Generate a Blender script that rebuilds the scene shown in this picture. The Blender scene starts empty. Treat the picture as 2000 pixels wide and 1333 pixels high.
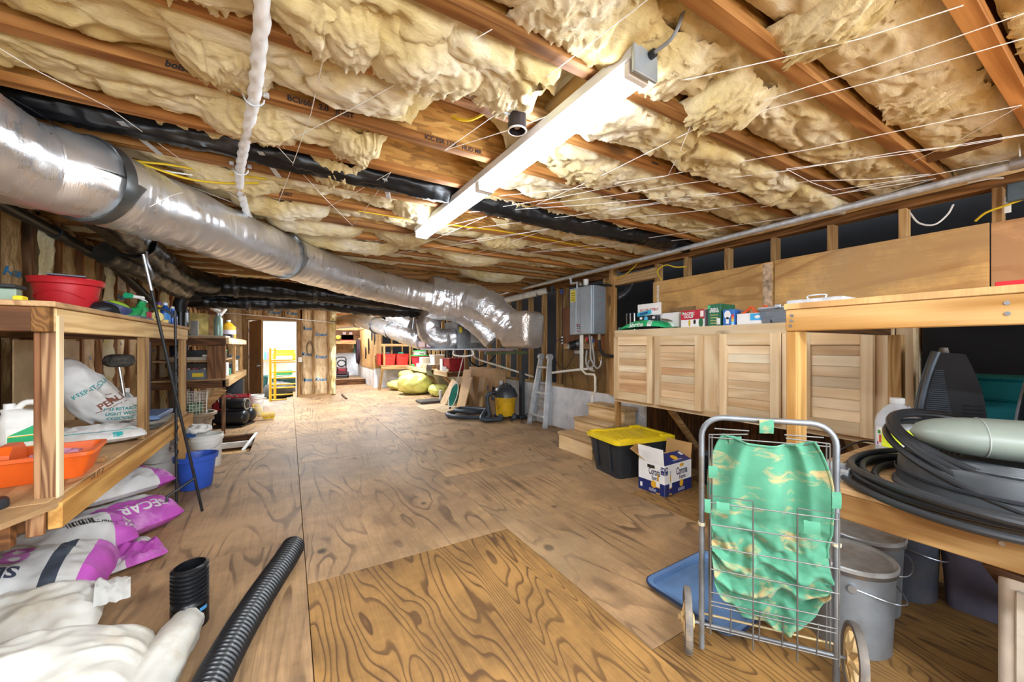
import bpy, bmesh, math, random
import numpy as np
from mathutils import Vector as V, Matrix as MX, noise
from mathutils.bvhtree import BVHTree
RN = random.Random(11)
SC = bpy.context.scene
COL = SC.collection
PI = math.pi
# ------------------------------------------------------------------ camera, world, lights, exposure
CAMH, FPX, CX, HY = 1.2, 744.0, 1000.0, 677.0
YAW = math.atan((1000 - 565) / FPX)
cam = bpy.data.cameras.new('camera')
cam.sensor_width = 36.0
cam.lens = FPX / 2000 * 36
cam.shift_y = (HY - 666.5) / 2000
cam.clip_start = 0.02
camo = bpy.data.objects.new('camera', cam); COL.objects.link(camo)
camo.location = (0, 0, CAMH); camo.rotation_euler = (PI / 2, 0, -YAW)
SC.camera = camo
SC.view_settings.view_transform = 'Standard'
SC.view_settings.look = 'None'
SC.view_settings.gamma = 1
SC.view_settings.use_curve_mapping = False
SC.view_settings.exposure = 1.62
wd = bpy.data.worlds.new('world'); SC.world = wd; wd.use_nodes = True
wd.node_tree.nodes['Background'].inputs[0].default_value = (0.82, 0.91, 1.0, 1)
wd.node_tree.nodes['Background'].inputs[1].default_value = 3.0
def area(name, loc, rot, sx, sy, power, col=(1, .97, .92)):
    l = bpy.data.lights.new(name, 'AREA'); l.shape = 'RECTANGLE'; l.size = sx; l.size_y = sy
    l.energy = power; l.color = col
    o = bpy.data.objects.new(name, l); COL.objects.link(o); o.location = loc; o.rotation_euler = rot
    return o
# unseen fill lights added behind the photographer, the lamp of the far bay, the room beyond the door
COOL = (.86, .93, 1)
area('added_fill_light', (0.6, -1.2, 2.1), (0, 0, 0), .14, 2.2, 45, COOL)
area('added_fill_light', (-1.0, -.5, 2.12), (0, 0, 0), .12, 1.2, 26, COOL)
area('added_fill_light', (2.0, -1.9, 2.1), (0, 0, 0), .14, 2.2, 35, COOL)
area('far_lamp_light', (0.45, 7.4, 2.14), (0, 0, 0), .14, 1.2, 40, COOL)
area('corner_lamp_light', (2.2, 9.6, 2.14), (0, 0, 0), .14, 1.2, 50, COOL)
area('alcove_lamp_light', (1.55, 12.6, 2.1), (0, 0, 0), .12, 1.2, 28, COOL)
area('side_room_light', (-0.6, 12.0, 2.15), (0, 0, 0), 1.0, 1.0, 70, (1, 1, 1))
TUBE_EMIT = 18.0

# ------------------------------------------------------------------ survey helper: a sight line cut with a real plane
_s, _c = math.sin(YAW), math.cos(YAW)
def W(u, v, x=None, y=None, z=None):
    r = (u - CX) / FPX
    d = (_s + _c * r, _c - _s * r, (HY - v) / FPX)
    t = x / d[0] if x is not None else y / d[1] if y is not None else (z - CAMH) / d[2]
    return V((d[0] * t, d[1] * t, CAMH + d[2] * t))

# ------------------------------------------------------------------ mesh builder
def spl(pts, n=8, closed=False):
    P = [V(p) for p in pts]; out = []; m = len(P)
    rng = range(m) if closed else range(m - 1)
    for i in rng:
        a = P[(i - 1) % m] if (closed or i > 0) else P[0] * 2 - P[1]
        b = P[i]; c = P[(i + 1) % m]
        d = P[(i + 2) % m] if (closed or i + 2 < m) else P[-1] * 2 - P[-2]
        for k in range(n):
            t = k / n
            out.append(.5 * ((2 * b) + (c - a) * t + (2 * a - 5 * b + 4 * c - d) * t * t + (3 * b - a - 3 * c + d) * t ** 3))
    if not closed: out.append(P[-1].copy())
    return out
def fbm(x, y, z=0, o=4):
    return noise.fractal(V((x, y, z)), 1.0, 2.0, o)
def nz(x, y, z=0):
    return noise.noise(V((x, y, z)))
class B:
    def __init__(s): s.v = []; s.f = []; s.mi = []; s.m = MX.Identity(4); s.i = 0; s.sm = 0
    def add(s, vs, fs, mi=None):
        o = len(s.v); m = s.m
        s.v += [m @ V(p) for p in vs]
        for k, f in enumerate(fs):
            s.f.append([o + i for i in f]); s.mi.append(s.i if mi is None else mi[k])
        return s
    def at(s, loc=(0, 0, 0), rz=0, rx=0, ry=0, sc=1):
        s.m = MX.Translation(loc) @ MX.Rotation(rz, 4, 'Z') @ MX.Rotation(ry, 4, 'Y') @ MX.Rotation(rx, 4, 'X') @ MX.Scale(sc, 4); return s
    def mat(s, i): s.i = i; return s
    def box(s, x0, y0, z0, x1, y1, z1, ch=.002):
        if x0 > x1: x0, x1 = x1, x0
        if y0 > y1: y0, y1 = y1, y0
        if z0 > z1: z0, z1 = z1, z0
        ch = min(ch, (x1 - x0) * .3, (y1 - y0) * .3, (z1 - z0) * .3)
        if ch <= 0:
            vs = [(x, y, z) for x in (x0, x1) for y in (y0, y1) for z in (z0, z1)]
            return s.add(vs, [(0, 1, 3, 2), (4, 6, 7, 5), (0, 4, 5, 1), (2, 3, 7, 6), (0, 2, 6, 4), (1, 5, 7, 3)])
        vs = []; L = ((x0, x1), (y0, y1), (z0, z1)); idx = {}
        for a in (0, 1):
            for b in (0, 1):
                for c in (0, 1):
                    p = [L[0][a], L[1][b], L[2][c]]; sg = [1 - 2 * a, 1 - 2 * b, 1 - 2 * c]
                    for ax in range(3):
                        q = [p[k] + (0 if k == ax else sg[k] * ch) for k in range(3)]
                        idx[a, b, c, ax] = len(vs); vs.append(q)
        I = idx; fs = []
        for ax in range(3):
            o = [k for k in range(3) if k != ax]
            for e in (0, 1):
                q = []
                for (i, j) in ((0, 0), (1, 0), (1, 1), (0, 1)):
                    k = [0, 0, 0]; k[ax] = e; k[o[0]] = i; k[o[1]] = j; q.append(I[k[0], k[1], k[2], ax])
                fs.append(q)
            for i in (0, 1):
                for j in (0, 1):
                    q = []
                    for e, a2 in ((0, o[0]), (0, o[1]), (1, o[1]), (1, o[0])):
                        k = [0, 0, 0]; k[ax] = e; k[o[0]] = i; k[o[1]] = j; q.append(I[k[0], k[1], k[2], a2])
                    fs.append(q)
        for a in (0, 1):
            for b in (0, 1):
                for c in (0, 1): fs.append([I[a, b, c, 0], I[a, b, c, 1], I[a, b, c, 2]])
        return s.add(vs, fs)
    def beam(s, p0, p1, w, h, up=(0, 0, 1), ch=.002):
        p0 = V(p0); p1 = V(p1); d = (p1 - p0); L = d.length; x = d.normalized(); u = V(up)
        y = u.cross(x)
        if y.length < 1e-4: y = V((0, 1, 0)).cross(x)
        y.normalize(); z = x.cross(y)
        old = s.m; s.m = old @ MX(((x[0], y[0], z[0], p0[0]), (x[1], y[1], z[1], p0[1]), (x[2], y[2], z[2], p0[2]), (0, 0, 0, 1)))
        s.box(0, -w / 2, -h / 2, L, w / 2, h / 2, ch); s.m = old; return s
    def tube(s, pts, r, n=8, closed=False, cap=True, sq=1.0):
        P = [V(p) for p in pts]; m = len(P); rr = r if isinstance(r, (list, tuple)) else [r] * m
        T = []
        for i in range(m):
            a = P[(i - 1) % m] if closed or i > 0 else P[i]; b = P[(i + 1) % m] if closed or i < m - 1 else P[i]
            t = b - a; T.append(t.normalized() if t.length > 1e-9 else V((0, 0, 1)))
        u = T[0].orthogonal().normalized() if abs(T[0].z) > .95 else V((0, 0, 1)).cross(T[0]).normalized()
        vs = []
        for i in range(m):
            u = (u - T[i] * u.dot(T[i])); u = u.normalized() if u.length > 1e-6 else T[i].orthogonal().normalized()
            w = T[i].cross(u)
            for k in range(n):
                a = 2 * PI * k / n
                vs.append(P[i] + u * (math.cos(a) * rr[i]) + w * (math.sin(a) * rr[i] * sq))
        fs = []
        for i in range(m if closed else m - 1):
            j = (i + 1) % m
            for k in range(n): fs.append((i * n + k, i * n + (k + 1) % n, j * n + (k + 1) % n, j * n + k))
        if cap and not closed: fs.append(tuple(range(n))[::-1]); fs.append(tuple((m - 1) * n + k for k in range(n)))
        return s.add(vs, fs)
    def cyl(s, p0, p1, r, r1=None, n=16, cap=True):
        return s.tube([p0, p1], [r, r if r1 is None else r1], n, cap=cap)
    def lathe(s, prof, n=24, c=(0, 0, 0), cap=(False, False), sx=1, sy=1):
        vs = []; m = len(prof)
        for r, z in prof:
            for k in range(n):
                a = 2 * PI * k / n; vs.append((c[0] + r * sx * math.cos(a), c[1] + r * sy * math.sin(a), c[2] + z))
        fs = [(i * n + k, i * n + (k + 1) % n, (i + 1) * n + (k + 1) % n, (i + 1) * n + k) for i in range(m - 1) for k in range(n)]
        if cap[0]: fs.append(tuple(range(n))[::-1])
        if cap[1]: fs.append(tuple((m - 1) * n + k for k in range(n)))
        return s.add(vs, fs)
    def surf(s, fn, nu, nv, cu=False, cv=False, mf=None):
        vs = [fn(i / nu, j / nv) for i in range(nu if cu else nu + 1) for j in range(nv if cv else nv + 1)]
        a = nv if cv else nv + 1; t = nu if cu else nu + 1; fs = []; mi = []
        for i in range(nu):
            for j in range(nv):
                i2 = (i + 1) % t; j2 = (j + 1) % a
                fs.append((i * a + j, i2 * a + j, i2 * a + j2, i * a + j2)); mi.append(mf((i + .5) / nu, (j + .5) / nv) if mf else s.i)
        return s.add(vs, fs, mi)
    def prism(s, poly, z0, z1, ax='z'):
        n = len(poly)
        f = {'z': lambda a, b, c: (a, b, c), 'x': lambda a, b, c: (c, a, b), 'y': lambda a, b, c: (a, c, b)}[ax]
        vs = [f(a, b, z0) for a, b in poly] + [f(a, b, z1) for a, b in poly]
        return s.add(vs, [tuple(range(n))[::-1], tuple(range(n, 2 * n))] + [(k, (k + 1) % n, n + (k + 1) % n, n + k) for k in range(n)])
    def rings(s, secs, cap=(True, True)):
        n = len(secs[0]); vs = [p for q in secs for p in q]
        fs = [(i * n + k, i * n + (k + 1) % n, (i + 1) * n + (k + 1) % n, (i + 1) * n + k) for i in range(len(secs) - 1) for k in range(n)]
        if cap[0]: fs.append(tuple(range(n))[::-1])
        if cap[1]: fs.append(tuple((len(secs) - 1) * n + k for k in range(n)))
        return s.add(vs, fs)
def rrect(w, d, r, z=0, seg=4, cx=0, cy=0):
    out = []
    for (sx, sy, a0) in ((1, 1, 0), (-1, 1, PI / 2), (-1, -1, PI), (1, -1, 1.5 * PI)):
        for k in range(seg + 1):
            a = a0 + PI / 2 * k / seg
            out.append((cx + sx * (w / 2 - r) + r * math.cos(a), cy + sy * (d / 2 - r) + r * math.sin(a), z))
    return out
def rbox(b, w, d, h, r=.02, z0=0, e=.006, taper=1.0, cx=0, cy=0, seg=4):
    """solid with rounded plan corners, eased edges; taper = bottom / top"""
    b.rings([rrect(w * taper - 2 * e, d * taper - 2 * e, r, z0, seg, cx, cy), rrect(w * taper, d * taper, r, z0 + e, seg, cx, cy),
             rrect(w, d, r, z0 + h - e, seg, cx, cy), rrect(w - 2 * e, d - 2 * e, r, z0 + h, seg, cx, cy)])
def tub(b, w, d, h, r=.03, taper=.85, t=.004, rim=.012, z0=0, seg=4, rimh=.012):
    """open rectangular container with rim"""
    b.rings([rrect(w * taper, d * taper, r, z0, seg), rrect(w, d, r, z0 + h - rimh, seg), rrect(w + 2 * rim, d + 2 * rim, r + rim, z0 + h - rimh, seg),
             rrect(w + 2 * rim, d + 2 * rim, r + rim, z0 + h, seg), rrect(w - 2 * t, d - 2 * t, r, z0 + h, seg), rrect(w * taper - 2 * t, d * taper - 2 * t, r, z0 + t, seg)])
def link(name, b, mats, parent=None, loc=None, ang=35):
    me = bpy.data.meshes.new(name)
    me.from_pydata([tuple(p) for p in b.v], [], b.f)
    for m in (mats if isinstance(mats, (list, tuple)) else [mats]): me.materials.append(m)
    if any(b.mi): me.polygons.foreach_set('material_index', b.mi)
    if ang:
        me.polygons.foreach_set('use_smooth', [True] * len(me.polygons))
        me.update()
        bm = bmesh.new(); bm.from_mesh(me); bmesh.ops.recalc_face_normals(bm, faces=bm.faces); bm.to_mesh(me); bm.free()
        me.set_sharp_from_angle(angle=math.radians(ang))
    o = bpy.data.objects.new(name, me); COL.objects.link(o)
    if parent is not None: o.parent = parent
    if loc is not None: o.location = loc
    return o
def tag(o, label, cat, group=None, kind=None):
    if label: o['label'] = label
    if cat: o['category'] = cat
    if group: o['group'] = group
    if kind: o['kind'] = kind
    return o
def thing(name, label, cat, loc=(0, 0, 0), rz=0, group=None, rx=0, ry=0):
    o = bpy.data.objects.new(name, None); COL.objects.link(o); o.empty_display_size = .05
    o.location = loc; o.rotation_euler = (rx, ry, rz)
    return tag(o, label, cat, group)
def tmx(o):
    m = MX.Translation(o.location) @ o.rotation_euler.to_matrix().to_4x4()
    return tmx(o.parent) @ m if o.parent else m
def wpart(name, b, mats, parent, ang=35):
    """a part whose builder used room coordinates"""
    mi = tmx(parent).inverted(); b.v = [mi @ p for p in b.v]
    return link(name, b, mats, parent, None, ang)
def struct(name, parent=None):
    o = bpy.data.objects.new(name, None); COL.objects.link(o); o['kind'] = 'structure'
    if parent: o.parent = parent
    return o
def single(name, b, mats, label, cat, loc=None, group=None, ang=35):
    """one-mesh thing; builder in local coordinates when loc is given"""
    return tag(link(name, b, mats, None, loc, ang), label, cat, group)
def copy_tree(o, loc, rz=None, label=None, sc=None):
    c = o.copy(); COL.objects.link(c); c.location = loc
    if rz is not None: c.rotation_euler = (0, 0, rz)
    if label: c['label'] = label
    if sc: c.scale = (sc, sc, sc)
    for ch in list(o.children):
        d = ch.copy(); COL.objects.link(d); d.parent = c
        for g in list(ch.children):
            e = g.copy(); COL.objects.link(e); e.parent = d
    return c
_tc = {}
def text_mesh(t, size, bold=0.0, shear=0.0, ext=0.0, width=None):
    cu = bpy.data.curves.new('txt', 'FONT'); cu.body = t; cu.size = size; cu.offset = bold * size; cu.shear = shear
    cu.extrude = ext; cu.align_x = 'CENTER'; cu.align_y = 'CENTER'; cu.resolution_u = 3
    o = bpy.data.objects.new('txt', cu); COL.objects.link(o)
    bpy.context.view_layer.update()
    me = bpy.data.meshes.new_from_object(o.evaluated_get(bpy.context.evaluated_depsgraph_get()))
    bpy.data.objects.remove(o); bpy.data.curves.remove(cu)
    if width and len(me.vertices):
        xs = [v.co.x for v in me.vertices]; k = width / max(1e-6, max(xs) - min(xs))
        for v in me.vertices: v.co.x *= k
    return me
def text(t, size, mat, parent, o, xd, yd, bold=0.0, shear=0.0, width=None, name='lettering', world=False, off=.0012):
    """flat lettering at o with reading direction xd and up yd (parent coordinates)"""
    me = text_mesh(t, size, bold, shear, 0, width)
    x = V(xd).normalized(); y = V(yd).normalized(); z = x.cross(y)
    m = MX(((x[0], y[0], z[0], o[0]), (x[1], y[1], z[1], o[1]), (x[2], y[2], z[2], o[2]), (0, 0, 0, 1))) @ MX.Translation((0, 0, off))
    if world: m = tmx(parent).inverted() @ m
    me.transform(m); me.materials.append(mat)
    ob = bpy.data.objects.new(name, me); COL.objects.link(ob); ob.parent = parent
    return ob
def decal(me, mat, parent, target, o, xd, yd, maxlen=.03, name='lettering', off=.0015):
    """project a flat mesh onto the surface of target (target and parent share coordinates)"""
    x = V(xd).normalized(); y = V(yd).normalized(); z = x.cross(y).normalized(); y = z.cross(x)
    m = MX(((x[0], y[0], z[0], o[0]), (x[1], y[1], z[1], o[1]), (x[2], y[2], z[2], o[2]), (0, 0, 0, 1)))
    me.transform(m)
    bm = bmesh.new(); bm.from_mesh(me)
    bmesh.ops.triangulate(bm, faces=bm.faces)
    for _ in range(4):
        e = [e for e in bm.edges if e.calc_length() > maxlen]
        if not e: break
        bmesh.ops.subdivide_edges(bm, edges=e, cuts=1); bmesh.ops.triangulate(bm, faces=bm.faces)
    tm = target.data; bv = BVHTree.FromPolygons([v.co for v in tm.vertices], [tuple(p.vertices) for p in tm.polygons])
    for v in bm.verts:
        h = bv.ray_cast(v.co + z * .5, -z)
        if h[0] is None:
            q = bv.find_nearest(v.co); h = (q[0], z)
        v.co = h[0] + z * off
    bm.to_mesh(me); bm.free(); me.materials.append(mat)
    ob = bpy.data.objects.new(name, me); COL.objects.link(ob); ob.parent = parent
    return ob
def quad_mesh(w, h):
    me = bpy.data.meshes.new('q'); me.from_pydata([(-w / 2, -h / 2, 0), (w / 2, -h / 2, 0), (w / 2, h / 2, 0), (-w / 2, h / 2, 0)], [], [(0, 1, 2, 3)]); return me
def plate(w, h, mat, parent, o, xd, yd, name='label_panel', off=.0008):
    me = quad_mesh(w, h); x = V(xd).normalized(); y = V(yd).normalized(); z = x.cross(y)
    me.transform(MX(((x[0], y[0], z[0], o[0]), (x[1], y[1], z[1], o[1]), (x[2], y[2], z[2], o[2]), (0, 0, 0, 1))) @ MX.Translation((0, 0, off)))
    me.materials.append(mat); ob = bpy.data.objects.new(name, me); COL.objects.link(ob); ob.parent = parent
    return ob
def ell_plate(rx, ry, mat, parent, o, xd, yd, name='emblem', off=.0014, n=20):
    me = bpy.data.meshes.new('e'); me.from_pydata([(rx * math.cos(2 * PI * k / n), ry * math.sin(2 * PI * k / n), 0) for k in range(n)], [], [tuple(range(n))])
    x = V(xd).normalized(); y = V(yd).normalized(); z = x.cross(y)
    me.transform(MX(((x[0], y[0], z[0], o[0]), (x[1], y[1], z[1], o[1]), (x[2], y[2], z[2], o[2]), (0, 0, 0, 1))) @ MX.Translation((0, 0, off)))
    me.materials.append(mat); ob = bpy.data.objects.new(name, me); COL.objects.link(ob); ob.parent = parent
    return ob

# ------------------------------------------------------------------ materials
def lin(c):
    if isinstance(c, str): c = [int(c[i:i + 2], 16) / 255 for i in (0, 2, 4)]
    else: c = [k / 255 for k in c]
    return tuple(k / 12.92 if k <= .04045 else ((k + .055) / 1.055) ** 2.4 for k in c) + (1,)
class NT:
    def __init__(s, name):
        s.m = bpy.data.materials.new(name); s.m.use_nodes = True; s.t = s.m.node_tree; s.n = s.t.nodes
        s.p = s.n['Principled BSDF']; s.x = 0
    def new(s, ty, **kw):
        n = s.n.new(ty)
        for k, v in kw.items():
            if hasattr(n, k): setattr(n, k, v)
            else: n.inputs[k.replace('_', ' ')].default_value = v
        return n
    def l(s, a, b): s.t.links.new(a, b)
    def ramp(s, fac, stops, interp='LINEAR'):
        r = s.n.new('ShaderNodeValToRGB'); e = r.color_ramp.elements; r.color_ramp.interpolation = interp
        while len(e) < len(stops): e.new(.5)
        for k, (p, c) in enumerate(stops): e[k].position = p; e[k].color = lin(c) if not isinstance(c, float) else (c, c, c, 1)
        s.l(fac, r.inputs[0]); return r.outputs[0]
    def coord(s, sc=(1, 1, 1), kind='Object', rnd=True):
        t = s.n.new('ShaderNodeTexCoord'); m = s.n.new('ShaderNodeMapping'); m.inputs['Scale'].default_value = sc
        if rnd:
            oi = s.n.new('ShaderNodeObjectInfo'); k = s.n.new('ShaderNodeMath'); k.operation = 'MULTIPLY'; k.inputs[1].default_value = 37.0
            s.l(oi.outputs['Random'], k.inputs[0]); a = s.n.new('ShaderNodeVectorMath'); a.operation = 'ADD'
            s.l(t.outputs[kind], a.inputs[0]); s.l(k.outputs[0], a.inputs[1]); s.l(a.outputs[0], m.inputs['Vector']); s.rand = oi.outputs['Random']
        else: s.l(t.outputs[kind], m.inputs['Vector'])
        return m.outputs[0]
    def noise(s, vec, scale, detail=3, rough=.55, dist=0):
        n = s.n.new('ShaderNodeTexNoise'); n.inputs['Scale'].default_value = scale; n.inputs['Detail'].default_value = detail
        n.inputs['Roughness'].default_value = rough; n.inputs['Distortion'].default_value = dist; s.l(vec, n.inputs['Vector']); return n.outputs[0]
    def math(s, op, a, b=0.0, c=None):
        n = s.n.new('ShaderNodeMath'); n.operation = op
        for i, q in enumerate((a, b) if c is None else (a, b, c)):
            if isinstance(q, (int, float)): n.inputs[i].default_value = q
            else: s.l(q, n.inputs[i])
        return n.outputs[0]
    def mix(s, fac, a, b, mode='MIX'):
        n = s.n.new('ShaderNodeMix'); n.data_type = 'RGBA'; n.blend_type = mode
        for sock, q in ((n.inputs[0], fac), (n.inputs[6], a), (n.inputs[7], b)):
            if isinstance(q, (int, float)): sock.default_value = q
            elif isinstance(q, (tuple, str)): sock.default_value = lin(q) if isinstance(q, str) or max(q) > 1.001 else q
            else: s.l(q, sock)
        return n.outputs[2]
    def bump(s, h, strength=.3, dist=.01):
        n = s.n.new('ShaderNodeBump'); n.inputs['Strength'].default_value = strength; n.inputs['Distance'].default_value = dist
        s.l(h, n.inputs['Height']); s.l(n.outputs[0], s.p.inputs['Normal'])
    def col(s, c): s.l(c, s.p.inputs['Base Color'])
    def set(s, **kw):
        for k, v in kw.items(): s.p.inputs[k.replace('_', ' ')].default_value = v
        return s
def shade(c, k):
    if isinstance(c, str): c = [int(c[i:i + 2], 16) for i in (0, 2, 4)]
    return tuple(max(0, min(255, q * k)) for q in c)
_pm = {}
def pm(c, rough=.5, metal=0.0, var=.12, scale=9.0, bump=.05, bscale=60.0, trans=0.0, name=None, dirt=None, alpha=1.0, ior=1.45, coat=0.0, spec=.5):
    key = (str(c), rough, metal, var, scale, bump, bscale, trans, dirt, alpha)
    if key in _pm: return _pm[key]
    t = NT(name or 'paint'); v = t.coord((1, 1, 1))
    n = t.noise(v, scale, 4)
    cc = t.ramp(n, [(.3, shade(c, 1 - var)), (.7, shade(c, 1 + var * .6))])
    if dirt:
        d = t.noise(v, scale * .6, 6, .7); f = t.ramp(d, [(.52, 0.0), (.68, .75)]); cc = t.mix(f, cc, dirt)
    t.col(cc); t.set(Roughness=rough, Metallic=metal, Transmission_Weight=trans, IOR=ior, Alpha=alpha, Coat_Weight=coat, Specular_IOR_Level=spec)
    if bump: t.bump(t.noise(v, bscale, 3), bump, .004)
    _pm[key] = t.m; return t.m
def wood(name, light, dark, ax, fine=1.0, rough=.62, tone=.25, knots=True, cath=10.0):
    """sawn lumber: annual-ring contours stretched along ax, fine fibre, a few knots"""
    t = NT(name); sc = [1, 1, 1]; k = ax
    a = [6, 6, 6]; a[k] = .55; v = t.coord(tuple(a))
    n = t.noise(v, 1.0, 2, .45, .3)
    r = t.math('SINE', t.math('MULTIPLY', n, cath * 6.28)); r = t.math('MULTIPLY_ADD', r, .5, .5)
    b = [90, 90, 90]; b[k] = 2.5; v2 = t.coord(tuple(b)); f = t.noise(v2, fine, 2, .6)
    g = t.math('ADD', t.math('MULTIPLY', r, .55), t.math('MULTIPLY', f, .6))
    c = t.ramp(g, [(.2, dark), (.55, tuple((x + y) / 2 for x, y in zip(shade(light, 1), shade(dark, 1)))), (.85, light)])
    if knots:
        a = [9, 9, 9]; a[k] = 3.0; v3 = t.coord(tuple(a)); q = t.n.new('ShaderNodeTexVoronoi'); q.inputs['Scale'].default_value = .42; t.l(v3, q.inputs['Vector'])
        kf = t.ramp(q.outputs['Distance'], [(.07, .8), (.13, 0.0)]); c = t.mix(kf, c, shade(dark, .5))
    big = t.noise(t.coord((1.2, 1.2, 1.2)), 1.5, 3); c = t.mix(.35, c, t.ramp(big, [(.3, (150, 150, 150)), (.7, (255, 255, 255))]), 'MULTIPLY')
    rb = t.ramp(t.rand, [(0.0, shade((255, 255, 255), 1 - tone)), (1.0, (255, 255, 255))]); c = t.mix(1.0, c, rb, 'MULTIPLY')
    t.col(c); t.set(Roughness=rough, Specular_IOR_Level=.3); t.bump(g, .15, .003); return t.m
def ply(name, light, dark, ax, lines=9.0, big=.8, rough=.6, flow=(3.2, .55), dirt=None, tone=.1, low=.35):
    """rotary cut plywood: contour lines of a stretched height field (cathedral grain), knots, worn patches"""
    t = NT(name); a = [flow[0]] * 3; a[ax] = flow[1]; v = t.coord(tuple(a))
    q = t.n.new('ShaderNodeTexVoronoi'); q.inputs['Scale'].default_value = 1.1; kv = [1.7] * 3; kv[ax] = 1.3; t.l(t.coord(tuple(kv)), q.inputs['Vector'])
    kb = t.ramp(q.outputs['Distance'], [(.0, .09), (.10, .03), (.22, 0.0)])
    n = t.math('ADD', t.noise(v, big, 2.5, .45, .45), kb)
    w = t.math('FRACT', t.math('MULTIPLY', n, lines * 2.4))
    e = t.ramp(w, [(0.0, 1.0), (.13, .85), (.24, .16), (.6, 0.0), (.94, .05), (1.0, 1.0)])
    patch = t.ramp(t.noise(t.coord((1.3, 1.3, 1.3)), 1.6, 3), [(.38, low), (.6, 1.0)])
    e = t.math('MULTIPLY', e, patch)
    b = [70, 70, 70]; b[ax] = 2.5; f = t.noise(t.coord(tuple(b)), 1.5, 2, .6)
    base = t.ramp(t.math('ADD', t.math('MULTIPLY', f, .25), t.math('MULTIPLY', t.noise(t.coord((1, 1, 1)), 2.0, 6, .7), .85)), [(.36, tuple((x * .55 + y * .45) for x, y in zip(shade(light, 1), shade(dark, 1)))), (.52, shade(light, .9)), (.68, shade(light, 1.08))])
    c = t.mix(t.math('MULTIPLY', e, .82), base, dark)
    c = t.mix(t.ramp(q.outputs['Distance'], [(.03, .85), (.055, .25), (.07, 0.0)]), c, shade(dark, .55))
    if dirt: c = t.mix(t.ramp(t.noise(t.coord((1, 1, 1)), .9, 5, .65), [(.5, 0.0), (.72, .5)]), c, dirt)
    rb = t.ramp(t.rand, [(0.0, shade((255, 255, 255), 1 - tone)), (1.0, (255, 255, 255))]); c = t.mix(1.0, c, rb, 'MULTIPLY')
    t.col(c); t.set(Roughness=rough, Specular_IOR_Level=.35); t.bump(t.math('ADD', t.math('MULTIPLY', e, -.5), t.math('MULTIPLY', f, .3)), .2, .002); return t.m
def foil(name, tint=(228, 228, 228), rough=.32):
    """metallised jacket: scrim threads, soft dents"""
    t = NT(name); v = t.coord((1, 1, 1)); n = t.noise(v, 3, 5, .6, .4)
    t.col(t.ramp(n, [(.3, shade(tint, .92)), (.7, shade(tint, 1.05))])); t.set(Metallic=.82)
    rr = t.ramp(t.noise(v, 9, 3), [(.3, rough * .8), (.7, rough * 1.5)]); t.l(rr, t.p.inputs['Roughness'])
    h = t.math('ADD', t.math('MULTIPLY', t.noise(v, 16, 3, .5, .8), .8), t.math('MULTIPLY', t.noise(t.coord((1, 1, 1)), 190, 1), .12)); t.bump(h, .10, .008); return t.m
def foil_ringed(name, yaw, tint=(232, 232, 233), rough=.3):
    """jacket pulled tight along a run: ring puckers across it and fine scrim threads"""
    t = NT(name); v = t.coord((1, 1, 1), rnd=False); t.col(t.ramp(t.noise(v, 3, 4), [(.3, shade(tint, .93)), (.7, shade(tint, 1.04))])); t.set(Metallic=.85)
    rr = t.ramp(t.noise(v, 7, 3), [(.3, rough * .75), (.7, rough * 1.4)]); t.l(rr, t.p.inputs['Roughness'])
    c = t.n.new('ShaderNodeTexCoord'); m = t.n.new('ShaderNodeMapping'); m.vector_type = 'POINT'; m.inputs['Rotation'].default_value = (0, 0, -yaw); t.l(c.outputs['Object'], m.inputs['Vector'])
    m2 = t.n.new('ShaderNodeMapping'); m2.inputs['Scale'].default_value = (30, 4, 4); t.l(m.outputs[0], m2.inputs['Vector'])
    a = t.noise(m2.outputs[0], 1.0, 3, .6, .6); a = t.math('ABSOLUTE', t.math('SUBTRACT', a, .5))
    m3 = t.n.new('ShaderNodeMapping'); m3.inputs['Scale'].default_value = (6, 160, 160); t.l(m.outputs[0], m3.inputs['Vector']); s = t.noise(m3.outputs[0], 1.0, 1)
    t.bump(t.math('ADD', t.math('MULTIPLY', a, 1.5), t.math('ADD', t.math('MULTIPLY', s, .15), t.math('MULTIPLY', t.noise(v, 12, 3, .5, .8), .5))), .28, .010); return t.m
def foil_crinkled(name, tint=(228, 228, 230), rough=.3, k=.4):
    """crumpled jacket: ridged facets"""
    t = NT(name); v = t.coord((1, 1, 1)); t.col(t.ramp(t.noise(v, 4, 4), [(.3, shade(tint, .9)), (.7, shade(tint, 1.05))])); t.set(Metallic=.82, Roughness=rough)
    a = t.noise(v, 11, 3, .55, 1.6); r = t.math('ABSOLUTE', t.math('SUBTRACT', a, .5)); b = t.noise(v, 26, 2, .5, 1.0); r2 = t.math('ABSOLUTE', t.math('SUBTRACT', b, .5))
    t.bump(t.math('ADD', t.math('MULTIPLY', r, 1.6), t.math('MULTIPLY', r2, .7)), k, .02); return t.m
def fiberglass(name):
    """loose glass wool: pale yellow with cottony white patches and fine combed fibres"""
    t = NT(name); v = t.coord((1, 1, 1)); n = t.noise(v, 2.0, 5, .6, .9)
    c = t.ramp(n, [(.28, 'c0a05c'), (.42, 'd8c286'), (.55, 'e8d8ac'), (.66, 'f4ecd6'), (.78, 'fcfaf2')])
    sp = t.noise(t.coord((3, 16, 10)), 3, 6, .72, 1.6); c = t.mix(.38, c, t.ramp(sp, [(.3, (196, 164, 100)), (.55, (255, 248, 228))]), 'MULTIPLY')
    t.col(c); t.set(Roughness=1.0, Specular_IOR_Level=.05, Sheen_Weight=.3, Sheen_Roughness=.6)
    h = t.math('ADD', t.math('MULTIPLY', t.noise(t.coord((2, 6, 5)), 9, 7, .72, 1.8), 1.0), t.math('MULTIPLY', t.noise(t.coord((1, 4, 4)), 60, 3, .7, 1.2), .25)); t.bump(h, .55, .018); return t.m
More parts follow.
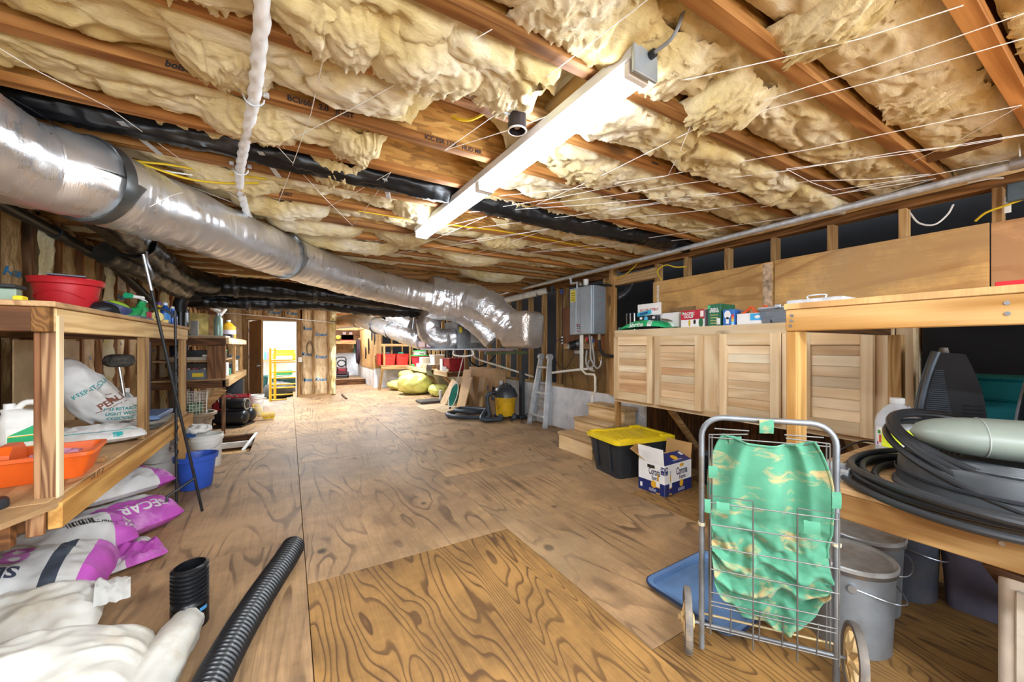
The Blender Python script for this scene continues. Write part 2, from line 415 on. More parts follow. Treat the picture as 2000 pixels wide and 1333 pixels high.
def osb(name):
    t = NT(name); q = t.n.new('ShaderNodeTexVoronoi'); q.inputs['Scale'].default_value = 1.0; t.l(t.coord((14, 64, 64)), q.inputs['Vector'])
    c = t.ramp(q.outputs['Color'], [(.1, '8e6430'), (.5, 'b8843e'), (.9, 'cfa05a')]); t.col(c); t.set(Roughness=.7); t.bump(q.outputs['Distance'], .3, .004); return t.m
def kraft(name, a=('a07c4c', 'c09a68', 'd4b488')):
    t = NT(name); v = t.coord((1, 1, 1)); n = t.noise(v, 4, 5, .6, .5)
    t.col(t.ramp(n, [(.3, a[0]), (.5, a[1]), (.7, a[2])])); t.set(Roughness=.55)
    t.bump(t.noise(t.coord((2, 2, .8)), 9, 5, .6, 1.0), .6, .03); return t.m
def concrete(name, c=(150, 148, 142)):
    t = NT(name); v = t.coord((1, 1, 1)); n = t.noise(v, 2.2, 8, .65, .3)
    t.col(t.ramp(n, [(.3, shade(c, .78)), (.5, c), (.7, shade(c, 1.15))])); t.set(Roughness=.85)
    t.bump(t.noise(v, 30, 5), .25, .006); return t.m
def emit(name, c, e):
    t = NT(name); t.set(Base_Color=lin(c), Emission_Color=lin(c), Emission_Strength=e); return t.m
def clear(name, c, rough=.15, tr=.75, var=.04):
    t = NT(name); v = t.coord((1, 1, 1)); n = t.noise(v, 6, 3); t.col(t.ramp(n, [(.3, shade(c, 1 - var)), (.7, c)]))
    t.set(Roughness=rough, Transmission_Weight=tr, IOR=1.3); return t.m
# ================================================================== materials in use
LUM_X = wood('lumber_x', 'cca06c', '9c7040', 0); LUM_Y = wood('lumber_y', 'e6c28c', 'c4985e', 1); LUM_Z = wood('lumber_z', 'd4a86e', 'a6763e', 2)
JOI = wood('joist_flange', 'd09250', '965c24', 0, cath=8)
PINE_Y = wood('pine_y', 'fbe0b6', 'e6bf8c', 1, cath=6, tone=.16); PINE_Z = wood('pine_z', 'fbe0b6', 'e6c08e', 2, cath=6, tone=.14); PINE_X = wood('pine_x', 'fbe0b6', 'e6c08e', 0, cath=6, tone=.2)
OLD_X = wood('old_lumber_x', '86562e', '4e2e14', 0); OLD_Z = wood('old_lumber_z', 'b98a60', '6e4020', 2, cath=16); OLD_Y = wood('old_lumber_y', '9a6a3a', '66401c', 1)
FLOORM = ply('floor_plywood', 'b08c64', '5c4430', 1, dirt='a89272', lines=6, big=.8, low=.12)
FLOORN = ply('floor_plywood_near', '9c7440', '442a17', 1, lines=17, big=.75, low=.75)
PLYW = ply('wall_plywood', 'dcac68', 'ac7a44', 1, lines=4, big=.6, dirt='b9a080'); PLYZ = ply('plywood_z', 'd0a56c', 'a07440', 2, lines=4, big=.5)
SHELF_PLY = ply('shelf_plywood', 'c8a070', '8e6640', 1, lines=4, big=.7)
FG = fiberglass('fiberglass_wool'); OSB = osb('strand_board'); KR = kraft('kraft_paper', ('aa8654', 'c8a470', 'dabd92')); CON = concrete('concrete', (222, 226, 232))
FOIL = foil('foil_jacket'); FOILW = foil_crinkled('foil_jacket_warm', (220, 210, 200), .3, .5); FOILC = foil_crinkled('foil_jacket_crumpled')
BLK = pm('1c1d20', .45, bump=.1); BLKG = pm('121316', .34, bump=.25, bscale=14, var=.3); RUB = pm('25272b', .55)
DARK = pm('151416', .9); DARKW = wood('dark_wood', '6a4526', '3a2412', 2)
WHT = pm('e9e7e2', .45, var=.05); STEEL = pm('a9adb2', .35, .85, var=.1); GALV = pm('d0d5da', .4, .45, var=.12, scale=25); CHROME = pm('d8dade', .15, 1, var=.04, bump=0)
INKK = pm('2a2422', .7, var=.2, bump=0); BLUEINK = pm('2f7fb4', .7, var=.25, scale=40, bump=0)
LBL = pm('f2f0ec', .5, var=.03, bump=0)
# ================================================================== ceiling
JY0, JS, JZ, TOPZ = .325, .385, 2.2, 2.45
ceil = struct('ceiling')
b = B()
for k in range(9): b.box(-1.95, -3 + k * 1.75, TOPZ, 4.3, -3 + (k + 1) * 1.75 - .004, TOPZ + .02, 0)
link('subfloor_panel', b, OSB, ceil)
jn = 0
def joist_mesh(x0, x1):
    b = B(); b.mat(0).box(x0, -.055, JZ, x1, 0, JZ + .038, .002); b.box(x0, -.055, TOPZ - .038, x1, 0, TOPZ, .002)
    b.mat(1).box(x0, -.034, JZ + .036, x1, -.022, TOPZ - .036, 0); return b
jo = link('joist', joist_mesh(-1.9, 3.75), [JOI, OSB], ceil, (0, JY0, 0))
JOISTS = {0: jo}
for i in range(-8, 36):
    if i == 0: continue
    o = jo.copy(); COL.objects.link(o); o.parent = ceil; o.location = (0, JY0 + JS * i, 0); JOISTS[i] = o
def batt(i, x0, x1, nx, ny, droop, seed, gaps=()):
    y0 = JY0 + JS * i + .002; w = JS - .06
    def z(u, v):
        x = x0 + (x1 - x0) * u; y = y0 + w * v
        e = min(v, 1 - v) * 2; prof = (1 - (1 - min(1, e * 1.6)) ** 2.2)
        n1 = fbm(x * 1.5 + seed, y * 2.4, seed, 3); n2 = fbm(x * 5 + seed * 3, y * 9, 2 + seed, 4); n3 = fbm(x * 16, y * 30, seed, 3)
        fold = abs(nz(x * 3.2 + n1 * 1.4 + seed, y * 7 + n2 * .8, 5)); n4 = fbm(x * 38 + n2 * 2, y * 52, seed + 4, 3)
        amp = .55 if i < 1 else 1.0
        d = droop * (.2 + .9 * prof) + (n1 * .032 + n2 * .016 + n3 * .007 + n4 * .004 - .05 * max(0, .16 - fold) / .16 * .5) * (.35 + .65 * prof) * amp * (1 + droop * 5)
        zz = JZ + .072 - .026 * prof - d
        for gx, gw, gz in gaps:
            q = (x - gx + n2 * .12) / gw
            if abs(q) < 1: zz += gz * (1 - q * q) ** .6
        return min(zz, TOPZ - .012)
    def fn(u, v):
        x = x0 + (x1 - x0) * u; y = y0 + w * v; zz = z(u, v)
        if zz < JZ + .03:   # swells past the flanges where it hangs low
            y += (v - .5) * min(.075, (JZ + .03 - zz) * .8)
        return (x + nz(x * 9, y * 9, 3 + seed) * .012, y + nz(x * 8, y * 8, 9 + seed) * .008, zz)
    return B().surf(fn, nx, ny)
DRO = {-3: .01, -2: .01, -1: .01, 0: .012, 1: .022, 2: .06, 3: .036, 4: .03, 5: .015, 6: .02, 7: .02, 8: .02}
GAPS = {3: [(.75, .3, .2)], 4: [(.7, .42, .2)], 2: [(.98, .14, .18)], 5: [(.5, .6, .12), (-1.0, .5, .1)], 6: [(1.2, .4, .14)], 1: [(.8, .2, .1)], 12: [(1, 1.2, .18)], 13: [(2, 1.3, .2)]}
TUFTS = {2: [(.12, .12, .10), (.42, .18, .10), (-.25, .14, .08), (.72, .13, .07)], 1: [(1.1, .22, .07), (1.6, .12, .09), (.78, .15, .05)], 0: [(2.35, .10, .03), (1.5, .1, .06)], 3: [(1.55, .2, .07), (-.2, .12, .08)], 4: [(-.15, .16, .09), (2.0, .25, .07), (.3, .1, .08)], 5: [(.25, .12, .08), (1.9, .22, .06), (1.45, .1, .07)], 6: [(-.3, .2, .09), (.9, .2, .08)], 7: [(-.05, .25, .1), (1.8, .2, .09)], 8: [(.2, .3, .1), (.95, .2, .08)], 9: [(.5, .4, .12), (1.8, .3, .1)], 11: [(2.5, .4, .12)], -1: [(2.1, .12, .035)]}
for i in range(-7, 35):
    near = -1 <= i <= 9
    bb = batt(i, -1.9, 3.7, 420 if near else 120, 26 if near else 9, DRO.get(i, .02), i * 3.7, GAPS.get(i, ()))
    for (tx, tw, td) in TUFTS.get(i, ()):
        y0 = JY0 + JS * i + JS * (.5 if td < .05 else .62)
        def tf(u, v, tx=tx, tw=tw, td=td, y0=y0):   # a sagging tear of wool, ragged at its lower lip
            s_, w_ = 2 * u - 1, v; n = fbm(s_ * 2 + tx * 7, v * 2.5, i * 1.3, 5); n2 = fbm(s_ * 9 + tx, v * 8, i + 2, 4)
            e = max(0, 1 - abs(s_) ** 2.5) ** .5; lip = max(0, (v - .55) / .45)
            return (tx + s_ * tw * 1.25 + .02 * n, y0 - .17 + .30 * v + .03 * n, JZ + .055 - (td * 1.15 + .02 * n) * e * math.sin(PI * min(1, .08 + v * .84)) ** .8 - .013 * n2 * e - lip * lip * td * .35 * e * (.6 + .6 * n2))
        bb.surf(tf, 44, 30)
    link('insulation_batt', bb, FG, ceil, None, 80)
# printed marks on the joist flanges
for i, x, t, s in ((4, -.35, 'boise', .028), (4, .12, 'BCI/60   2.0   JOIST', .026), (4, .72, 'ICC ESR 1336   HUD MR', .024), (3, 1.75, 'boise', .02), (3, 2.05, 'BCI/60  2.0  JOIST', .026), (3, 2.65, 'ICC ESR', .026),
                   (4, 1.68, 'WHITE CITY OR', .026), (4, 2.12, '08-18-06', .024), (7, -.1, 'BCI/60  2.0  JOIST', .026), (2, -.3, 'JOIST', .026)):
    text(t, s * 1.22, INKK, JOISTS[i], (x, -.0555, JZ + .018), (1, 0, 0), (0, 0, 1), bold=.035, shear=.2 if t == 'boise' else 0, name='printed_mark')
# drop beam across the room and blocking
beam = link('header_beam', B().box(-.2, 5.22, 2.06, 3.6, 5.27, 2.205, .003), JOI, ceil)
link('blocking', B().box(1.0, 1.08, 2.2, 1.04, 1.42, 2.3), LUM_Y, ceil)
link('filler_block', B().box(.05, 1.425, JZ + .0, 1.08, 1.464, JZ + .045), LUM_X, ceil, (0, -.05, -.002))
link('blocking', B().box(3.0, .40, 2.21, 3.04, .66, 2.3), OLD_Y, ceil)

# ================================================================== floor of plywood sheets
flo = struct('floor')
link('subfloor_framing', B().box(-1.8, -3, -.5, 3.6, 15, -.45, 0), DARK, flo)
def sheet(x0, x1, y0, y1, m=None): return link('plywood_sheet', B().box(x0 + .0015, y0 + .0015, -.018, x1 - .0015, y1 - .0015, 0, .0015), m or FLOORM, flo)
cols = [(-1.6, -.9, [-3, .9, 3.2, 5.5, 7.8, 9.15]), (.077, 1.24, [-3, -.13, 2.18, 4.49, 6.8, 9.1, 12.6]), (1.24, 2.4, [-3, 1.02, 3.33, 5.64, 7.95, 10.3, 12.6]), (2.4, 3.5, [-3, -.1, 2.2, 4.6, 6.9, 9.2, 11.5])]
for a, c, ys in cols:
    for p, q in zip(ys, ys[1:]): sheet(a, c, p, q, FLOORN if q < 2.3 and a > 0 else None)
for y0, y1 in ((-3, .4), (.4, 2.72), (2.72, 5.27)): sheet(-.9, .077, y0, y1)
sheet(-.39, .077, 5.27, 6.35); sheet(-.9, .077, 6.35, 9.15); sheet(-.05, .077, 9.15, 10.42)
# the open floor hatch: joist sides below the edge
b = B().box(-.92, 6.35, -.2, -.37, 6.39, -.018); b.box(-.92, 5.23, -.2, -.37, 5.27, -.018); link('hatch_joist', b, OLD_X, flo)
b = B().box(-.94, 5.27, -.2, -.9, 6.35, -.018); b.box(-.39, 5.27, -.2, -.35, 6.35, -.018); link('hatch_joist', b, OLD_Y, flo)
link('hatch_bottom', B().box(-.94, 5.2, -.24, -.35, 6.4, -.2), PLYZ, flo)
b = B().beam((-.46, 5.33, .008), (-.39, 6.3, .008), .035, .016); link('hatch_cleat', b, WHT, flo)
link('hatch_cleat', B().box(-.88, 6.1, -.12, -.42, 6.14, -.05), WHT, flo)
# landing below the door, one step down, and the raised platform of the far alcove
link('landing', B().box(-1.6, 9.15, -.17, -.05, 12.6, -.15), pm('8d8478', .6), flo)
link('landing_riser', B().box(-1.6, 9.13, -.17, -.05, 9.152, -.018), OLD_X, flo)
link('platform_top', B().box(.2, 12.9, .145, 2.1, 14.9, .165), FLOORM, flo)
link('platform_riser', B().box(.2, 12.86, -.02, 2.1, 12.9, .165), OLD_X, flo)
sheet(.077, 2.1, 12.6, 12.87)
link('floor_scrap', B().box(1.10, 9.35, .0, 1.14, 10.2, .03), DARKW, flo)

# ================================================================== right wall: concrete stem, studs, plates, plywood panels
wr = struct('wall_right')
WX = 3.45
link('concrete_stem', B().box(WX, -1.5, -.05, WX + .18, 11.6, .6, .006), CON, wr)
link('sill_plate', B().box(WX + .005, -1.5, .6, WX + .1, 11.6, .637), LUM_Y, wr)
link('top_plate', B().box(WX - .005, -1.5, 2.155, WX + .09, 11.6, 2.195), LUM_Y, wr)
link('top_plate', B().box(WX - .0, -1.5, 2.10, WX + .09, 3.35, 2.15), OLD_Y, wr)
link('header', B().box(WX - .005, 2.78, 1.95, WX + .085, 3.6, 2.06, .003), LUM_Y, wr)
link('header', B().box(WX, 3.5, 2.06, WX + .085, 6.2, 2.15, .003), OLD_Y, wr)
stud = link('stud', B().box(WX + .004, -.019, .637, WX + .09, .019, 2.155), LUM_Z, wr, (0, 4.96, 0))
for y in (4.575, 4.41, 5.345, 5.73, 6.115, 6.5, 6.885, 7.27, 7.655, 8.04, 8.425, 8.81, 9.195, 9.58, 9.965, 10.35, 10.735, 11.12, 11.5, 3.47, 3.51):
    o = stud.copy(); COL.objects.link(o); o.parent = wr; o.location = (0, y, 0)
link('stud', B().box(WX - .05, 3.36, .6, WX - .002, 3.45, 2.06), LUM_Z, wr)
link('stud', B().box(WX + .004, 2.77, .637, WX + .09, 2.815, 2.1), LUM_Z, wr)
crip = link('cripple_stud', B().box(WX + .002, -.019, 1.88, WX + .088, .019, 2.10), LUM_Z, wr, (0, 2.44, 0))
for y in (2.02, 1.63, 1.245, .86, .475, .09, -.3, -.7):
    o = crip.copy(); COL.objects.link(o); o.parent = wr; o.location = (0, y, 0)
for y0, y1, z0, z1, m in ((1.62, 2.82, 1.15, 1.90, PLYW), (.5, 1.612, 1.15, 1.905, PLYW), (-.9, .494, 1.15, 1.90, ply('wall_plywood_light', 'd8a470', 'b07c4c', 1, lines=3, big=.5))):
    link('plywood_panel', B().box(WX - .014, y0, z0, WX + .002, y1, z1, .0015), m, wr)
STAIN = pm('d2c4b0', .8, var=.3, scale=30, bump=0)
link('paint_stripe', B().box(WX - .0155, 1.63, 1.30, WX - .0138, 1.70, 1.89, 0), pm('c2a688', .8, var=.35, scale=22), wr)
link('paint_stripe', B().box(WX - .0155, 2.74, 1.36, WX - .0138, 2.77, 1.86, 0), STAIN, wr)
link('plywood_panel', B().box(WX - .02, 3.55, .62, WX - .004, 4.4, 1.15, .002), ply('plywood_green', '8a6a3a', '5c4420', 2, lines=3), wr)
link('plywood_panel', B().box(WX - .02, 3.52, 1.155, WX - .004, 4.4, 1.75, .002), ply('plywood_red', '9a6238', '6e4020', 2, lines=3), wr)
link('ledger_block', B().box(WX - .05, 3.75, 1.16, WX - .02, 4.34, 1.24), LUM_Y, wr)
link('nailer', B().box(WX - .022, 3.46, .64, WX + .0, 3.54, 2.05), LUM_Z, wr)
link('spray_mark', B().box(WX - .007, 2.02, 2.165, WX - .004, 2.07, 2.19, 0), pm('c0284a', .7), wr)
# dark space behind the studs
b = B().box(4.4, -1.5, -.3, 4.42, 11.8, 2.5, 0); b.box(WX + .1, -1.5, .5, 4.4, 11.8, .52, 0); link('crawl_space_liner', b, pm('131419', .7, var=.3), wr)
link('wall_board', B().box(WX - .02, .6, 0, WX - .005, 2.9, .62, 0), DARKW, wr)
link('wall_board', B().box(WX + .12, -1.5, -.02, WX + .14, 11.6, .6, 0), DARKW, wr)
# ================================================================== left wall: kraft faced batts between studs
wl = struct('wall_left'); LX = -1.6
link('sheathing', B().box(LX - .14, -3, -.3, LX - .12, 10.6, 2.45, 0), DARKW, wl)
link('bottom_plate', B().box(LX - .1, -3, 0, LX, 10.4, .037), OLD_Y, wl)
st = link('stud', B().box(LX - .09, -.019, .037, LX, .019, 2.2), wood("stud_left", "b98458", "7e4e28", 2), wl, (0, 2.6, 0))
def kbatt(p, w, z0, z1, seed, axis='y', depth=.05, gap=.03, facing=1):
    """kraft paper face, puckered at its stapled edges; p = start, facing = sign of its outward normal"""
    def fn(u, v):
        z = z0 + (z1 - z0) * v; sq = nz(seed * 3.1, z * 3.4) * .035 * (1 if u < .5 else -1) + gap
        a = p + sq + (w - 2 * sq) * u; e = 1 - abs(2 * u - 1) ** 3
        d = depth * e * (.5 + .6 * fbm(u * 2 + seed, z * 2.4, seed, 3)) + .02 * fbm(u * 5, z * 9, seed + 3, 4) * e - .012 + .012 * nz(u * 9, z * 3, seed)
        return (LX - .03 + d, a, z) if axis == 'y' else (a, YB + .03 - d, z)
    return B().surf(fn, 14, 60)
for k in range(-3, 21):
    y = 2.6 + .385 * k
    if k: o = st.copy(); COL.objects.link(o); o.parent = wl; o.location = (0, y, 0)
    kb = link('kraft_batt', kbatt(y + .019, .347, .05, 2.19, k * 1.7), KR, wl, None, 60)
    if k in (4, 7, 10, 12): link('exposed_wool', B().surf(lambda u, v: (LX - .0 + .05 * math.sin(PI * u) + .03 * fbm(u * 3, v * 14, k, 4), y + .05 + .13 * u + .03 * nz(v * 7, k), .1 + 2.0 * v), 10, 60), FG, wl, None, 70)
    for q in range(4):
        zz = .45 + q * .52 + (k * .37 % .3)
        if k in (3, 4, 5, 6, 8, 9, 11, 13, 15): decal(text_mesh('Knauf' if q % 2 == 0 else 'R-19 UNFACED'[:4], .085 if q % 2 == 0 else .05, .02, .25), BLUEINK, wl, kb, (LX + .1, y + .19, zz), (.0, 1, 0), (0, 0, 1), name='printed_mark', off=.002)
# ================================================================== back wall with the door
YB = 10.4
wb = struct('wall_back')
DX0, DX1, DZ0, DZ1 = -.77, .13, -.15, 1.775
sb = wood('stud_back', 'c99c62', '9a6a36', 2)
def bstud(x, z0=0, z1=2.2, w=.038, d=.09): return link('stud', B().box(x - w / 2, YB, z0, x + w / 2, YB + d, z1), sb, wb)
for x, z0, z1 in ((-1.58, 0, 2.2), (-1.2, -.15, 2.2), (-.88, -.15, 2.2), (-.5, 1.85, 2.2), (-.12, 1.85, 2.2), (.2, 0, 2.2), (.245, 0, 2.2), (.5, 0, 2.2), (.83, 0, 2.2), (.25, 1.85, 2.2)): bstud(x, z0, z1)
link('top_plate', B().box(-1.6, YB - .002, 2.1, 1.02, YB + .09, 2.14), LUM_X, wb); link('door_header', B().box(-.85, YB - .002, 1.81, .22, YB + .09, 1.87), LUM_X, wb)
link('bottom_plate', B().box(.2, YB - .003, 0, 1.0, YB + .09, .037), LUM_X, wb)
link('sheathing', B().box(.15, YB + .1, -.2, 1.0, YB + .12, 2.45, 0), PLYZ, wb); link('sheathing', B().box(-1.7, YB + .1, -.2, -.8, YB + .12, 2.45, 0), PLYZ, wb); link('sheathing', B().box(-.8, YB + .1, 1.8, .15, YB + .12, 2.45, 0), PLYZ, wb)
for k, (p, w, z0, z1, tx) in enumerate(((.26, .23, .04, 2.1, 3), (.52, .3, .04, 2.1, 3), (-1.18, .29, .0, 2.1, 2), (-.48, .34, 1.87, 2.1, 1), (-.1, .33, 1.87, 2.1, 1), (-.86, .34, 1.87, 2.1, 0), (-1.56, .34, .0, 2.1, 0))):
    kb = link('kraft_batt', kbatt(p, w, z0, z1, k * 2.3, 'x', .045, .008), kraft('kraft_paper_pale', ('b8966a', 'd4b68c', 'e2cca4')) if k < 2 else KR, wb, None, 60)
    for q in range(tx):
        zz = (z0 + z1) / 2 if tx == 1 else z0 + .35 + q * (.62 if k != 1 else .55)
        decal(text_mesh('Knauf', .11, .03, .25), BLUEINK, wb, kb, (p + w * .5, YB - .1, zz), (1, 0, 0), (0, 0, 1), name='printed_mark', off=.003)
def wool(x0, x1, y, z0, z1, seed, t=.06):
    return B().surf(lambda u, v: (x0 + (x1 - x0) * u + .015 * nz(v * 9, seed), y - t * math.sin(PI * u) ** .5 * (.8 + .8 * fbm(u * 2, v * 7, seed, 4)), z0 + (z1 - z0) * v), 12, 70)
link('exposed_wool', wool(.85, 1.0, YB + .02, .02, 1.78, 4, .07), FG, wb, None, 70)
link('exposed_wool', wool(.86, 1.0, YB + .02, 1.82, 2.1, 9, .05), FG, wb, None, 70)
link('exposed_wool', B().surf(lambda u, v: (1.0 + .03 * fbm(u * 2, v * 8, 3, 4), YB + .12 * u, .02 + 2.1 * v), 8, 60), FG, wb, None, 70)
link('exposed_wool', B().surf(lambda u, v: (-1.6 + 2.6 * u, YB - .1 + .12 * v + .05 * fbm(u * 12, v * 2, 8, 4), 2.12 + .1 * math.sin(PI * v) - .05 * fbm(u * 9, v * 2, 2, 4)), 90, 8), FG, wb, None, 70)
link('wall_cable', B().tube(spl([(-1.4, YB - .012, 1.93), (-1.0, YB - .02, 1.92), (-.6, YB - .02, 1.9), (0, YB - .02, 1.86), (.5, YB - .02, 1.82), (.98, YB - .02, 1.79)], 6), .012, 6), WHT, wb)
# door 1: white frame, brown flush leaf swung toward the landing, hinges and knob
d1 = struct('door_1')
DW = pm('a87a50', .5, var=.14, scale=3)
b = B().box(DX0 - .02, YB - .015, DZ0, DX0, YB + .11, DZ1 + .02); b.box(DX1, YB - .015, DZ0, DX1 + .022, YB + .11, DZ1 + .02); b.box(DX0, YB - .015, DZ1, DX1, YB + .11, DZ1 + .02)
link('door_frame', b, WHT, d1)
lf = struct('door_leaf', d1); lf.location = (DX0 + .01, YB - .02, DZ0 + .01); lf.rotation_euler = (0, 0, -1.25)
link('leaf_panel', B().box(0, -.018, 0, .86, .018, 1.9, .002), [DW], lf); link('leaf_edge', B().box(.855, -.0185, 0, .8625, .0185, 1.9, .001), wood('door_edge', 'd8aa74', 'b08048', 2), lf)
link('knob', B().lathe([(.0, 0), (.012, 0), (.012, .03), (.028, .045), (.03, .06), (.02, .072), (0, .074)], 14).at(), STEEL, lf, (.8, -.02, .93)).rotation_euler = (PI / 2, 0, 0)
for z in (.25, 1.05, 1.65): link('hinge', B().box(-.012, -.03, z, .012, -.012, z + .09), STEEL, lf)
# side room beyond the door: white painted shell
sr = struct('wall_side_room'); WP = pm('f4f3ef', .6, var=.02)
b = B().box(-2.2, 13.6, -.2, .9, 13.65, 2.3, 0); b.box(-2.2, YB + .125, -.2, -2.15, 13.6, 2.3, 0); b.box(.62, YB + .125, -.2, .64, 13.6, 2.3, 0); b.box(-2.2, YB + .125, 2.2, .64, 13.6, 2.25, 0)
link('painted_board', b, WP, sr)
# ================================================================== far alcove
wa = struct('wall_alcove')
link('concrete_block', B().box(.2, 14.6, -.1, 2.2, 14.7, 1.0), CON, wa); link('concrete_stem', B().box(2.12, 11.5, -.05, 2.3, 14.6, .56, .005), CON, wa)
link('concrete_stem', B().box(2.3, 11.5, -.05, 3.6, 11.65, .6, .005), CON, wa)
link('upper_board', B().box(.2, 14.58, 1.0, 2.2, 14.6, 2.3), PLYZ, wa); link('upper_beam', B().box(.9, 14.0, 1.42, 2.12, 14.04, 1.75), OLD_X, wa)
link('plywood_panel', B().box(2.10, 11.52, .56, 2.115, 14.5, 1.8), PLYZ, wa); link('plywood_panel', B().box(2.10, 11.5, .56, 2.3, 11.518, 1.75), PLYZ, wa)
link('panel_cap', B().box(2.08, 11.45, 1.76, 2.3, 14.5, 1.82), LUM_Y, wa)
st2 = link('stud', B().box(-.019, 11.52, .6, .019, 11.6, 2.2), sb, wa, (2.33, 0, 0))
for x in (2.62, 2.93, 3.24, 3.42):
    o = st2.copy(); COL.objects.link(o); o.parent = wa; o.location = (x, 0, 0)
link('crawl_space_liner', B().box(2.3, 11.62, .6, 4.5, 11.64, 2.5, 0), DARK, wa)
link('side_board', B().box(.98, YB + .13, -.1, 1.0, 14.6, 2.3, 0), PLYZ, wa)
# ================================================================== services hung under the ceiling
def resample(P, step):
    out = [P[0]]; acc = 0
    for a, b in zip(P, P[1:]):
        L = (b - a).length; t = step - acc
        while t <= L:
            out.append(a + (b - a) * (t / L)); t += step
        acc = (acc + L) % step
    return out
def fduct(b, pts, r, wr=.012, n=40, step=.022, seed=0, ring=.35, rz=None, sq=1.0, spiral=0):
    """jacketed duct: wrinkled skin around a centre line; r number or function of t"""
    P = resample(spl(pts, 12), step); m = len(P); T = []; vs = []
    for i in range(m): T.append((P[min(i + 1, m - 1)] - P[max(i - 1, 0)]).normalized())
    u = V((0, 0, 1)).cross(T[0]).normalized() if abs(T[0].z) < .95 else V((1, 0, 0))
    for i in range(m):
        u = (u - T[i] * u.dot(T[i])).normalized(); w = T[i].cross(u); t = i / (m - 1); rr = r(t) if callable(r) else r
        for k in range(n):
            a = 2 * PI * k / n; ca, sa = math.cos(a), math.sin(a); s = i * step
            q = fbm(ca * 2.1 + seed, sa * 2.1, s * 5, 4) + .5 * abs(nz(ca * 5 + seed, sa * 5, s * 17))
            g = ring * nz(s * 34 + .35 * math.sin(a * 2 + s * 3), seed + ca * .5, sa * .5)
            if spiral: g += spiral * math.sin(s * 2 * PI / .045 + a)
            vs.append(P[i] + (u * ca + w * sa * sq) * (rr + wr * (q + g)))
    fs = [(i * n + k, i * n + (k + 1) % n, (i + 1) * n + (k + 1) % n, (i + 1) * n + k) for i in range(m - 1) for k in range(n)]
    fs.append(tuple(range(n))[::-1]); fs.append(tuple((m - 1) * n + k for k in range(n)))
    return b.add(vs, fs)
# --- fluorescent strip lamp
L = thing('strip_lamp', 'long white fluorescent strip lamp with glowing tubes across the joists', 'lamp', (1.025, .88, 2.13), .03)
LW = pm('d6dadc', .4, .0, var=.04)
b = B().box(-.055, 0, .022, .055, 2.28, .068, .004); b.box(-.035, 0, .012, .035, 2.28, .023, .003); link('housing', b, LW, L)
link('end_plate', B().box(-.058, -.012, -.03, .06, .002, .07, .003), pm('aab2b6', .35, .5), L)
link('end_socket', B().cyl((.02, -.03, .045), (.02, -.01, .045), .014, n=10), BLK, L)
TUB = emit('tube_glow', (236, 245, 255), TUBE_EMIT)
for y0, y1 in ((.03, 1.12), (1.15, 2.26)):
    for x in (-.032, .032): link('fluorescent_tube', B().cyl((x, y0, -.008), (x, y1, -.008), .0155, n=14), TUB, L)
    for y in (y0, y1): link('lampholder', B().box(-.05, y - .012, -.026, .05, y + .012, .024, .003), WHT, L)
link('power_cord', B().tube(spl([(.02, -.03, .045), (.03, -.09, .06), (.03, -.13, .12), (.02, -.16, .2)], 6), .006, 6), pm('8d8f8e', .5), L)
# --- socket can by the lamp
q = W(1010, 258, z=2.12); L2 = thing('lampholder_can', 'small round black lampholder can with a white rim under the joists', 'lampholder', (q.x, q.y, 2.125))
link('can', B().lathe([(.028, .075), (.038, .07), (.04, .0), (.034, -.002), (.03, .05)], 20, cap=(True, False)), pm('2a2224', .4), L2)
link('rim', B().tube([(.038 * math.cos(a * PI / 10), .038 * math.sin(a * PI / 10), 0) for a in range(20)], .004, 6, closed=True), WHT, L2)
link('bulb', B().lathe([(.0, .01), (.012, .012), (.014, .03), (.008, .05)], 12), pm('b8a090', .3), L2)
link('feed_cable', B().tube(spl([(-.03, 0, .06), (-.08, -.02, .05), (-.1, -.06, .08), (-.08, -.1, .11)], 6), .004, 6), pm('9a9c9c', .5), L2)
# --- main foil duct
DP = [W(-190, 180, z=2.04), W(-90, 245, z=2.0), W(0, 298, z=1.97), W(70, 324, z=1.97), W(162, 348, z=1.975), W(250, 385, z=1.98), W(400, 441, z=1.985), W(560, 502, z=1.985), W(700, 549, z=1.95), W(800, 573, z=1.89), W(880, 588, z=1.82)]
D = thing('main_duct', 'large silver foil wrapped air duct running under the joists from top left', 'duct', tuple(DP[4]))
b = B(); fduct(b, DP, lambda t: .183, .0085, 56, .014, 3, .7); wpart('foil_jacket', b, foil_ringed('foil_jacket_run', .68), D, 60)
def band(b, P, i, r, w=.022, t=.003):
    P2 = resample(spl(P, 12), .02); k = min(range(len(P2)), key=lambda j: (P2[j] - i).length); a = P2[k - 1]; c = P2[k + 1]; d = (c - a).normalized(); m = P2[k]
    b.tube([m - d * w, m - d * w, m + d * w, m + d * w], [r * .96, r + t, r + t, r * .96], 40, cap=False)
for n_, (u, v) in enumerate(((162, 348), (560, 502))):
    b = B(); band(b, DP, W(u, v, z=1.98), .197, .028 if n_ == 0 else .018, .003)
    wpart('strap', b, pm('6f7272', .35, .8) if n_ == 0 else pm('9fa3a5', .3, .85), D)
b = B(); hp = W(195, 285, z=2.18); b.beam((hp.x, hp.y, 2.12), (hp.x + .02, hp.y, 2.26), .05, .003, (0, 1, 0)); wpart('strap_hanger', b, pm('6f7272', .35, .8), D)
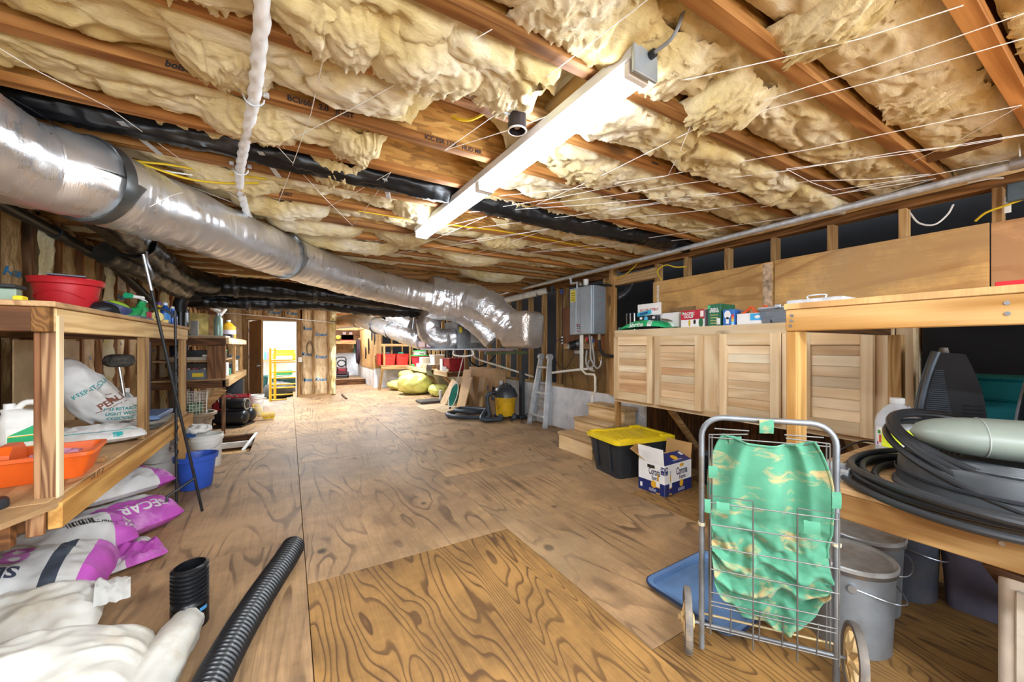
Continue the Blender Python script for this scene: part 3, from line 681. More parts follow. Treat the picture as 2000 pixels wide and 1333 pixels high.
# --- plenum group: collar, big elbow, right box, furnace, left elbow
C = thing('foil_plenum', 'bulky crumpled foil plenum and elbow where the big duct ends', 'duct', (1.9, 4.9, 1.4))
b = B(); p = [DP[-2] * .55 + DP[-1] * .45, DP[-1], DP[-1] + V((.30, -.14, -.03))]; fduct(b, p, lambda t: .262 + .012 * math.sin(t * PI), .026, 44, .016, 8, .4); wpart('collar', b, FOILC, C, 60)
A0 = DP[-1] + V((.22, -.12, -.02))
b = B(); fduct(b, [A0, W(945, 600, y=4.55), W(985, 630, y=4.38), W(1005, 648, y=4.28)], lambda t: .25 - .04 * t, .022, 44, .016, 12, .9); wpart('elbow', b, FOILC, C, 60)
b = B()
def rb(b, c, w, d, h, seed, yaw):
    def fn(u, v):
        th = 2 * PI * u; ph = PI * (v - .5); e = .32
        sg = lambda q: math.copysign(abs(q) ** e, q)
        x = w / 2 * sg(math.cos(ph)) * sg(math.cos(th)); y = d / 2 * sg(math.cos(ph)) * sg(math.sin(th)); z = h / 2 * sg(math.sin(ph))
        k = 1 + .05 * fbm(x * 9 + seed, y * 9, z * 9, 4) + .02 * abs(nz(x * 26, y * 26, z * 26 + seed))
        x *= k; y *= k; z *= k
        return (c[0] + x * math.cos(yaw) - y * math.sin(yaw), c[1] + x * math.sin(yaw) + y * math.cos(yaw), c[2] + z)
    b.surf(fn, 64, 40, cu=True)
q = W(1020, 645, y=4.2); rb(b, q, .42, .46, .47, 5, .35); wpart('end_box', b, FOILW, C, 60)
b = B(); fduct(b, [DP[-1] + V((.12, -.1, -.2)), W(935, 640, y=4.62), W(962, 668, y=4.5)], .115, .014, 32, .02, 21, .5); wpart('lower_branch', b, FOILC, C, 60)
F = thing('furnace_unit', 'grey sheet metal furnace cabinet hung behind the foil elbows', 'furnace', tuple(W(920, 681, y=5.0)))
b = B(); q0 = W(893, 681, y=5.0); q1 = W(944, 640, y=5.0); b.box(q0.x, 5.0, q0.z, q1.x, 5.5, q1.z + .08, .006); wpart('casing', b, pm('8d9297', .35, .75, var=.2), F)
q = W(926, 660, y=4.99); b = B().box(q.x - .05, 4.99, q.z - .07, q.x + .14, 4.999, q.z + .1); wpart('access_panel', b, pm('c9ccce', .4, .4), F)
q = W(900, 646, y=4.99); b = B().box(q.x - .02, 4.99, q.z - .03, q.x + .02, 4.999, q.z + .05, 0); wpart('warning_label', b, pm('d8c23a', .5), F)
b = B().box(q0.x - .42, 5.0, q0.z - .02, q0.x + 1.0, 5.35, q0.z - .002, .002); wpart('drip_tray', b, GALV, F)
q = W(905, 684, y=5.0); b = B().tube(spl([(q.x - .15, 5.0, q0.z - .03), (q.x - .15, 4.98, q0.z - .09), (q.x, 4.98, q0.z - .11), (q.x + .14, 4.98, q0.z - .09), (q.x + .14, 5, q0.z - .03)], 6), .012, 8); wpart('drain_loop', b, WHT, F)
C2 = thing('foil_elbow', 'round foil elbow turning down beside the furnace cabinet', 'duct', tuple(W(850, 670, y=5.3)))
b = B(); fduct(b, [W(862, 600, y=5.45), W(842, 622, y=5.3), W(838, 648, y=5.25), W(856, 664, y=5.2), W(888, 662, y=5.2)], .155, .02, 40, .016, 31, .4); wpart('foil_jacket', b, FOILC, C2, 60)
b = B(); q0 = W(822, 681, y=5.35); q1 = W(894, 668, y=5.35); b.box(q0.x, 5.15, q0.z, q1.x, 5.5, q1.z + .01, .02); wpart('flat_trunk', b, foil('foil_pink', (215, 190, 195), .3), C2)
C3 = thing('branch_duct', 'long foil branch duct sloping to the far plywood corner', 'duct', tuple(W(740, 636, y=8)))
b = B(); P3 = [W(828, 668, y=5.5), W(790, 655, y=6.3), W(740, 637, y=8.2), W(712, 628, y=9.6), W(690, 627, y=10.8), W(655, 631, y=12.6)]; fduct(b, P3, lambda t: .13 + .06 * t, .012, 32, .03, 41, .5); wpart('foil_jacket', b, FOILC, C3, 60)
for u, y in ((703, 10.2), (737, 8.3), (772, 7.0)):
    b = B(); band(b, P3, W(u, 632, y=y), .18 if y > 8 else .155, .012); wpart('clamp_band', b, STEEL, C3)
C4 = thing('short_foil_duct', 'short foil duct behind the branch duct under the black hoses', 'duct', tuple(W(785, 630, y=6.6)))
b = B(); fduct(b, [W(765, 616, y=7.2), W(790, 626, y=6.7), W(812, 640, y=6.2)], .13, .014, 28, .03, 51, .5); wpart('foil_jacket', b, FOILC, C4, 60)
b = B(); q = W(803, 640, y=6.0); b.tube([(q.x, q.y, 1.3), W(809, 615, y=6.0)], .006, 6); wpart('hanger_rod', b, STEEL, C4)
# --- black flexible ducts
def bduct(name, label, pts, r, seed, straps=(), n=32, step=.03, sp=.3, m=None):
    t = thing(name, label, 'duct', tuple(V(pts[0]))); b = B(); fduct(b, pts, r, .014, n, step, seed, .5, spiral=sp); wpart('sleeve', b, m or BLKG, t, 60)
    for q in straps:
        bb = B(); band(bb, pts, V(q), (r(.3) if callable(r) else r) + .016, .014); wpart('strap', bb, pm('4a4b4d', .4, .5), t)
    return t
BD = bduct('black_duct', 'black plastic flexible duct hung between the joists, crossing behind the strip lamp', [(-1.2, 2.43, 2.245), (-.5, 2.43, 2.25), (.2, 2.42, 2.24), (1.0, 2.43, 2.24), (1.7, 2.43, 2.22), (2.4, 2.43, 2.23), (3.5, 2.42, 2.25)], lambda t: .06 + .04 * t, 2, (), 32, .02, .2)
for k, x in enumerate((-.62, -.1, .52)):
    wpart('hanger_strap', B().beam((x - .03, 2.34, 2.2), (x + .05, 2.60, 2.185), .028, .002), GALV, BD)
bduct('black_duct', 'fat black duct sleeve sagging along the left wall below the silver duct', [(-1.02, 3.35, 2.06), (-1.06, 4.1, 2.03), (-1.06, 4.9, 2.0), (-1.0, 5.5, 1.97), (-.8, 5.85, 1.96)], .118, 7, ((-1.06, 4.1, 2.03),), 36, .03, .08)
bduct('black_duct', 'black duct sleeve crossing above the door side, upper of two', [(-1.25, 6.0, 1.93), (-.5, 5.98, 1.96), (.3, 5.95, 1.94), (1.0, 5.9, 1.9), (1.9, 5.85, 1.84)], .12, 9, ((-.6, 5.98, 1.96), (.3, 5.95, 1.94)))
bduct('black_duct', 'black duct sleeve crossing above the door side, lower and sagging', [(-1.15, 6.3, 1.80), (-.4, 6.3, 1.80), (.35, 6.25, 1.84), (.9, 6.15, 1.80), (1.5, 6.05, 1.78), (2.0, 5.9, 1.8)], lambda t: .09 + .04 * t, 14, ((-.5, 6.3, 1.8), (-.2, 6.3, 1.8)))
bduct('black_duct', 'short black duct stub between wall pipe and silver duct', [(-1.3, 4.35, 1.96), (-1.16, 4.7, 1.9), (-1.08, 5.2, 1.84), (-1.05, 5.75, 1.84)], .088, 19, (), 28, .03, .5, pm('5a5750', .3, .6, var=.3, bump=.3, bscale=16))
# --- ABS drain pipe and vent
A = thing('drain_pipe', 'black plastic drain pipe sloping along the kraft wall', 'pipe', (-1.45, 3.0, 2.0))
AP = [V((-1.45, 2.6, 2.09)), W(0, 397, x=-1.45), W(112, 456, x=-1.45), W(226, 521, x=-1.45)]
b = B().tube(AP, .036, 14); wpart('upper_run', b, BLK, A)
b = B().tube([W(226, 521, x=-1.45), W(298, 592, x=-1.45), W(352, 652, x=-1.45)], .045, 14); wpart('lower_run', b, BLK, A)
for u, v in ((112, 456), (178, 493), (228, 522)):
    q = W(u, v, x=-1.45); d = (AP[3] - AP[1]).normalized(); wpart('coupling', B().cyl(q - d * .05, q + d * .05, .046, n=14), BLK, A)
VP = thing('vent_pipe', 'upright black vent pipe with a tee behind the end of the left shelf', 'pipe', (-1.155, 6.1, 0))
link('pipe', B().cyl((0, 0, 0), (0, 0, 1.86), .058, n=18), BLKG, VP); link('tee', B().tube(spl([(0, 0, 1.62), (0, 0, 1.74), (.06, -.0, 1.82), (.2, 0, 1.84)], 6), .07, 16), BLK, VP)
link('collar', B().cyl((0, 0, 1.28), (0, 0, 1.35), .066, n=18), BLK, VP)
# --- white spiral conduit, cables, twine
WC = thing('wrapped_cable', 'white spiral wrapped cable bundle hanging across the joists', 'cable', (-.1, 1.5, 2.15))
P = resample(spl([(-.07, .6, 2.17), W(510, 0, z=2.165), W(508, 70, z=2.165), W(496, 190, z=2.17), W(474, 300, z=2.17), W(468, 355, z=2.17), W(480, 410, z=2.15), W(496, 440, z=2.14)], 10), .006)
b = B(); n = 14; vs = []
for i, p in enumerate(P):
    t = (P[min(i + 1, len(P) - 1)] - P[max(0, i - 1)]).normalized(); u = V((0, 0, 1)).cross(t).normalized(); w = t.cross(u); th0 = i * .006 / .2 * 2 * PI
    for k in range(n):
        a = 2 * PI * k / n; r = .0185 + .0052 * abs(math.sin((a - th0) * 1.0)) ** 1.6 + .0012 * nz(i * .2, k)
        vs.append(p + u * math.cos(a) * r + w * math.sin(a) * r)
b.add(vs, [(i * n + k, i * n + (k + 1) % n, (i + 1) * n + (k + 1) % n, (i + 1) * n + k) for i in range(len(P) - 1) for k in range(n)])
wpart('sleeve', b, pm('f2f6fa', .5, var=.04, bump=.1), WC)
for u, v in ((496, 190), (470, 330)):
    q = W(u, v, z=2.17); b = B().tube([q + V((.034 * math.cos(a), 0, .034 * math.sin(a))) for a in [PI + PI * k / 8 for k in range(9)]] , .003, 6); b.box(q.x - .05, q.y - .008, q.z + .012, q.x - .03, q.y + .008, q.z + .03); b.box(q.x + .03, q.y - .008, q.z + .012, q.x + .05, q.y + .008, q.z + .03); wpart('clamp', b, GALV, WC)
YEL = pm('d6b422', .5, var=.06, bump=0)
def cable(name, label, pts, r, m, n=6): return single(name, B().tube(spl([V(p) for p in pts], 8), r, n), m, label, 'cable')
cable('blue_cable', 'blue cable drooping along the top of the silver duct at far left', [W(-10, 195, z=2.17), W(70, 245, z=2.16), W(140, 282, z=2.17), W(178, 300, z=2.18)], .004, pm('2456b0', .4, bump=0))
cable('black_cable', 'thin black cable beside the blue one above the silver duct', [W(20, 190, z=2.19), W(80, 225, z=2.18), W(150, 272, z=2.18), W(172, 297, z=2.18)], .003, BLK)
cable('yellow_cable', 'yellow cable drooping above the silver duct, upper of the pair', [W(196, 285, z=2.19), W(250, 312, z=2.17), W(330, 322, z=2.19), W(400, 334, z=2.2), W(520, 350, z=2.2)], .006, YEL)
cable('yellow_cable', 'yellow cable drooping above the silver duct, lower of the pair', [W(190, 292, z=2.19), W(290, 325, z=2.16), W(370, 350, z=2.15), W(440, 358, z=2.16), W(505, 358, z=2.18)], .006, YEL)
cable('white_cable', 'white cable along the joists next to the yellow pair', [W(192, 298, z=2.19), W(300, 330, z=2.18), W(400, 345, z=2.19), W(470, 352, z=2.2)], .005, WHT)
cable('yellow_cable', 'yellow cable wavering between joists behind the far end of the lamp', [W(700, 412, z=2.2), W(800, 428, z=2.2), W(900, 442, z=2.19), W(980, 452, z=2.2), W(1080, 470, z=2.2), W(1180, 490, z=2.2)], .006, YEL)
cable('yellow_cable', 'yellow cable poking from the open joist bay near the can', [(.72, 1.80, 2.36), (.68, 1.72, 2.30), (.75, 1.66, 2.28), (.86, 1.55, 2.34)], .007, YEL)
cable('yellow_cable', 'bright yellow cable looped over the plywood left end', [W(1292, 548, x=3.42), W(1284, 530, x=3.4), W(1300, 518, x=3.4), W(1320, 522, x=3.42), W(1342, 521, x=3.46)], .007, YEL)
cable('yellow_cable', 'yellow and black cable sagging under the top plate at far right', [W(1905, 432, x=3.44), W(1925, 416, x=3.42), W(1960, 403, x=3.42), W(2010, 385, x=3.42)], .006, YEL)
cable('yellow_cable', 'yellow cable along the header above the dark opening', [W(1185, 550, x=3.42), W(1215, 540, x=3.42), W(1235, 525, x=3.42), W(1247, 512, x=3.42)], .006, YEL)
cable('white_cable', 'white cable loop hanging in the dark gap under the top plate', [W(1777, 416, x=3.44), W(1795, 436, x=3.42), W(1825, 439, x=3.42), W(1850, 420, x=3.43), W(1862, 400, x=3.44)], .005, WHT)
cable('white_cable', 'white cable stapled along the top of the plate, right side', [W(1890, 357, x=3.42), W(1930, 350, x=3.42), W(1960, 348, x=3.42)], .005, WHT)
TW = pm('eeece6', .6, var=.02, bump=0)
def twine(pts, label):
    b = B(); P = [V((x, y, JZ - .003 - .004 * (k % 2))) for k, (x, y) in enumerate(pts)]
    for a, c in zip(P, P[1:]): b.tube([a, (a + c) / 2 + V((0, 0, -.012)), c], .0017, 5)
    return single('insulation_twine', b, TW, label, 'twine', group='support twine under the insulation')
def zz(x0, x1, y0, n, amp): return [(x0 + (x1 - x0) * k / n, JY0 + JS * (y0 + (k * 1) * amp) - .03) for k in range(n + 1)]
def zig(segs): return [(x, JY0 + JS * j - .03) for x, j in segs]
twine(zig([(-1.2, 4), (-.95, 3), (-1.3, 5), (-.2, 8), (-.65, 5), (-.9, 4)]), 'white twine zigzagging over the left joists above the silver duct')
twine(zig([(.12, 2), (.08, 4), (-.1, 8)]), 'white twine hanging straight across three joists left of the wrapped cable')
twine(zig([(.55, 2), (-.05, 5), (.45, 8), (.5, 5), (.1, 8)]), 'white twine zigzagging between wrapped cable and lamp')
twine(zig([(.9, 1), (.68, 4), (1.1, 2), (1.45, 1), (1.7, 0)]), 'white twine crossing the lampholder can to the joist beside the lamp')
twine(zig([(2.0, -1), (1.55, 2), (1.9, 3), (2.6, 0), (2.9, 1)]), 'white twine from the near right joist to the middle of the right bays')
twine(zig([(2.2, -1), (1.6, 2), (1.5, 5), (2.1, 3), (2.7, 1), (3.0, 0)]), 'white twine doubled beside the longest right hand strand')
twine(zig([(1.2, 5), (1.9, 3), (1.15, 6), (2.4, 3), (1.3, 7), (2.7, 2), (3.2, 1), (2.9, 3)]), 'white twine fanning out behind the lamp towards the right wall')
twine(zig([(1.4, 8), (2.1, 5), (2.8, 3), (3.3, 1), (3.35, 3), (2.2, 8), (3.2, 5)]), 'white twine strands running to the conduit on the right')
twine(zig([(3.0, 0), (2.4, 2), (3.0, 2), (3.35, 0)]), 'white twine near the far right joist above the plywood')
twine(zig([(.7, 9), (1.3, 6), (1.0, 10), (1.9, 6), (1.6, 10), (2.5, 5)]), 'white twine over the far joists in front of the beam')
wb_ = B().tube(spl([W(385, 372, z=2.19), W(360, 410, z=2.0) + V((.0, -.25, 0)), W(300, 455, z=1.86) + V((.0, -.35, 0)), W(250, 445, z=1.9) + V((.0, -.3, 0)), W(215, 440, z=1.92)], 8), .0018, 5)
single('insulation_twine', wb_, TW, 'loose white twine looped in front of the silver duct', 'twine', group='support twine under the insulation')
# --- galvanised conduit along the right wall
CP = thing('conduit', 'long galvanised conduit running under the joists along the right wall', 'pipe', (3.28, 2, 2.13))
b = B().tube([W(2090, 295, x=3.25), W(1990, 321, x=3.25), W(1278, 500, x=3.25), W(1030, 562, x=3.25), W(955, 581, x=3.25)], .021, 14); wpart('tube', b, GALV, CP)
q = W(1992, 318, x=3.25); b = B().cyl(q + V((0, -.03, 0)), q + V((0, .03, 0)), .031, n=14); wpart('coupling', b, STEEL, CP)
b = B().tube([q + V((.0, .0, .03)), q + V((.0, .005, .16))], .003, 5); wpart('tie', b, TW, CP)
PV = thing('flue_pipe', 'pale plastic flue pipe slanting from the wall towards the foil box', 'pipe', tuple(W(1000, 585, x=3.3)))
b = B().tube([W(965, 592, x=3.2), W(1055, 571, x=3.35), W(1068, 568, x=3.42)], .052, 16); wpart('tube', b, pm('d8d2c4', .4), PV); q = W(1052, 572, x=3.35); wpart('clamp', B().cyl(q - V((0, .015, 0)), q + V((0, .015, 0)), .056, n=16), BLK, PV)
# --- dark curved hose and pipes in the opening
single('curved_hose', B().tube(spl([W(1206, 582, x=3.5), W(1222, 572, x=3.6), W(1233, 555, x=3.7), W(1235, 540, x=3.75)], 8), .035, 12), pm('4a4648', .3, .4), 'dark curved hose behind the tall post in the wall opening', 'hose')
for k, u in enumerate((1224, 1231, 1239)):
    q = W(u, 600, x=3.75); single('steel_pipe', B().cyl((q.x, q.y, .55), (q.x, q.y, 1.62), .012, n=10), CHROME, ('shiny upright pipe in the dark opening, nearest the post', 'shiny upright pipe in the dark opening, middle one', 'shiny upright pipe in the dark opening, nearest the plywood')[k], 'pipe', group='upright pipes in the wall opening')
# --- water heater
H = thing('water_heater', 'grey wall hung tankless water heater beside the tall post', 'water heater', (3.195, 3.535, 1.35))
HG = pm('aab4bc', .4, .25, var=.05, bump=0); HD = pm('8c969e', .4, .25, var=.05, bump=0)
b = B().box(.03, 0, 0, .245, .435, .61, .008); link('body', b, HD, H)
b = B().box(0, .005, .004, .035, .29, .606, .006); link('front_cover', b, HG, H)
b = B().box(.008, .30, .004, .035, .43, .606, .005); link('front_cover', b, HG, H)
link('trim_strip', B().box(-.004, .20, .01, .002, .208, .6, 0), HD, H)
link('energy_label', B().box(.0055, .315, .43, .0075, .41, .585, 0), pm('e2cf3a', .5, var=.04), H)
for k in range(4): link('label_print', B().box(.0045, .33, .45 + .03 * k, .0055, .395, .457 + .03 * k, 0), INKK, H)
cp = link('control_pad', B().box(-.004, .215, .075, .001, .275, .135, .001), pm('3c3f44', .4), H)
for i in range(2):
    for j in range(2): link('button', B().box(-.006, .22 + .028 * i, .08 + .028 * j, -.003, .243 + .028 * i, .1 + .028 * j, .001), pm('c03038' if (i, j) == (1, 1) else 'b8bcc0', .4), cp)
text('Rinnai', .024, pm('c02830', .5, bump=0), H, (-.001, .245, .045), (0, -1, 0), (0, 0, 1), bold=.02)
for k, z in enumerate((.55, .47, .38, .3, .18, .12)): text('WARNING' if k == 0 else 'CAUTION  HOT', .018 if k == 0 else .012, pm('b83a40', .5, bump=0), H, (.14, -.0005, z), (1, 0, 0), (0, 0, 1))
for k in range(16): link('print_line', B().box(.06, -.0012, .13 + .026 * k, .2, .0, .1325 + .026 * k, 0), pm('70808a', .5, bump=0), H)
link('flue_stub', B().cyl((.13, .25, .6), (.13, .25, .72), .034, n=16), WHT, H); link('flue_collar', B().cyl((.13, .25, .6), (.13, .25, .635), .046, n=16), BLK, H)
b = B().tube(spl([(.1, .17, .63), (.14, .02, .62), (.2, -.1, .6), (.24, -.2, .57)], 6), .014, 8); link('black_hose', b, BLK, H)
b = B().tube([(.08, .36, .61), (.08, .36, .69), (.06, .46, .69), (.06, .48, .78)], .019, 10); link('gas_line', b, GALV, H); link('gas_valve', B().box(.06, .28, .63, .11, .33, .69, .01), pm('8e867a', .35, .8), H)
PVC = pm('e6e2d2', .4, var=.04, bump=0)
b = B().tube([(.06, .24, .0), (.06, .24, -.46), (.06, .17, -.5), (.06, .02, -.5), (.06, .0, -.53), (.06, .0, -.70), (.06, .04, -.74), (.06, .06, -.76), (.06, .06, -1.02)], .015, 10); link('drain_tube', b, PVC, H)
b = B().tube([(.05, .26, 0), (.05, .26, -.44)], .013, 10); link('drain_tube', b, pm('d4d6d4', .4), H)
b = B().tube([(.1, .1, -.43), (.1, .3, -.45), (.08, .7, -.5), (.07, .9, -.53)], .016, 10); link('outlet_tube', b, WHT, H)
for p in ([(.1, .15, 0), (.1, .13, -.15), (.08, .1, -.3), (.1, .02, -.42), (.1, -.05, -.38), (.12, -.04, -.28)], [(.1, .11, -.02), (.1, .08, -.2), (.1, .06, -.36), (.09, .12, -.42), (.1, .18, -.38), (.12, .14, -.28)], [(.1, .2, -.2), (.09, .2, -.36), (.09, .14, -.44), (.1, .06, -.46)]):
    link('braided_hose', B().tube(spl(p, 8), .011, 8), pm('c6c8ca', .3, .5), H)
for y, z, c in ((.14, -.27, 'b08a3a'), (-.04, -.28, 'b08a3a'), (.2, -.03, 'b03038'), (.08, -.06, '4a6aa8'), (.22, -.05, 'a8803a'), (.06, -.1, 'a8803a')):
    link('brass_fitting', B().cyl((.1, y, z), (.1, y, z - .05), .015, n=10), pm(c, .35, .6), H)
b = B().cyl((.1, -.03, 0), (.1, -.03, -.07), .02, n=10); link('condensate_fitting', b, pm('b0a080', .4, .5), H)
b = B().tube(spl([(.1, -.03, -.07), (.11, -.03, -.18), (.13, -.08, -.25), (.2, -.16, -.27), (.24, -.2, -.27)], 8), .017, 10); link('black_hose', b, RUB, H)
PU = thing('circulation_pump', 'small black circulation pump below the water heater', 'pump', (3.3, 3.92, 1.2))
link('motor', B().cyl((0, .03, .03), (-.1, .06, .0), .055, n=16), BLK, PU); link('face_plate', B().cyl((-.1, .06, .0), (-.108, .062, -.001), .028, n=14), STEEL, PU); link('volute', B().cyl((.03, 0, .03), (0, .03, .03), .06, n=16), pm('5a5c60', .4, .7), PU); link('bracket', B().box(-.02, -.06, -.1, .06, .05, -.05, .005), STEEL, PU)
OU = thing('wall_outlet', 'white wall outlet with two black plugs left of the heater', 'outlet', (3.43, 4.41, 1.29))
link('cover_plate', B().box(0, -.035, -.055, .008, .035, .055, .003), WHT, OU)
for z in (.02, -.02): link('plug', B().box(-.035, -.012, z - .011, 0, .012, z + .011, .004), BLK, OU)
link('plug_cord', B().tube(spl([(-.03, 0, .02), (-.06, .06, -.02), (-.06, .1, -.2), (-.06, .03, -.36), (-.07, -.15, -.4), (-.08, -.3, -.28), (-.1, -.42, -.12)], 8), .005, 6), BLK, OU)
single('valve_tag', B().box(-.01, -.03, -.035, .0, .03, .035, .003), pm('3a52a8', .5), 'blue and white tag hung on the stud above the outlet', 'tag', (3.44, 4.44, 2.0))
single('cable_clamp', B().box(-.02, -.02, -.04, .02, .02, .04, .006), pm('4a5a66', .4, .6), 'small grey clamp under the conduit by the header', 'clamp', (3.4, 4.62, 2.06))
single('junction_box', B().box(-.03, -.04, -.05, .02, .04, .05, .006), pm('5a6a72', .4, .5), 'grey junction box on a stud at the far right edge above the plywood', 'box', tuple(W(1990, 375, x=3.42)))
single('tie_strip', B().box(0, -.012, -.045, .003, .012, .045, .001), WHT, 'white strip hanging beside the yellow cable at far right', 'strip', tuple(W(1968, 400, x=3.43)))
# ================================================================== right side: hanging cabinet
KX = 2.93; KZ0, KZ1 = .63, 1.365
def ky(u): return W(u, 700, x=KX).y
KB = thing('wall_cabinet', 'long pine cabinet with plank doors hung along the right wall', 'cabinet', (KX, .8, KZ0))
ya, yb = ky(1744), ky(1200)
b = B().box(KX + .02, ya, KZ1 - .02, WX - .02, yb, KZ1, .002); b.box(KX + .02, ya, KZ0, WX - .02, yb, KZ0 + .02); b.box(KX + .02, yb - .02, KZ0, WX - .02, yb, KZ1); b.box(KX + .02, ya, KZ0, WX - .02, ya + .02, KZ1); b.box(WX - .04, ya, KZ0, WX - .02, yb, KZ1, 0)
wpart('carcass', b, PINE_Y, KB)
b = B().box(KX + .0, ya, KZ1 - .075, KX + .02, yb, KZ1, .001); wpart('top_rail', b, PINE_Y, KB)
b = B().box(KX + .0, ya, KZ0, KX + .02, yb, KZ0 + .06, .001); wpart('bottom_rail', b, PINE_Y, KB)
for u0, u1 in ((1744, 1706), (1580, 1527), (1405, 1372), (1283, 1270), (1207, 1200)):
    wpart('stile', B().box(KX + .001, ky(u0), KZ0 + .06, KX + .02, ky(u1), KZ1 - .075, .001), PINE_Z, KB)
for u0, u1 in ((1401, 1409),):
    wpart('hinge_strip', B().box(KX - .012, ky(u1), KZ1 - .2, KX, ky(u0), KZ1 - .06, .001), PINE_Z, KB); wpart('hinge_strip', B().box(KX - .012, ky(u1), KZ0 + .1, KX, ky(u0), KZ0 + .24, .001), PINE_Z, KB)
plk = [wood('plank_%d' % k, c, d, 1, cath=5, tone=.1, knots=True) for k, (c, d) in enumerate((('fbe0b8', 'e8c292'), ('f4d2a4', 'dcb282'), ('fdeccb', 'eed0a6'), ('efca9c', 'd0a070')))]
RN.seed(5)
for n_, (u0, u1) in enumerate(((1278, 1203), (1375, 1283), (1527.5, 1409), (1711, 1566))):
    y0, y1 = ky(u0) + .003, ky(u1) - .003; z0, z1 = KZ0 + .035, KZ1 - .07; sw = .058
    dr = thing('door', None, None, (0, 0, 0)); dr.parent = KB
    def W2(name, b, m, p): return wpart(name, b, m, p)
    b = B().box(KX - .036, y0, z0, KX - .002, y0 + sw, z1, .002); W2('door_stile', b, PINE_Z, dr); b = B().box(KX - .036, y1 - sw, z0, KX - .002, y1, z1, .002); W2('door_stile', b, PINE_Z, dr)
    b = B().box(KX - .0365, y0 + sw, z1 - .085, KX - .002, y1 - sw, z1, .002); W2('door_rail', b, PINE_Y, dr); b = B().box(KX - .0365, y0 + sw, z0, KX - .002, y1 - sw, z0 + .08, .002); W2('door_rail', b, PINE_Y, dr)
    za, zb = z0 + .08, z1 - .085; N = 7
    for k in range(N):
        W2('plank', B().box(KX - .018 + RN.uniform(0, .002), y0 + sw, za + (zb - za) * k / N + .0008, KX - .004, y1 - sw, za + (zb - za) * (k + 1) / N - .0008, .0012), plk[RN.choice([0, 0, 0, 1, 2, 3] if n_ < 2 else [0, 0, 2, 0, 1])], dr)
for x, y in ((3.38, 1.0), (3.36, 2.3)):
    wpart('brace', B().beam((KX + .1, y, KZ0), (WX, y, .2), .04, .05), LUM_X, KB)
wpart('corner_post', B().box(KX + .03, ya - .075, .0, KX + .07, ya - .004, KZ1, .002), PINE_Z, KB)
single('post', B().box(-.02, -.03, 0, .02, .03, KZ0 - .001), LUM_Z, 'short wooden post under the cabinet beside the top step', 'post', (3.05, 2.96, 0))
# steps
STEPW = wood('step_wood', 'ffdeac', 'e8bc80', 1, cath=5, tone=.05)
ST = thing('wooden_steps', 'three wooden steps against the concrete below the cabinet', 'steps', (2.75, 3.32, 0))
sw = .285
for k, (x, z, zp) in enumerate(((0, .2, 0), (.235, .345, .2), (.46, .5, .345))):
    link('riser', B().box(x, -sw, zp, x + .022, sw, z - .03), STEPW, ST); link('tread', B().box(x - .018, -sw - .008, z - .03, x + .265 if k < 2 else x + .22, sw + .008, z, .004), wood('tread_%d' % k, 'ecca98', 'd0a670', 1, cath=5, tone=.1), ST)
for s in (-1, 1):
    b = B(); y = s * (sw - .02); b.box(.022, y - .018, 0, .66, y + .018, .17); b.box(.26, y - .018, .17, .66, y + .018, .315); b.box(.485, y - .018, .315, .66, y + .018, .47); link('stringer', b, wood('stringer', 'fad4a0', 'e0b478', 0, cath=5), ST)
# ---------------- things on the cabinet top
Z1 = KZ1 + .001
def carton(name, label, u0, u1, vt, x, d, mats, h=None, cat='box', grp=None):
    y0, y1 = W(u1, 640, x=x).y, W(u0, 640, x=x).y; h = h or W((u0 + u1) / 2, vt, x=x).z - Z1
    t = thing(name, label, cat, (x, (y0 + y1) / 2, Z1), 0, grp); w = y1 - y0
    link('carton', B().box(0, -w / 2, 0, d, w / 2, h, .002), mats, t); return t, w, h
GRN = pm('2cb06c', .35, var=.05, bump=.1); WHB = pm('eceae6', .45, var=.04, bump=0); RED = pm('b81f34', .4, var=.06, bump=0)
SB = thing('soda_carton', 'green torn soda carton lying at the left end of the cabinet top', 'box', (2.955, W(1258, 640, x=2.955).y, Z1))
wS = W(1207, 640, x=2.955).y - W(1310, 640, x=2.955).y
sh = link('carton', B().surf(lambda u, v: ((.17 * (1 - abs(2 * v - 1) ** 3 * .0)) * v, (wS / 2) * (1 - 2 * u), (.012 + .085 * math.sin(PI * min(1, u * 1.15)) ** .5) * math.sin(PI * min(.999, max(.001, v))) ** .22 + .006 * fbm(u * 7, v * 5, 1) * math.sin(PI * v) ** .3), 30, 16), GRN, SB, None, 30)
decal(text_mesh('Sprite', .075, .02, .2), WHB, SB, sh, (-.2, wS * .17, .045), (0, -1, 0), (0, 0, 1), .01)
decal(quad_mesh(.05, .08), WHB, SB, sh, (-.2, -wS * .09, .05), (0, -1, 0), (0, 0, 1), .01, 'price_panel'); decal(text_mesh('35', .034, .02), GRN, SB, sh, (-.2, -wS * .09, .06), (0, -1, 0), (0, 0, 1), .01, off=.003)
link('torn_flap', B().surf(lambda u, v: (.01 + .08 * u, wS / 2 + .05 * v, .03 + .03 * v * (1 - v) - .06 * v * v + .01 * nz(u * 5, v * 5)), 5, 6), pm('9fb8ac', .3, var=.2), SB)
link('torn_flap', B().surf(lambda u, v: (.02 + .1 * u, -wS * .22 - .1 * v, .095 + .012 * fbm(u * 6, v * 7, 3) - .02 * v), 8, 8), pm('8a6a44', .6, var=.3), SB)
t, w, h = carton('beer_carton', 'open white beer carton with its flap standing up, printed upside down', 1275, 1326, 612, 3.06, .26, WHB)
b = B().box(-.03, w / 2 - .12, h - .01, -.026, w / 2 + .16, h + .105, .001); link('flap', b, WHB, t); link('flap', B().box(.25, -w / 2, h, .254, w / 2, h + .07, .001), pm('8a6a44', .6), t); link('flap', B().beam((0, -w / 2, h + .002), (.12, -w / 2 + .01, h + .07), .003, .003), pm('8a6a44', .6), t)
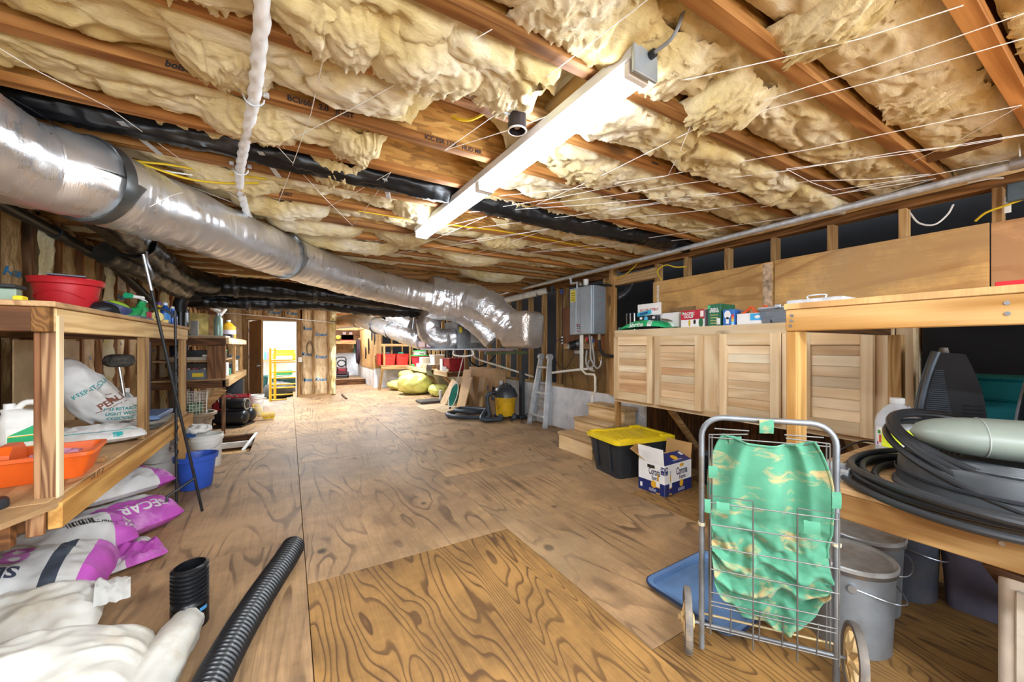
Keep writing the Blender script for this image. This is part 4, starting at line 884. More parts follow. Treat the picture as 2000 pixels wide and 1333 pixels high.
text('STELLA ARTOIS', .032, RED, t, (-.0305, w / 2 + .02, h + .045), (0, 1, 0), (0, 0, -1), bold=.02)
link('side_board', B().box(-.02, w / 2, 0, .2, w / 2 + .115, h * .8, .002), WHB, t); text('STELLA ARTOIS', .018, RED, t, (.13, -w / 2 - .001, h * .35), (1, 0, 0), (0, 0, 1), bold=.03); ell_plate(.035, .045, RED, t, (.13, -w / 2, h * .3), (1, 0, 0), (0, 0, 1)); ell_plate(.02, .02, INKK, t, (.13, -w / 2 - .002, h * .75), (1, 0, 0), (0, 0, 1))
BX = thing('small_pack', 'small turquoise pack leaning on the soda carton', 'pack', (3.02, W(1258, 605, x=3.02).y, Z1 + .12), .0, rx=-.12)
link('pack', B().box(0, -.085, .02, .05, .085, .06, .004), pm('35b4cc', .35), BX); link('window', B().box(-.002, -.05, .03, .001, .05, .048, .001), pm('2a4a8a', .3), BX); 
BX2 = thing('tape_pack', 'dark blister pack with blue dial behind the soda carton', 'pack', (3.0, W(1265, 620, x=3.0).y, Z1)); link('pack', B().box(0, -.115, .0, .04, .115, .128, .003), pm('2a2e38', .4), BX2); ell_plate(.022, .022, pm('56b4dc', .3), BX2, (0, .02, .105), (0, -1, 0), (0, 0, 1), 'dial'); plate(.03, .02, WHB, BX2, (0, -.07, .11), (0, -1, 0), (0, 0, 1)); plate(.03, .02, WHB, BX2, (0, .08, .11), (0, -1, 0), (0, 0, 1))
t, w, h = carton('root_box', 'crimson and white printed box second along the cabinet top', 1330, 1376, 606, 2.99, .2, WHB)
plate(w, h * .55, RED, t, (0, 0, h * .725), (0, -1, 0), (0, 0, 1), 'red_panel'); text('PACIFIC', .032, WHB, t, (-.0012, w * .16, h * .8), (0, -1, 0), (0, 0, 1), bold=.03); text('GOLD', .032, WHB, t, (-.0012, w * .16, h * .62), (0, -1, 0), (0, 0, 1), bold=.03)
plate(.03, .05, WHB, t, (-.001, -w * .4, h * .75), (0, -1, 0), (0, 0, 1)); plate(.016, .03, GRN, t, (-.001, -w * .0, h * .7), (0, -1, 0), (0, 0, 1)); plate(.02, .02, GRN, t, (-.001, w * .42, h * .85), (0, -1, 0), (0, 0, 1))
ell_plate(.01, .03, YEL, t, (-.001, w * .12, h * .25), (0, -1, 0), (0, 0, 1)); ell_plate(.02, .04, pm('2a6a3a', .5), t, (-.001, -w * .36, h * .25), (0, -1, 0), (0, 0, 1)); ell_plate(.012, .02, INKK, t, (-.001, -w * .1, h * .3), (0, -1, 0), (0, 0, 1)); plate(.2, h * .9, pm('c8bcc8', .5), t, (.1, -w / 2, h / 2), (1, 0, 0), (0, 0, 1))
t, w, h = carton('seed_box', 'tall dark green printed box in the middle of the cabinet top', 1382.5, 1408, 594.5, 2.97, .2, pm('1d6a4a', .4, var=.08, bump=0))
text('IRISH', .028, WHB, t, (-.001, 0, h * .76), (0, -1, 0), (0, 0, 1), bold=.03); text('SPRING', .024, WHB, t, (-.001, 0, h * .66), (0, -1, 0), (0, 0, 1), bold=.03); plate(.03, .05, WHB, t, (-.001, -w * .32, .035), (0, -1, 0), (0, 0, 1)); plate(.022, .025, pm('52c08a', .4), t, (-.001, w * .4, h - .02), (0, -1, 0), (0, 0, 1))
for k in range(5): plate(w * .6, .006, pm('c9b46a', .5), t, (-.001, 0, h * .5 - .022 * k), (0, -1, 0), (0, 0, 1), 'print_line')
t, w, h = carton('bulb_box', 'blue light bulb box against the green box', 1412, 1434, 605, 2.955, .09, pm('2f6fc0', .4, var=.05, bump=0))
ell_plate(.026, .034, WHB, t, (0, .008, h * .66), (0, -1, 0), (0, 0, 1), 'bulb_print'); plate(.024, .05, WHB, t, (-.0006, .008, h * .3), (0, -1, 0), (0, 0, 1), 'bulb_print')
for k, c in enumerate(('e0402a', 'e88a2a', 'f0d040', '8fd0e8', 'e8eef2')): plate(.02, .018, pm(c, .5), t, (-.001, -w * .5 + .011, h * .6 - .019 * k), (0, -1, 0), (0, 0, 1), 'colour_bar')
t = thing('open_carton', 'open white carton with a blue label holding cords', 'box', (2.97, W(1470, 640, x=2.97).y, Z1)); w = W(1433, 640, x=2.97).y - W(1497, 640, x=2.97).y
b = B(); tub(b, .22, w, .082, .004, 1.0, .003, .0005); b.v = [p + V((.11, 0, 0)) for p in b.v]; link('carton', b, WHB, t); plate(w * .45, .05, pm('3aa4dc', .4), t, (-.001, -w * .15, .052), (0, -1, 0), (0, 0, 1)); ell_plate(.02, .012, WHB, t, (-.002, -w * .15, .052), (0, -1, 0), (0, 0, 1)); plate(.1, .05, pm('3aa4dc', .4), t, (.06, -w / 2 - .001, .052), (1, 0, 0), (0, 0, 1))
single('cord_bundle', B().tube(spl([(2.99, W(1452 + 9 * k, 620, x=3).y, Z1 + .082 + .022 * (k % 3)) for k in range(7)], 6), .011, 8), pm('e05a2a', .4), 'orange cord lying on the open white carton', 'cord')
b = B()
for k in range(3): b.tube(spl([W(1478 + 4 * k, 617, x=3.0), W(1490, 607 + 2 * k, x=3.0), W(1502 + k, 615, x=2.98), W(1507, 632, x=2.955)], 6), .007, 6)
single('cord_bundle', b, RUB, 'black cord drooping from the open white carton', 'cord')
single('metal_cup', B().lathe([(.02, 0), (.028, .05), (.024, .05), (.017, .004)], 14, cap=(True, False)), STEEL, 'small metal fitting inside the open white carton', 'fitting', (3.03, W(1456, 620, x=3.03).y, Z1 + .06))
single('rainbow_pack', B().box(0, -.06, 0, .03, .06, .1, .003), pm('d8702a', .5, var=.4, scale=30), 'orange and blue pack behind the open white carton', 'pack', (3.2, W(1440, 620, x=3.2).y, Z1))
PB = thing('clear_case', 'clear plastic case with metal latches where cabinet meets the bench shelf', 'case', (3.05, W(1530, 620, x=3.05).y, Z1 + .002))
b = B(); tub(b, .2, .24, .10, .02, .9, .003, .006); link('case', b, clear('clear_grey', (190, 198, 206), .2, .7), PB); b = B(); rbox(b, .21, .25, .014, .02, .1, .004); link('lid', b, pm('c4ccd4', .3), PB); link('latch', B().box(-.13, -.04, .1, -.112, -.0, .125, .003), STEEL, PB); link('contents', B().box(-.09, -.1, .005, .09, .1, .07, .02), pm('5a6470', .5, var=.4), PB)
# ================================================================== work bench with upper shelf
BZ, BXF = .70, 1.68
WBN = thing('work_bench', 'low plank work bench along the right side in the foreground', 'bench', (1.68, .755, 0))
b = B().box(BXF, -1.6, BZ - .02, 2.9, .755, BZ, .003); wpart('bench_top', b, SHELF_PLY, WBN)
b = B().box(BXF + .005, -1.6, BZ - .11, BXF + .043, .75, BZ - .02, .003); wpart('front_rail', b, wood('bench_rail', 'd0a468', 'a0703c', 1, cath=7), WBN)
b = B().box(BXF + .043, .71, BZ - .11, 2.9, .748, BZ - .02, .003); wpart('end_rail', b, LUM_X, WBN)
for y in (.2, -.6): wpart('brace', B().beam((BXF + .05, y + .02, BZ - .11), (2.75, y + .05, .02), .04, .09, (0, 1, 0)), DARKW, WBN)
for y in (.64, -.8): wpart('leg', B().box(2.8, y - .02, 0, 2.86, y + .02, BZ - .11), DARKW, WBN)
for u, v in ((1957, 1062), (1972, 1052)): q = W(u, v, x=BXF + .005); wpart('bolt_head', B().cyl((q.x - .004, q.y, q.z), (q.x, q.y, q.z), .006, n=10), STEEL, WBN)
US = thing('bench_shelf', 'raised plywood shelf on wooden posts over the bench', 'shelf', (1.8, .8, BZ))
b = B().box(1.78, -1.6, 1.352, 2.88, .80, 1.376, .002); b.box(2.88, -1.6, 1.352, WX - .03, .70, 1.376, .002); wpart('shelf_board', b, PLYZ, US)
b = B().box(1.785, -1.6, 1.262, 1.823, .795, 1.352, .003); wpart('front_rail', b, wood('shelf_rail', 'dcae70', 'b4803e', 1, cath=5, tone=.05), US)
b = B().box(1.823, .757, 1.262, 2.86, .795, 1.352, .003); wpart('end_rail', b, OLD_X, US)
b = B().box(1.823, -.4, 1.262, 2.86, -.362, 1.352, .003); wpart('cross_rail', b, OLD_X, US)
b = B().box(1.79, .757, BZ - .10, 1.88, .795, 1.262, .003); wpart('post', b, wood('post_z', 'dcac68', 'b07c3c', 2, cath=6, tone=.05), US)
b = B().box(2.80, .70, BZ + .001, 2.86, .755, 1.262, .003); wpart('post', b, LUM_Z, US)
for u, v in ((1547, 617), (1546, 627), (1544, 637), (1967, 592), (1968, 613)):
    q = W(u, v, x=1.785); wpart('screw_head', B().cyl((1.782, q.y, q.z), (1.786, q.y, q.z), .0062, n=10), STEEL, US)
b = B().box(3.37, -1.6, .6, 3.39, .75, 1.35, 0); wpart('back_board', b, DARK, US)
q = W(1693, 582, x=3.3); single('red_tie', B().tube(spl([(3.3, q.y + .12, 1.43), (3.3, q.y + .08, 1.41), (3.3, q.y + .06, 1.378)], 6), .005, 6), RED, 'small red tie standing on the bench shelf against the plywood', 'tie')
RB = thing('red_box', 'red box with white lettering at the right edge of the bench shelf', 'box', tuple(W(1985, 560, x=2.1).xy) + (1.377,)); link('carton', B().box(0, -.15, 0, .12, .045, .045, .002), pm('c8242c', .4), RB)
text('SELF-ADHESIVE', .016, WHB, RB, (-.001, -.06, .022), (0, -1, 0), (0, 0, 1), bold=.02)
single('handle_case', B().tube(spl([(0, -.03, 0), (0, -.03, .014), (0, .03, .014), (0, .03, 0)], 3), .003, 6).box(-.03, -.10, -.022, .1, .10, -.001, .004), GALV, 'grey metal case with a raised handle lying at the shelf corner', 'case', tuple(W(1595, 597, x=1.9).xy) + (1.40,))
# pails
def pail(label, x, y, r=.143, h=.345, c='8d9296', rz=0):
    t = thing('paint_pail', label, 'pail', (x, y, 0), rz, 'grey metal pails under the bench')
    link('body', B().lathe([(r * .9, 0), (r * .92, .004), (r, h * .93), (r * 1.02, h * .95), (r * 1.0, h * .97)], 40, cap=(True, False)), pm(c, .42, .35, var=.16, scale=5, dirt='6a625c'), t)
    link('lid', B().lathe([(r * 1.0, h * .955), (r * 1.06, h * .95), (r * 1.07, h * .985), (r * 1.04, h * 1.0), (r * .99, h * .995), (r * .93, h * .975), (0, h * .978)], 40), pm('b0b2b0', .4, .3, var=.18, dirt='8a6a4a'), t)
    link('rim_band', B().lathe([(r * 1.02, h * .90), (r * 1.05, h * .905), (r * 1.05, h * .95), (r * 1.02, h * .955)], 40), pm('5a5652', .5, .4, dirt='7a5a3a'), t)
    bl = B().tube(spl([(-r * 1.0, 0, h * .78), (-r * .8, -r * .85, h * .70), (0, -r * 1.2, h * .62), (r * .8, -r * .85, h * .70), (r * 1.0, 0, h * .78)], 8), .0028, 6); link('bail', bl, STEEL, t)
    for s in (-1, 1): link('ear', B().cyl((s * r * .97, 0, h * .78), (s * r * 1.06, 0, h * .78), .014, n=10), STEEL, t)
    return t
pail('grey metal pail with rusty lid standing nearest the cart, under the bench end', 2.0, .66, rz=.4); pail('grey metal pail behind the nearest one, pushed under the bench', 2.33, .72, c='7c8084', rz=-.3); pail('dark metal pail deepest under the bench', 2.62, .66, .135, .34, '4a4e58')
# jug
J = thing('vinegar_jug', 'clear plastic gallon jug with a yellow label standing on the bench', 'jug', (2.40, .615, BZ + .001), -1.0, rx=0)
CLR = clear('jug_plastic', (238, 241, 245), .25, .3)
link('body', B().lathe([(.0, 0), (.066, .0), (.074, .01), (.075, .08), (.075, .15), (.068, .18), (.045, .215), (.024, .236), (.022, .25)], 32), CLR, J)
link('cap', B().lathe([(.025, .238), (.026, .24), (.026, .262), (.022, .264), (0, .264)], 20), WHB, J)
link('handle', B().tube(spl([(.072, 0, .14), (.06, -.0, .185), (.03, 0, .225)], 6), .012, 10), clear('jug_grip', (205, 208, 212), .25, .4), J)
link('liquid', B().lathe([(0, .004), (.064, .004), (.072, .012), (.0735, .145), (0, .145)], 32), clear('liquid', (212, 220, 226), .05, .8), J)
def arc(r, a0, a1, z0, z1, n=14): return B().surf(lambda u, v: (r * math.cos(a0 + (a1 - a0) * u), r * math.sin(a0 + (a1 - a0) * u), z0 + (z1 - z0) * v), n, 1)
lb = link('label', arc(.0762, -2.6, -.9, .045, .13), pm('e4ee3a', .45, var=.03, bump=0), J); link('label', arc(.0764, -3.0, -2.6, .045, .13, 5), WHB, J); link('print_block', arc(.0768, -1.75, -1.2, .085, .098, 6), INKK, J); link('barcode', arc(.0768, -1.7, -1.2, .055, .076, 6), WHB, J)
ell = link('carrot_print', arc(.077, -2.75, -2.62, .06, .095, 3), pm('e8642a', .5), J); link('beet_print', arc(.077, -2.9, -2.8, .048, .062, 3), pm('a83aa0', .5), J); link('leaf_print', arc(.077, -2.85, -2.66, .1, .115, 3), pm('4aa03a', .5), J)
# small silver box at the bench end
SBX = thing('metal_box', 'small open silver tin at the far end of the bench', 'box', (1.80, .66, BZ + .001), .2); b = B(); tub(b, .10, .14, .045, .004, 1.0, .003, .002); link('tin', b, pm('c2c6ca', .3, .6), SBX); link('lining', B().box(-.045, -.065, .004, .045, .065, .01, 0), WHT, SBX)
single('thin_cord', B().tube(spl([W(1640, 880, z=BZ + .006), W(1665, 868, z=BZ + .01), W(1690, 862, z=BZ + .02), W(1715, 866, z=BZ + .006)], 8), .004, 6), RUB, 'thin black cord lying on the bench behind the jug', 'cord')
# coil of black tubing, round tub and tank
HC = thing('tubing_coil', 'coil of thick black tubing lying on the bench front', 'hose', (2.01, .27, BZ)); TB = pm('26282b', .4, var=.1, bump=.03)
for k, (r, z, cx, cy) in enumerate(((.425, .013, 0, 0), (.40, .034, .01, .0), (.385, .012, .02, .0), (.365, .034, .03, -.0), (.34, .013, .04, -.01), (.42, .055, .0, -.03))):
    link('loop', B().tube([(cx + r * math.cos(a * PI / 36), cy + r * .93 * math.sin(a * PI / 36), z + .004 * math.sin(a * .3 + k)) for a in range(72)], .0115, 10, closed=True), TB, HC)
for k, (dz, r, tl) in enumerate(((.075, .35, .20), (.082, .34, .24), (.085, .33, .22), (.09, .32, .17))):
    link('loop', B().tube([(.12 + r * math.cos(a * PI / 36), -.02 + r * .9 * math.sin(a * PI / 36), dz + .012 * k + tl * math.sin(a * PI / 36 + .25) * .55) for a in range(72)], .0115, 10, closed=True), TB, HC)
RT = thing('round_tub', 'dark round plastic tub turned over inside the tubing coil', 'tub', (2.04, .25, BZ + .001))
link('tub', B().lathe([(.275, .0), (.28, .0), (.278, .012), (.268, .02), (.262, .10), (.25, .115), (.10, .12), (0, .118)], 48), pm('3a3d40', .45, var=.15), RT); link('seam_band', B().lathe([(.27, .05), (.273, .052), (.273, .06), (.27, .062)], 48), RUB, RT); link('sticker', arc(.2695, -2.2, -2.02, .03, .08, 4), pm('c8a23a', .5), RT)
for q in range(10): link('top_ridge', B().tube([(.235 * math.cos(a * PI / 24) * (1 - q * .06), .235 * math.sin(a * PI / 24) * (1 - q * .06), .12) for a in range(48)], .004, 6, closed=True), pm('4a4d50', .4), RT)
TK = thing('grey_tank', 'pale grey rounded plastic tank lying on the round tub', 'tank', (2.03, .12, BZ + .135), -1.2)
def tank(u, v):
    th = 2 * PI * u; x = -.36 + .72 * v; e = max(0., 1 - abs(x / .36) ** 4.5) ** .5
    return (x, .115 * e * math.cos(th), .066 + .064 * e * math.sin(th))
link('shell', B().surf(tank, 36, 40, cu=True), pm('7a8278', .42, var=.09, scale=4, dirt='74766e'), TK); 
for x in (-.2, .12):
    e = max(0., 1 - abs(x / .36) ** 4.5) ** .5; link('seam', B().tube([(x, (.1155 * e) * math.cos(a * PI / 16), .066 + .0645 * e * math.sin(a * PI / 16)) for a in range(32)], .002, 6, closed=True), pm('9aa098', .4), TK)
# fan heaters
def leaf(label, x, y, rz, h, w, dep, c, rim, cap=True, lean=0.0):
    """arched heater seen from its side: curved front rim, mesh cheek, louvred back"""
    t = thing('fan_heater', label, 'heater', (x, y, BZ + .001), rz, 'heaters at the back of the bench')
    fr = [(-w * .55 + w * .34 * (k / 14) ** 2.2 + lean * (k / 14), h * (k / 14)) for k in range(15)]
    bk = [(w * .52 - w * .26 * (k / 14) ** 2.0 + lean * (k / 14) + .02 * math.sin(PI * k / 14), h * (.985 - 0) * (k / 14)) for k in range(15)]
    mid = [(a[0] + (c_[0] - a[0]) * .58, a[1]) for a, c_ in zip(fr, bk)]
    b = B().prism(fr + bk[::-1], -dep / 2, dep / 2, 'y'); link('shell', b, pm(c, .38, var=.1), t, None, 40)
    link('front_rim', B().tube([V((a[0] + .004, -dep / 2 - .003, a[1] + .004)) for a in fr], .010, 8).tube([V((a[0] + .004, dep / 2 + .003, a[1] + .004)) for a in fr], .010, 8), rim, t)
    g = B()
    for k in range(1, 40):
        f = k / 40 * .84; i = min(13, int(f * 14)); q = f * 14 - i; a = V((fr[i][0], 0, fr[i][1])).lerp(V((fr[i + 1][0], 0, fr[i + 1][1])), q); m = V((mid[i][0], 0, mid[i][1])).lerp(V((mid[i + 1][0], 0, mid[i + 1][1])), q)
        e = .25 + .75 * math.sin(PI * min(1, .5 + .5 * f)) ; g.beam(V((a.x + .018, -dep / 2 - .002, a.z)), V((a.x + .018 + (m.x - a.x - .02) * e, -dep / 2 - .002, a.z)), .004, .005)
    link('grille', g, pm('4e5862', .5), t)
    g = B()
    for k in range(10):
        f = .16 + k * .036; i = int(f * 14); g.beam(V((mid[i][0] + .015, -dep / 2 - .001, f * h)), V((bk[i][0] - .01, -dep / 2 - .001, f * h)), .004, .006)
    link('vents', g, pm('0e0f11', .5), t)
    if cap: link('knob', B().lathe([(.0, .024), (.014, .022), (.018, .0), (.016, -.01)], 12), pm('9a948c', .5), t, (fr[-1][0] + .03, 0, h))
    return t
leaf('black arched fan heater at the back of the bench, left of two', 2.75, .53, -1.30, .47, .19, .2, '24262a', pm('5c6874', .35)); leaf('black arched fan heater at the back of the bench, right of two', 2.68, .20, -1.25, .47, .19, .2, '202226', pm('b4bcc8', .3)); leaf('small beige slanted heater in front of the right black heater', 2.45, .05, -1.2, .33, .17, .16, 'a89c8c', pm('c0b4a4', .4), False, .08)
single('teal_crate', B().box(-.13, -.35, 0, .13, .12, .1, .01).box(-.135, -.355, .1, .135, .125, .115, .005).box(-.1, -.3, -.2, .1, .1, 0, .01), pm('1f8a94', .45), 'teal lidded bin behind the black heaters', 'bin', (3.05, .42, BZ + .24)); single('bin_support', B().box(-.14, -.36, 0, .14, .13, .038, .003), pm('6a7070', .5), 'grey slab under the teal bin', 'slab', (3.05, .42, BZ + .001))
# under the bench
AP_ = thing('beige_appliance', 'beige louvred appliance standing on the floor at right under the bench', 'heater', (1.79, .10, 0)); b = B(); rbox(b, .26, .36, .55, .03, 0, .01, 1, .14, -.03); link('casing', b, pm('c0b4a6', .45), AP_)
link('side_panel', B().box(.0, -.16, .06, .012, .115, .50, .02), pm('b4a898', .45), AP_)
for k in range(15): link('louvre', B().beam((-.002, -.10, .26 + .018 * k), (-.002, .04, .268 + .018 * k), .008, .004), pm('8a7e70', .5), AP_)
CB = thing('clear_bin', 'clear bin of purple cloth under the bench behind the brace', 'bin', (2.75, .42, 0), .1); b = B(); tub(b, .28, .24, .30, .03, .85, .004, .012); link('bin', b, pm('57535f', .3, var=.15), CB); link('cloth', B().surf(lambda u, v: (.11 * math.cos(2 * PI * u) * math.sin(PI * v) ** .4, .09 * math.sin(2 * PI * u) * math.sin(PI * v) ** .4, .02 + .24 * v + .02 * fbm(u * 5, v * 4, 2)), 20, 12, cu=True), pm('7a4a8a', .8, var=.3), CB)
# ================================================================== shopping cart
aL = V((1.37, .945, 0)); aR = V((1.68, .547, 0)); axd = (aR - aL).normalized(); CRZ = math.atan2(axd.y, axd.x)
CT = thing('shopping_cart', 'folding wire shopping cart with a crumpled green bag and two wheels', 'cart', tuple((aL + aR) / 2), CRZ)
FRM = pm('84888c', .45, .6, var=.15, dirt='7a6a50'); WIR = pm('6e6c68', .5, .6, var=.15)
hw, ht, rc = .212, .925, .075
P = [V((-hw, 0, .02)), V((-hw, 0, ht - rc))] + [V((-hw + rc - rc * math.cos(a), 0, ht - rc + rc * math.sin(a))) for a in [PI / 2 * k / 6 for k in range(1, 7)]]
P += [V((-p.x, p.y, p.z)) for p in P[::-1]]
link('frame_tube', B().tube(P, .0105, 12), FRM, CT)
link('axle', B().cyl((-.265, .0, .115), (.265, .0, .115), .006, n=8), FRM, CT)
link('cross_bar', B().cyl((-hw, 0, .155), (hw, 0, .155), .0045, n=8), pm('b09a70', .45, .4), CT)
for s in (-1, 1):
    link('collar', B().cyl((s * hw, 0, .50), (s * hw, 0, .512), .014, n=10), pm('c8bca0', .5), CT)
fw = -.03
def wire(pts, r=.0024): return B().tube([V(p) for p in pts], r, 6)
b = B()
for x in (-.188, -.178, .178, .188): b.tube([V((x, fw * .6, .14)), V((x, fw * .6, .86))], .0026, 6)
b.tube([V((-.188, fw * .6, .86)), V((-.06, fw * .6, .872)), V((-.055, fw * .6, .885)), V((-.17, fw * .6, .885))], .0026, 6); b.tube([V((-.188, fw * .6, .85)), V((.188, fw * .6, .85))], .0026, 6)
b.tube([V((.188, fw * .6, .86)), V((.06, fw * .6, .868)), V((.055, fw * .6, .88)), V((.17, fw * .6, .88))], .0026, 6)
link('back_wires', b, WIR, CT)
b = B(); yf = -.088
for z in (.625, .545, .462, .38, .295): b.tube([V((-.19, yf, z)), V((.19, yf, z))], .0024, 6)
for x in (-.055, .075): b.tube([V((x, yf, .625)), V((x, yf, .12))], .0026, 6)
b.tube([V((-.19, yf, .14)), V((-.19, yf, .65)), V((-.055, yf, .65)), V((-.055, yf, .625))], .0026, 6); b.tube([V((.19, yf, .14)), V((.19, yf, .645)), V((.075, yf, .645)), V((.075, yf, .62))], .0026, 6)
for x in (-.12, -.03, .04, .14): b.tube([V((x, yf + .02, .255)), V((x, yf + .04, .13))], .0024, 6)
for z in (.25, .235): b.tube([V((-.19, yf + .02, z)), V((.19, yf + .02, z))], .0024, 6)
b.tube([V((-.2, yf + .04, .135)), V((.2, yf + .04, .135))], .0028, 6)
link('basket_wires', b, WIR, CT)
BAG = NT('green_canvas'); vv = BAG.coord((1, 1, 1), rnd=False); n1 = BAG.noise(vv, 5, 5, .6); cc = BAG.ramp(n1, [(.3, '2f6c50'), (.7, '4e9474')]); dn = BAG.noise(BAG.coord((3, 3, 7), rnd=False), 2.4, 5, .65, .6); cc = BAG.mix(BAG.ramp(dn, [(.53, 0.0), (.66, .85)]), cc, 'b8945e'); BAG.col(cc); BAG.set(Roughness=.75, Sheen_Weight=.2); BAG.bump(BAG.noise(BAG.coord((1, 1, 1), rnd=False), 420, 2), .08, .001)
def bag(u, v):   # v from the top down
    z = .855 - .655 * v; s = 2 * u - 1
    hwv = .176 + .014 * math.sin(PI * min(1, v * 1.7)) if v < .55 else .180 - .010 * ((v - .55) / .45) ** 3
    if v < .28: hwv = min(hwv, .14 + .06 * (v / .28) ** .6)
    x = s * hwv
    up = .018 * math.cos(s * 4.2 + .6) * (1 - v) + .024 * nz(s * 2.1, v * 1.6, 3) + .026 * math.exp(-((s + .52 + .25 * v) / .13) ** 2) * (1 - v) + .028 * math.exp(-((s - .62 - .2 * v) / .11) ** 2) * (1 - v) - .012 * math.exp(-((s - .38) / .12) ** 2)
    k = max(0, min(1, (v - .42) / .18)); fold = .026 * math.sin(v * 40 + 1.9 * nz(s * 2.2, v * 5, 7) * 3 + s * 1.2) + .014 * abs(nz(s * 4.5, v * 13, 2)) * 2 + .03 * nz(s * 1.6, v * 6, 9)
    sag = .012 * (s * s) if v > .85 else 0
    y = -.03 - up * (1 - k) - k * (fold * .85 + .01)
    z += -.028 * math.cos(s * PI * .9) * (v < .02) * 0 + (.02 * s * s - .01) * (1 if v < .03 else 0) + k * .012 * math.sin(s * 5 + v * 9) + (.11 * abs(s) ** 3.2) * max(0, (v - .6) / .4)
    z -= .006 * max(0, 1 - v / .1) * (1 - s * s)
    y = max(-.082, y)
    return (x, y, z)
bg = link('canvas_bag', B().surf(bag, 80, 120), BAG.m, CT, None, 70)
md = bg.modifiers.new('thick', 'SOLIDIFY'); md.thickness = .002; md.offset = 1
b = B()
P1 = [V(bag(u, 0)) + V((0, -.003, 0)) for u in [k / 20 for k in range(21)]]; b.tube(P1, .004, 6)
for e in (0.0, 1.0): b.tube([V(bag(e, k / 24)) for k in range(15)], .004, 6)
link('bag_hem', b, BAG.m, CT)
for x, z, w, h2 in ((.0, .905, .045, .05), (-.10, .845, .042, .03), (.12, .838, .05, .03), (-.182, .74, .03, .045), (.182, .69, .025, .055), (-.15, .61, .042, .042), (.115, .585, .046, .045), (-.2, .61, .02, .05)):
    link('strap_tab', B().surf(lambda u, v, x=x, z=z, w=w, h2=h2: (x + w * (u - .5), (-.014 if z > .8 else -.09) * (1 if z < .88 else 1.2) - .004 * math.sin(PI * v), z + h2 * (v - .5) + .004 * nz(u * 3, z * 9)), 6, 8), BAG.m, CT)
TAN = pm('cfae78', .55, var=.14, dirt='a07a48')
for s, yaw in ((-1, 0), (1, 0)):
    x = s * .262; wl_ = bpy.data.objects.new('wheel', None); COL.objects.link(wl_); wl_.parent = CT; wl_.location = (x, .0, .117)
    if s > 0: wl_.rotation_euler = (0, .06, -.12)
    b = B(); N = 40; prof = [(.104, -.014), (.114, -.012), (.1165, -.005), (.1165, .005), (.114, .012), (.104, .014), (.098, .01), (.098, -.01)]
    b.surf(lambda u, v: (prof[int(round(v * 8)) % 8][1], prof[int(round(v * 8)) % 8][0] * math.cos(2 * PI * u), prof[int(round(v * 8)) % 8][0] * math.sin(2 * PI * u)), N, 8, cu=True, cv=True); link('tyre', b, pm('6a625a', .7, var=.2, dirt='a08a6a'), wl_)
    b = B(); b.surf(lambda u, v: ((-.006, .006, .008, -.008)[int(round(v * 4)) % 4], (.086, .086, .098, .098)[int(round(v * 4)) % 4] * math.cos(2 * PI * u), (.086, .086, .098, .098)[int(round(v * 4)) % 4] * math.sin(2 * PI * u)), N, 4, cu=True, cv=True)
    for k in range(8):
        a = 2 * PI * k / 8; ca, sa = math.cos(a), math.sin(a); wv = .022
        q = lambda r, t, xx: (xx, r * ca - t * sa, r * sa + t * ca)
        b.add([q(.02, -wv * .7, -.012), q(.02, wv * .7, -.012), q(.09, 0, -.004), q(.02, 0, -.022), q(.02, -wv * .7, .012), q(.02, wv * .7, .012), q(.09, 0, .004), q(.02, 0, .022)], [(0, 3, 2), (3, 1, 2), (4, 6, 7), (7, 6, 5), (0, 2, 6, 4), (1, 5, 6, 2)])
    b.cyl((-.024, 0, 0), (.024, 0, 0), .024, n=16); link('spoked_hub', b, TAN, wl_); link('axle_cap', B().cyl((s * .024, 0, 0), (s * .034, 0, 0), .012, n=12), TAN, wl_)
# blue lid on the floor
BL = thing('tote_cover', 'dusty blue storage tote cover lying upside down on the floor behind the cart', 'cover', (1.80, 1.10, .001), .03)
b = B(); b.rings([rrect(.50, .40, .05, 0), rrect(.53, .43, .055, .028), rrect(.545, .445, .06, .03), rrect(.54, .44, .058, .036), rrect(.50, .40, .05, .032), rrect(.485, .385, .045, .012), rrect(.4, .3, .04, .014), rrect(.38, .28, .04, .022)]); link('lid', b, pm('5c7da8', .5, var=.16, scale=4, dirt='8da4ba'), BL); link('rim_lip', B().tube([p for p in rrect(.545, .445, .06, .03, 6)], .006, 8, closed=True), pm('1f2f4a', .45), BL)
# ================================================================== black bin with yellow lid
YB_ = thing('storage_bin', 'black storage bin with a yellow ribbed lid below the cabinet', 'bin', (2.86, 2.62, 0), -.14)
b = B(); b.rings([rrect(.56, .38, .05, 0), rrect(.64, .46, .05, .30), rrect(.66, .48, .05, .30), rrect(.66, .48, .05, .325)]); link('body', b, pm('2b2e33', .5, var=.08), YB_)
for x in (-.17, 0, .17): link('rib', B().beam((x, -.20, .05), (x, -.232, .3), .03, .012, (0, 1, 0)), pm('2b2e33', .5, var=.08), YB_)
for y in (-.1, .1): link('rib', B().beam((-.298, y, .05), (-.325, y, .3), .03, .012, (1, 0, 0)), pm('2b2e33', .5, var=.08), YB_)
YL = pm('e8c81e', .4, var=.05)
b = B(); b.rings([rrect(.68, .50, .055, .318), rrect(.70, .52, .06, .322), rrect(.70, .52, .06, .352), rrect(.68, .50, .055, .358), rrect(.60, .42, .05, .36), rrect(.58, .40, .05, .348), rrect(.1, .06, .02, .348)]); link('lid', b, YL, YB_)
lid = YB_.children[-1]
for k in range(5):
    x = -.22 + .11 * k; link('lid_rib', B().beam((x - .05, -.17, .352), (x + .05, .17, .352), .006, .008), pm('d2b21a', .4), lid)
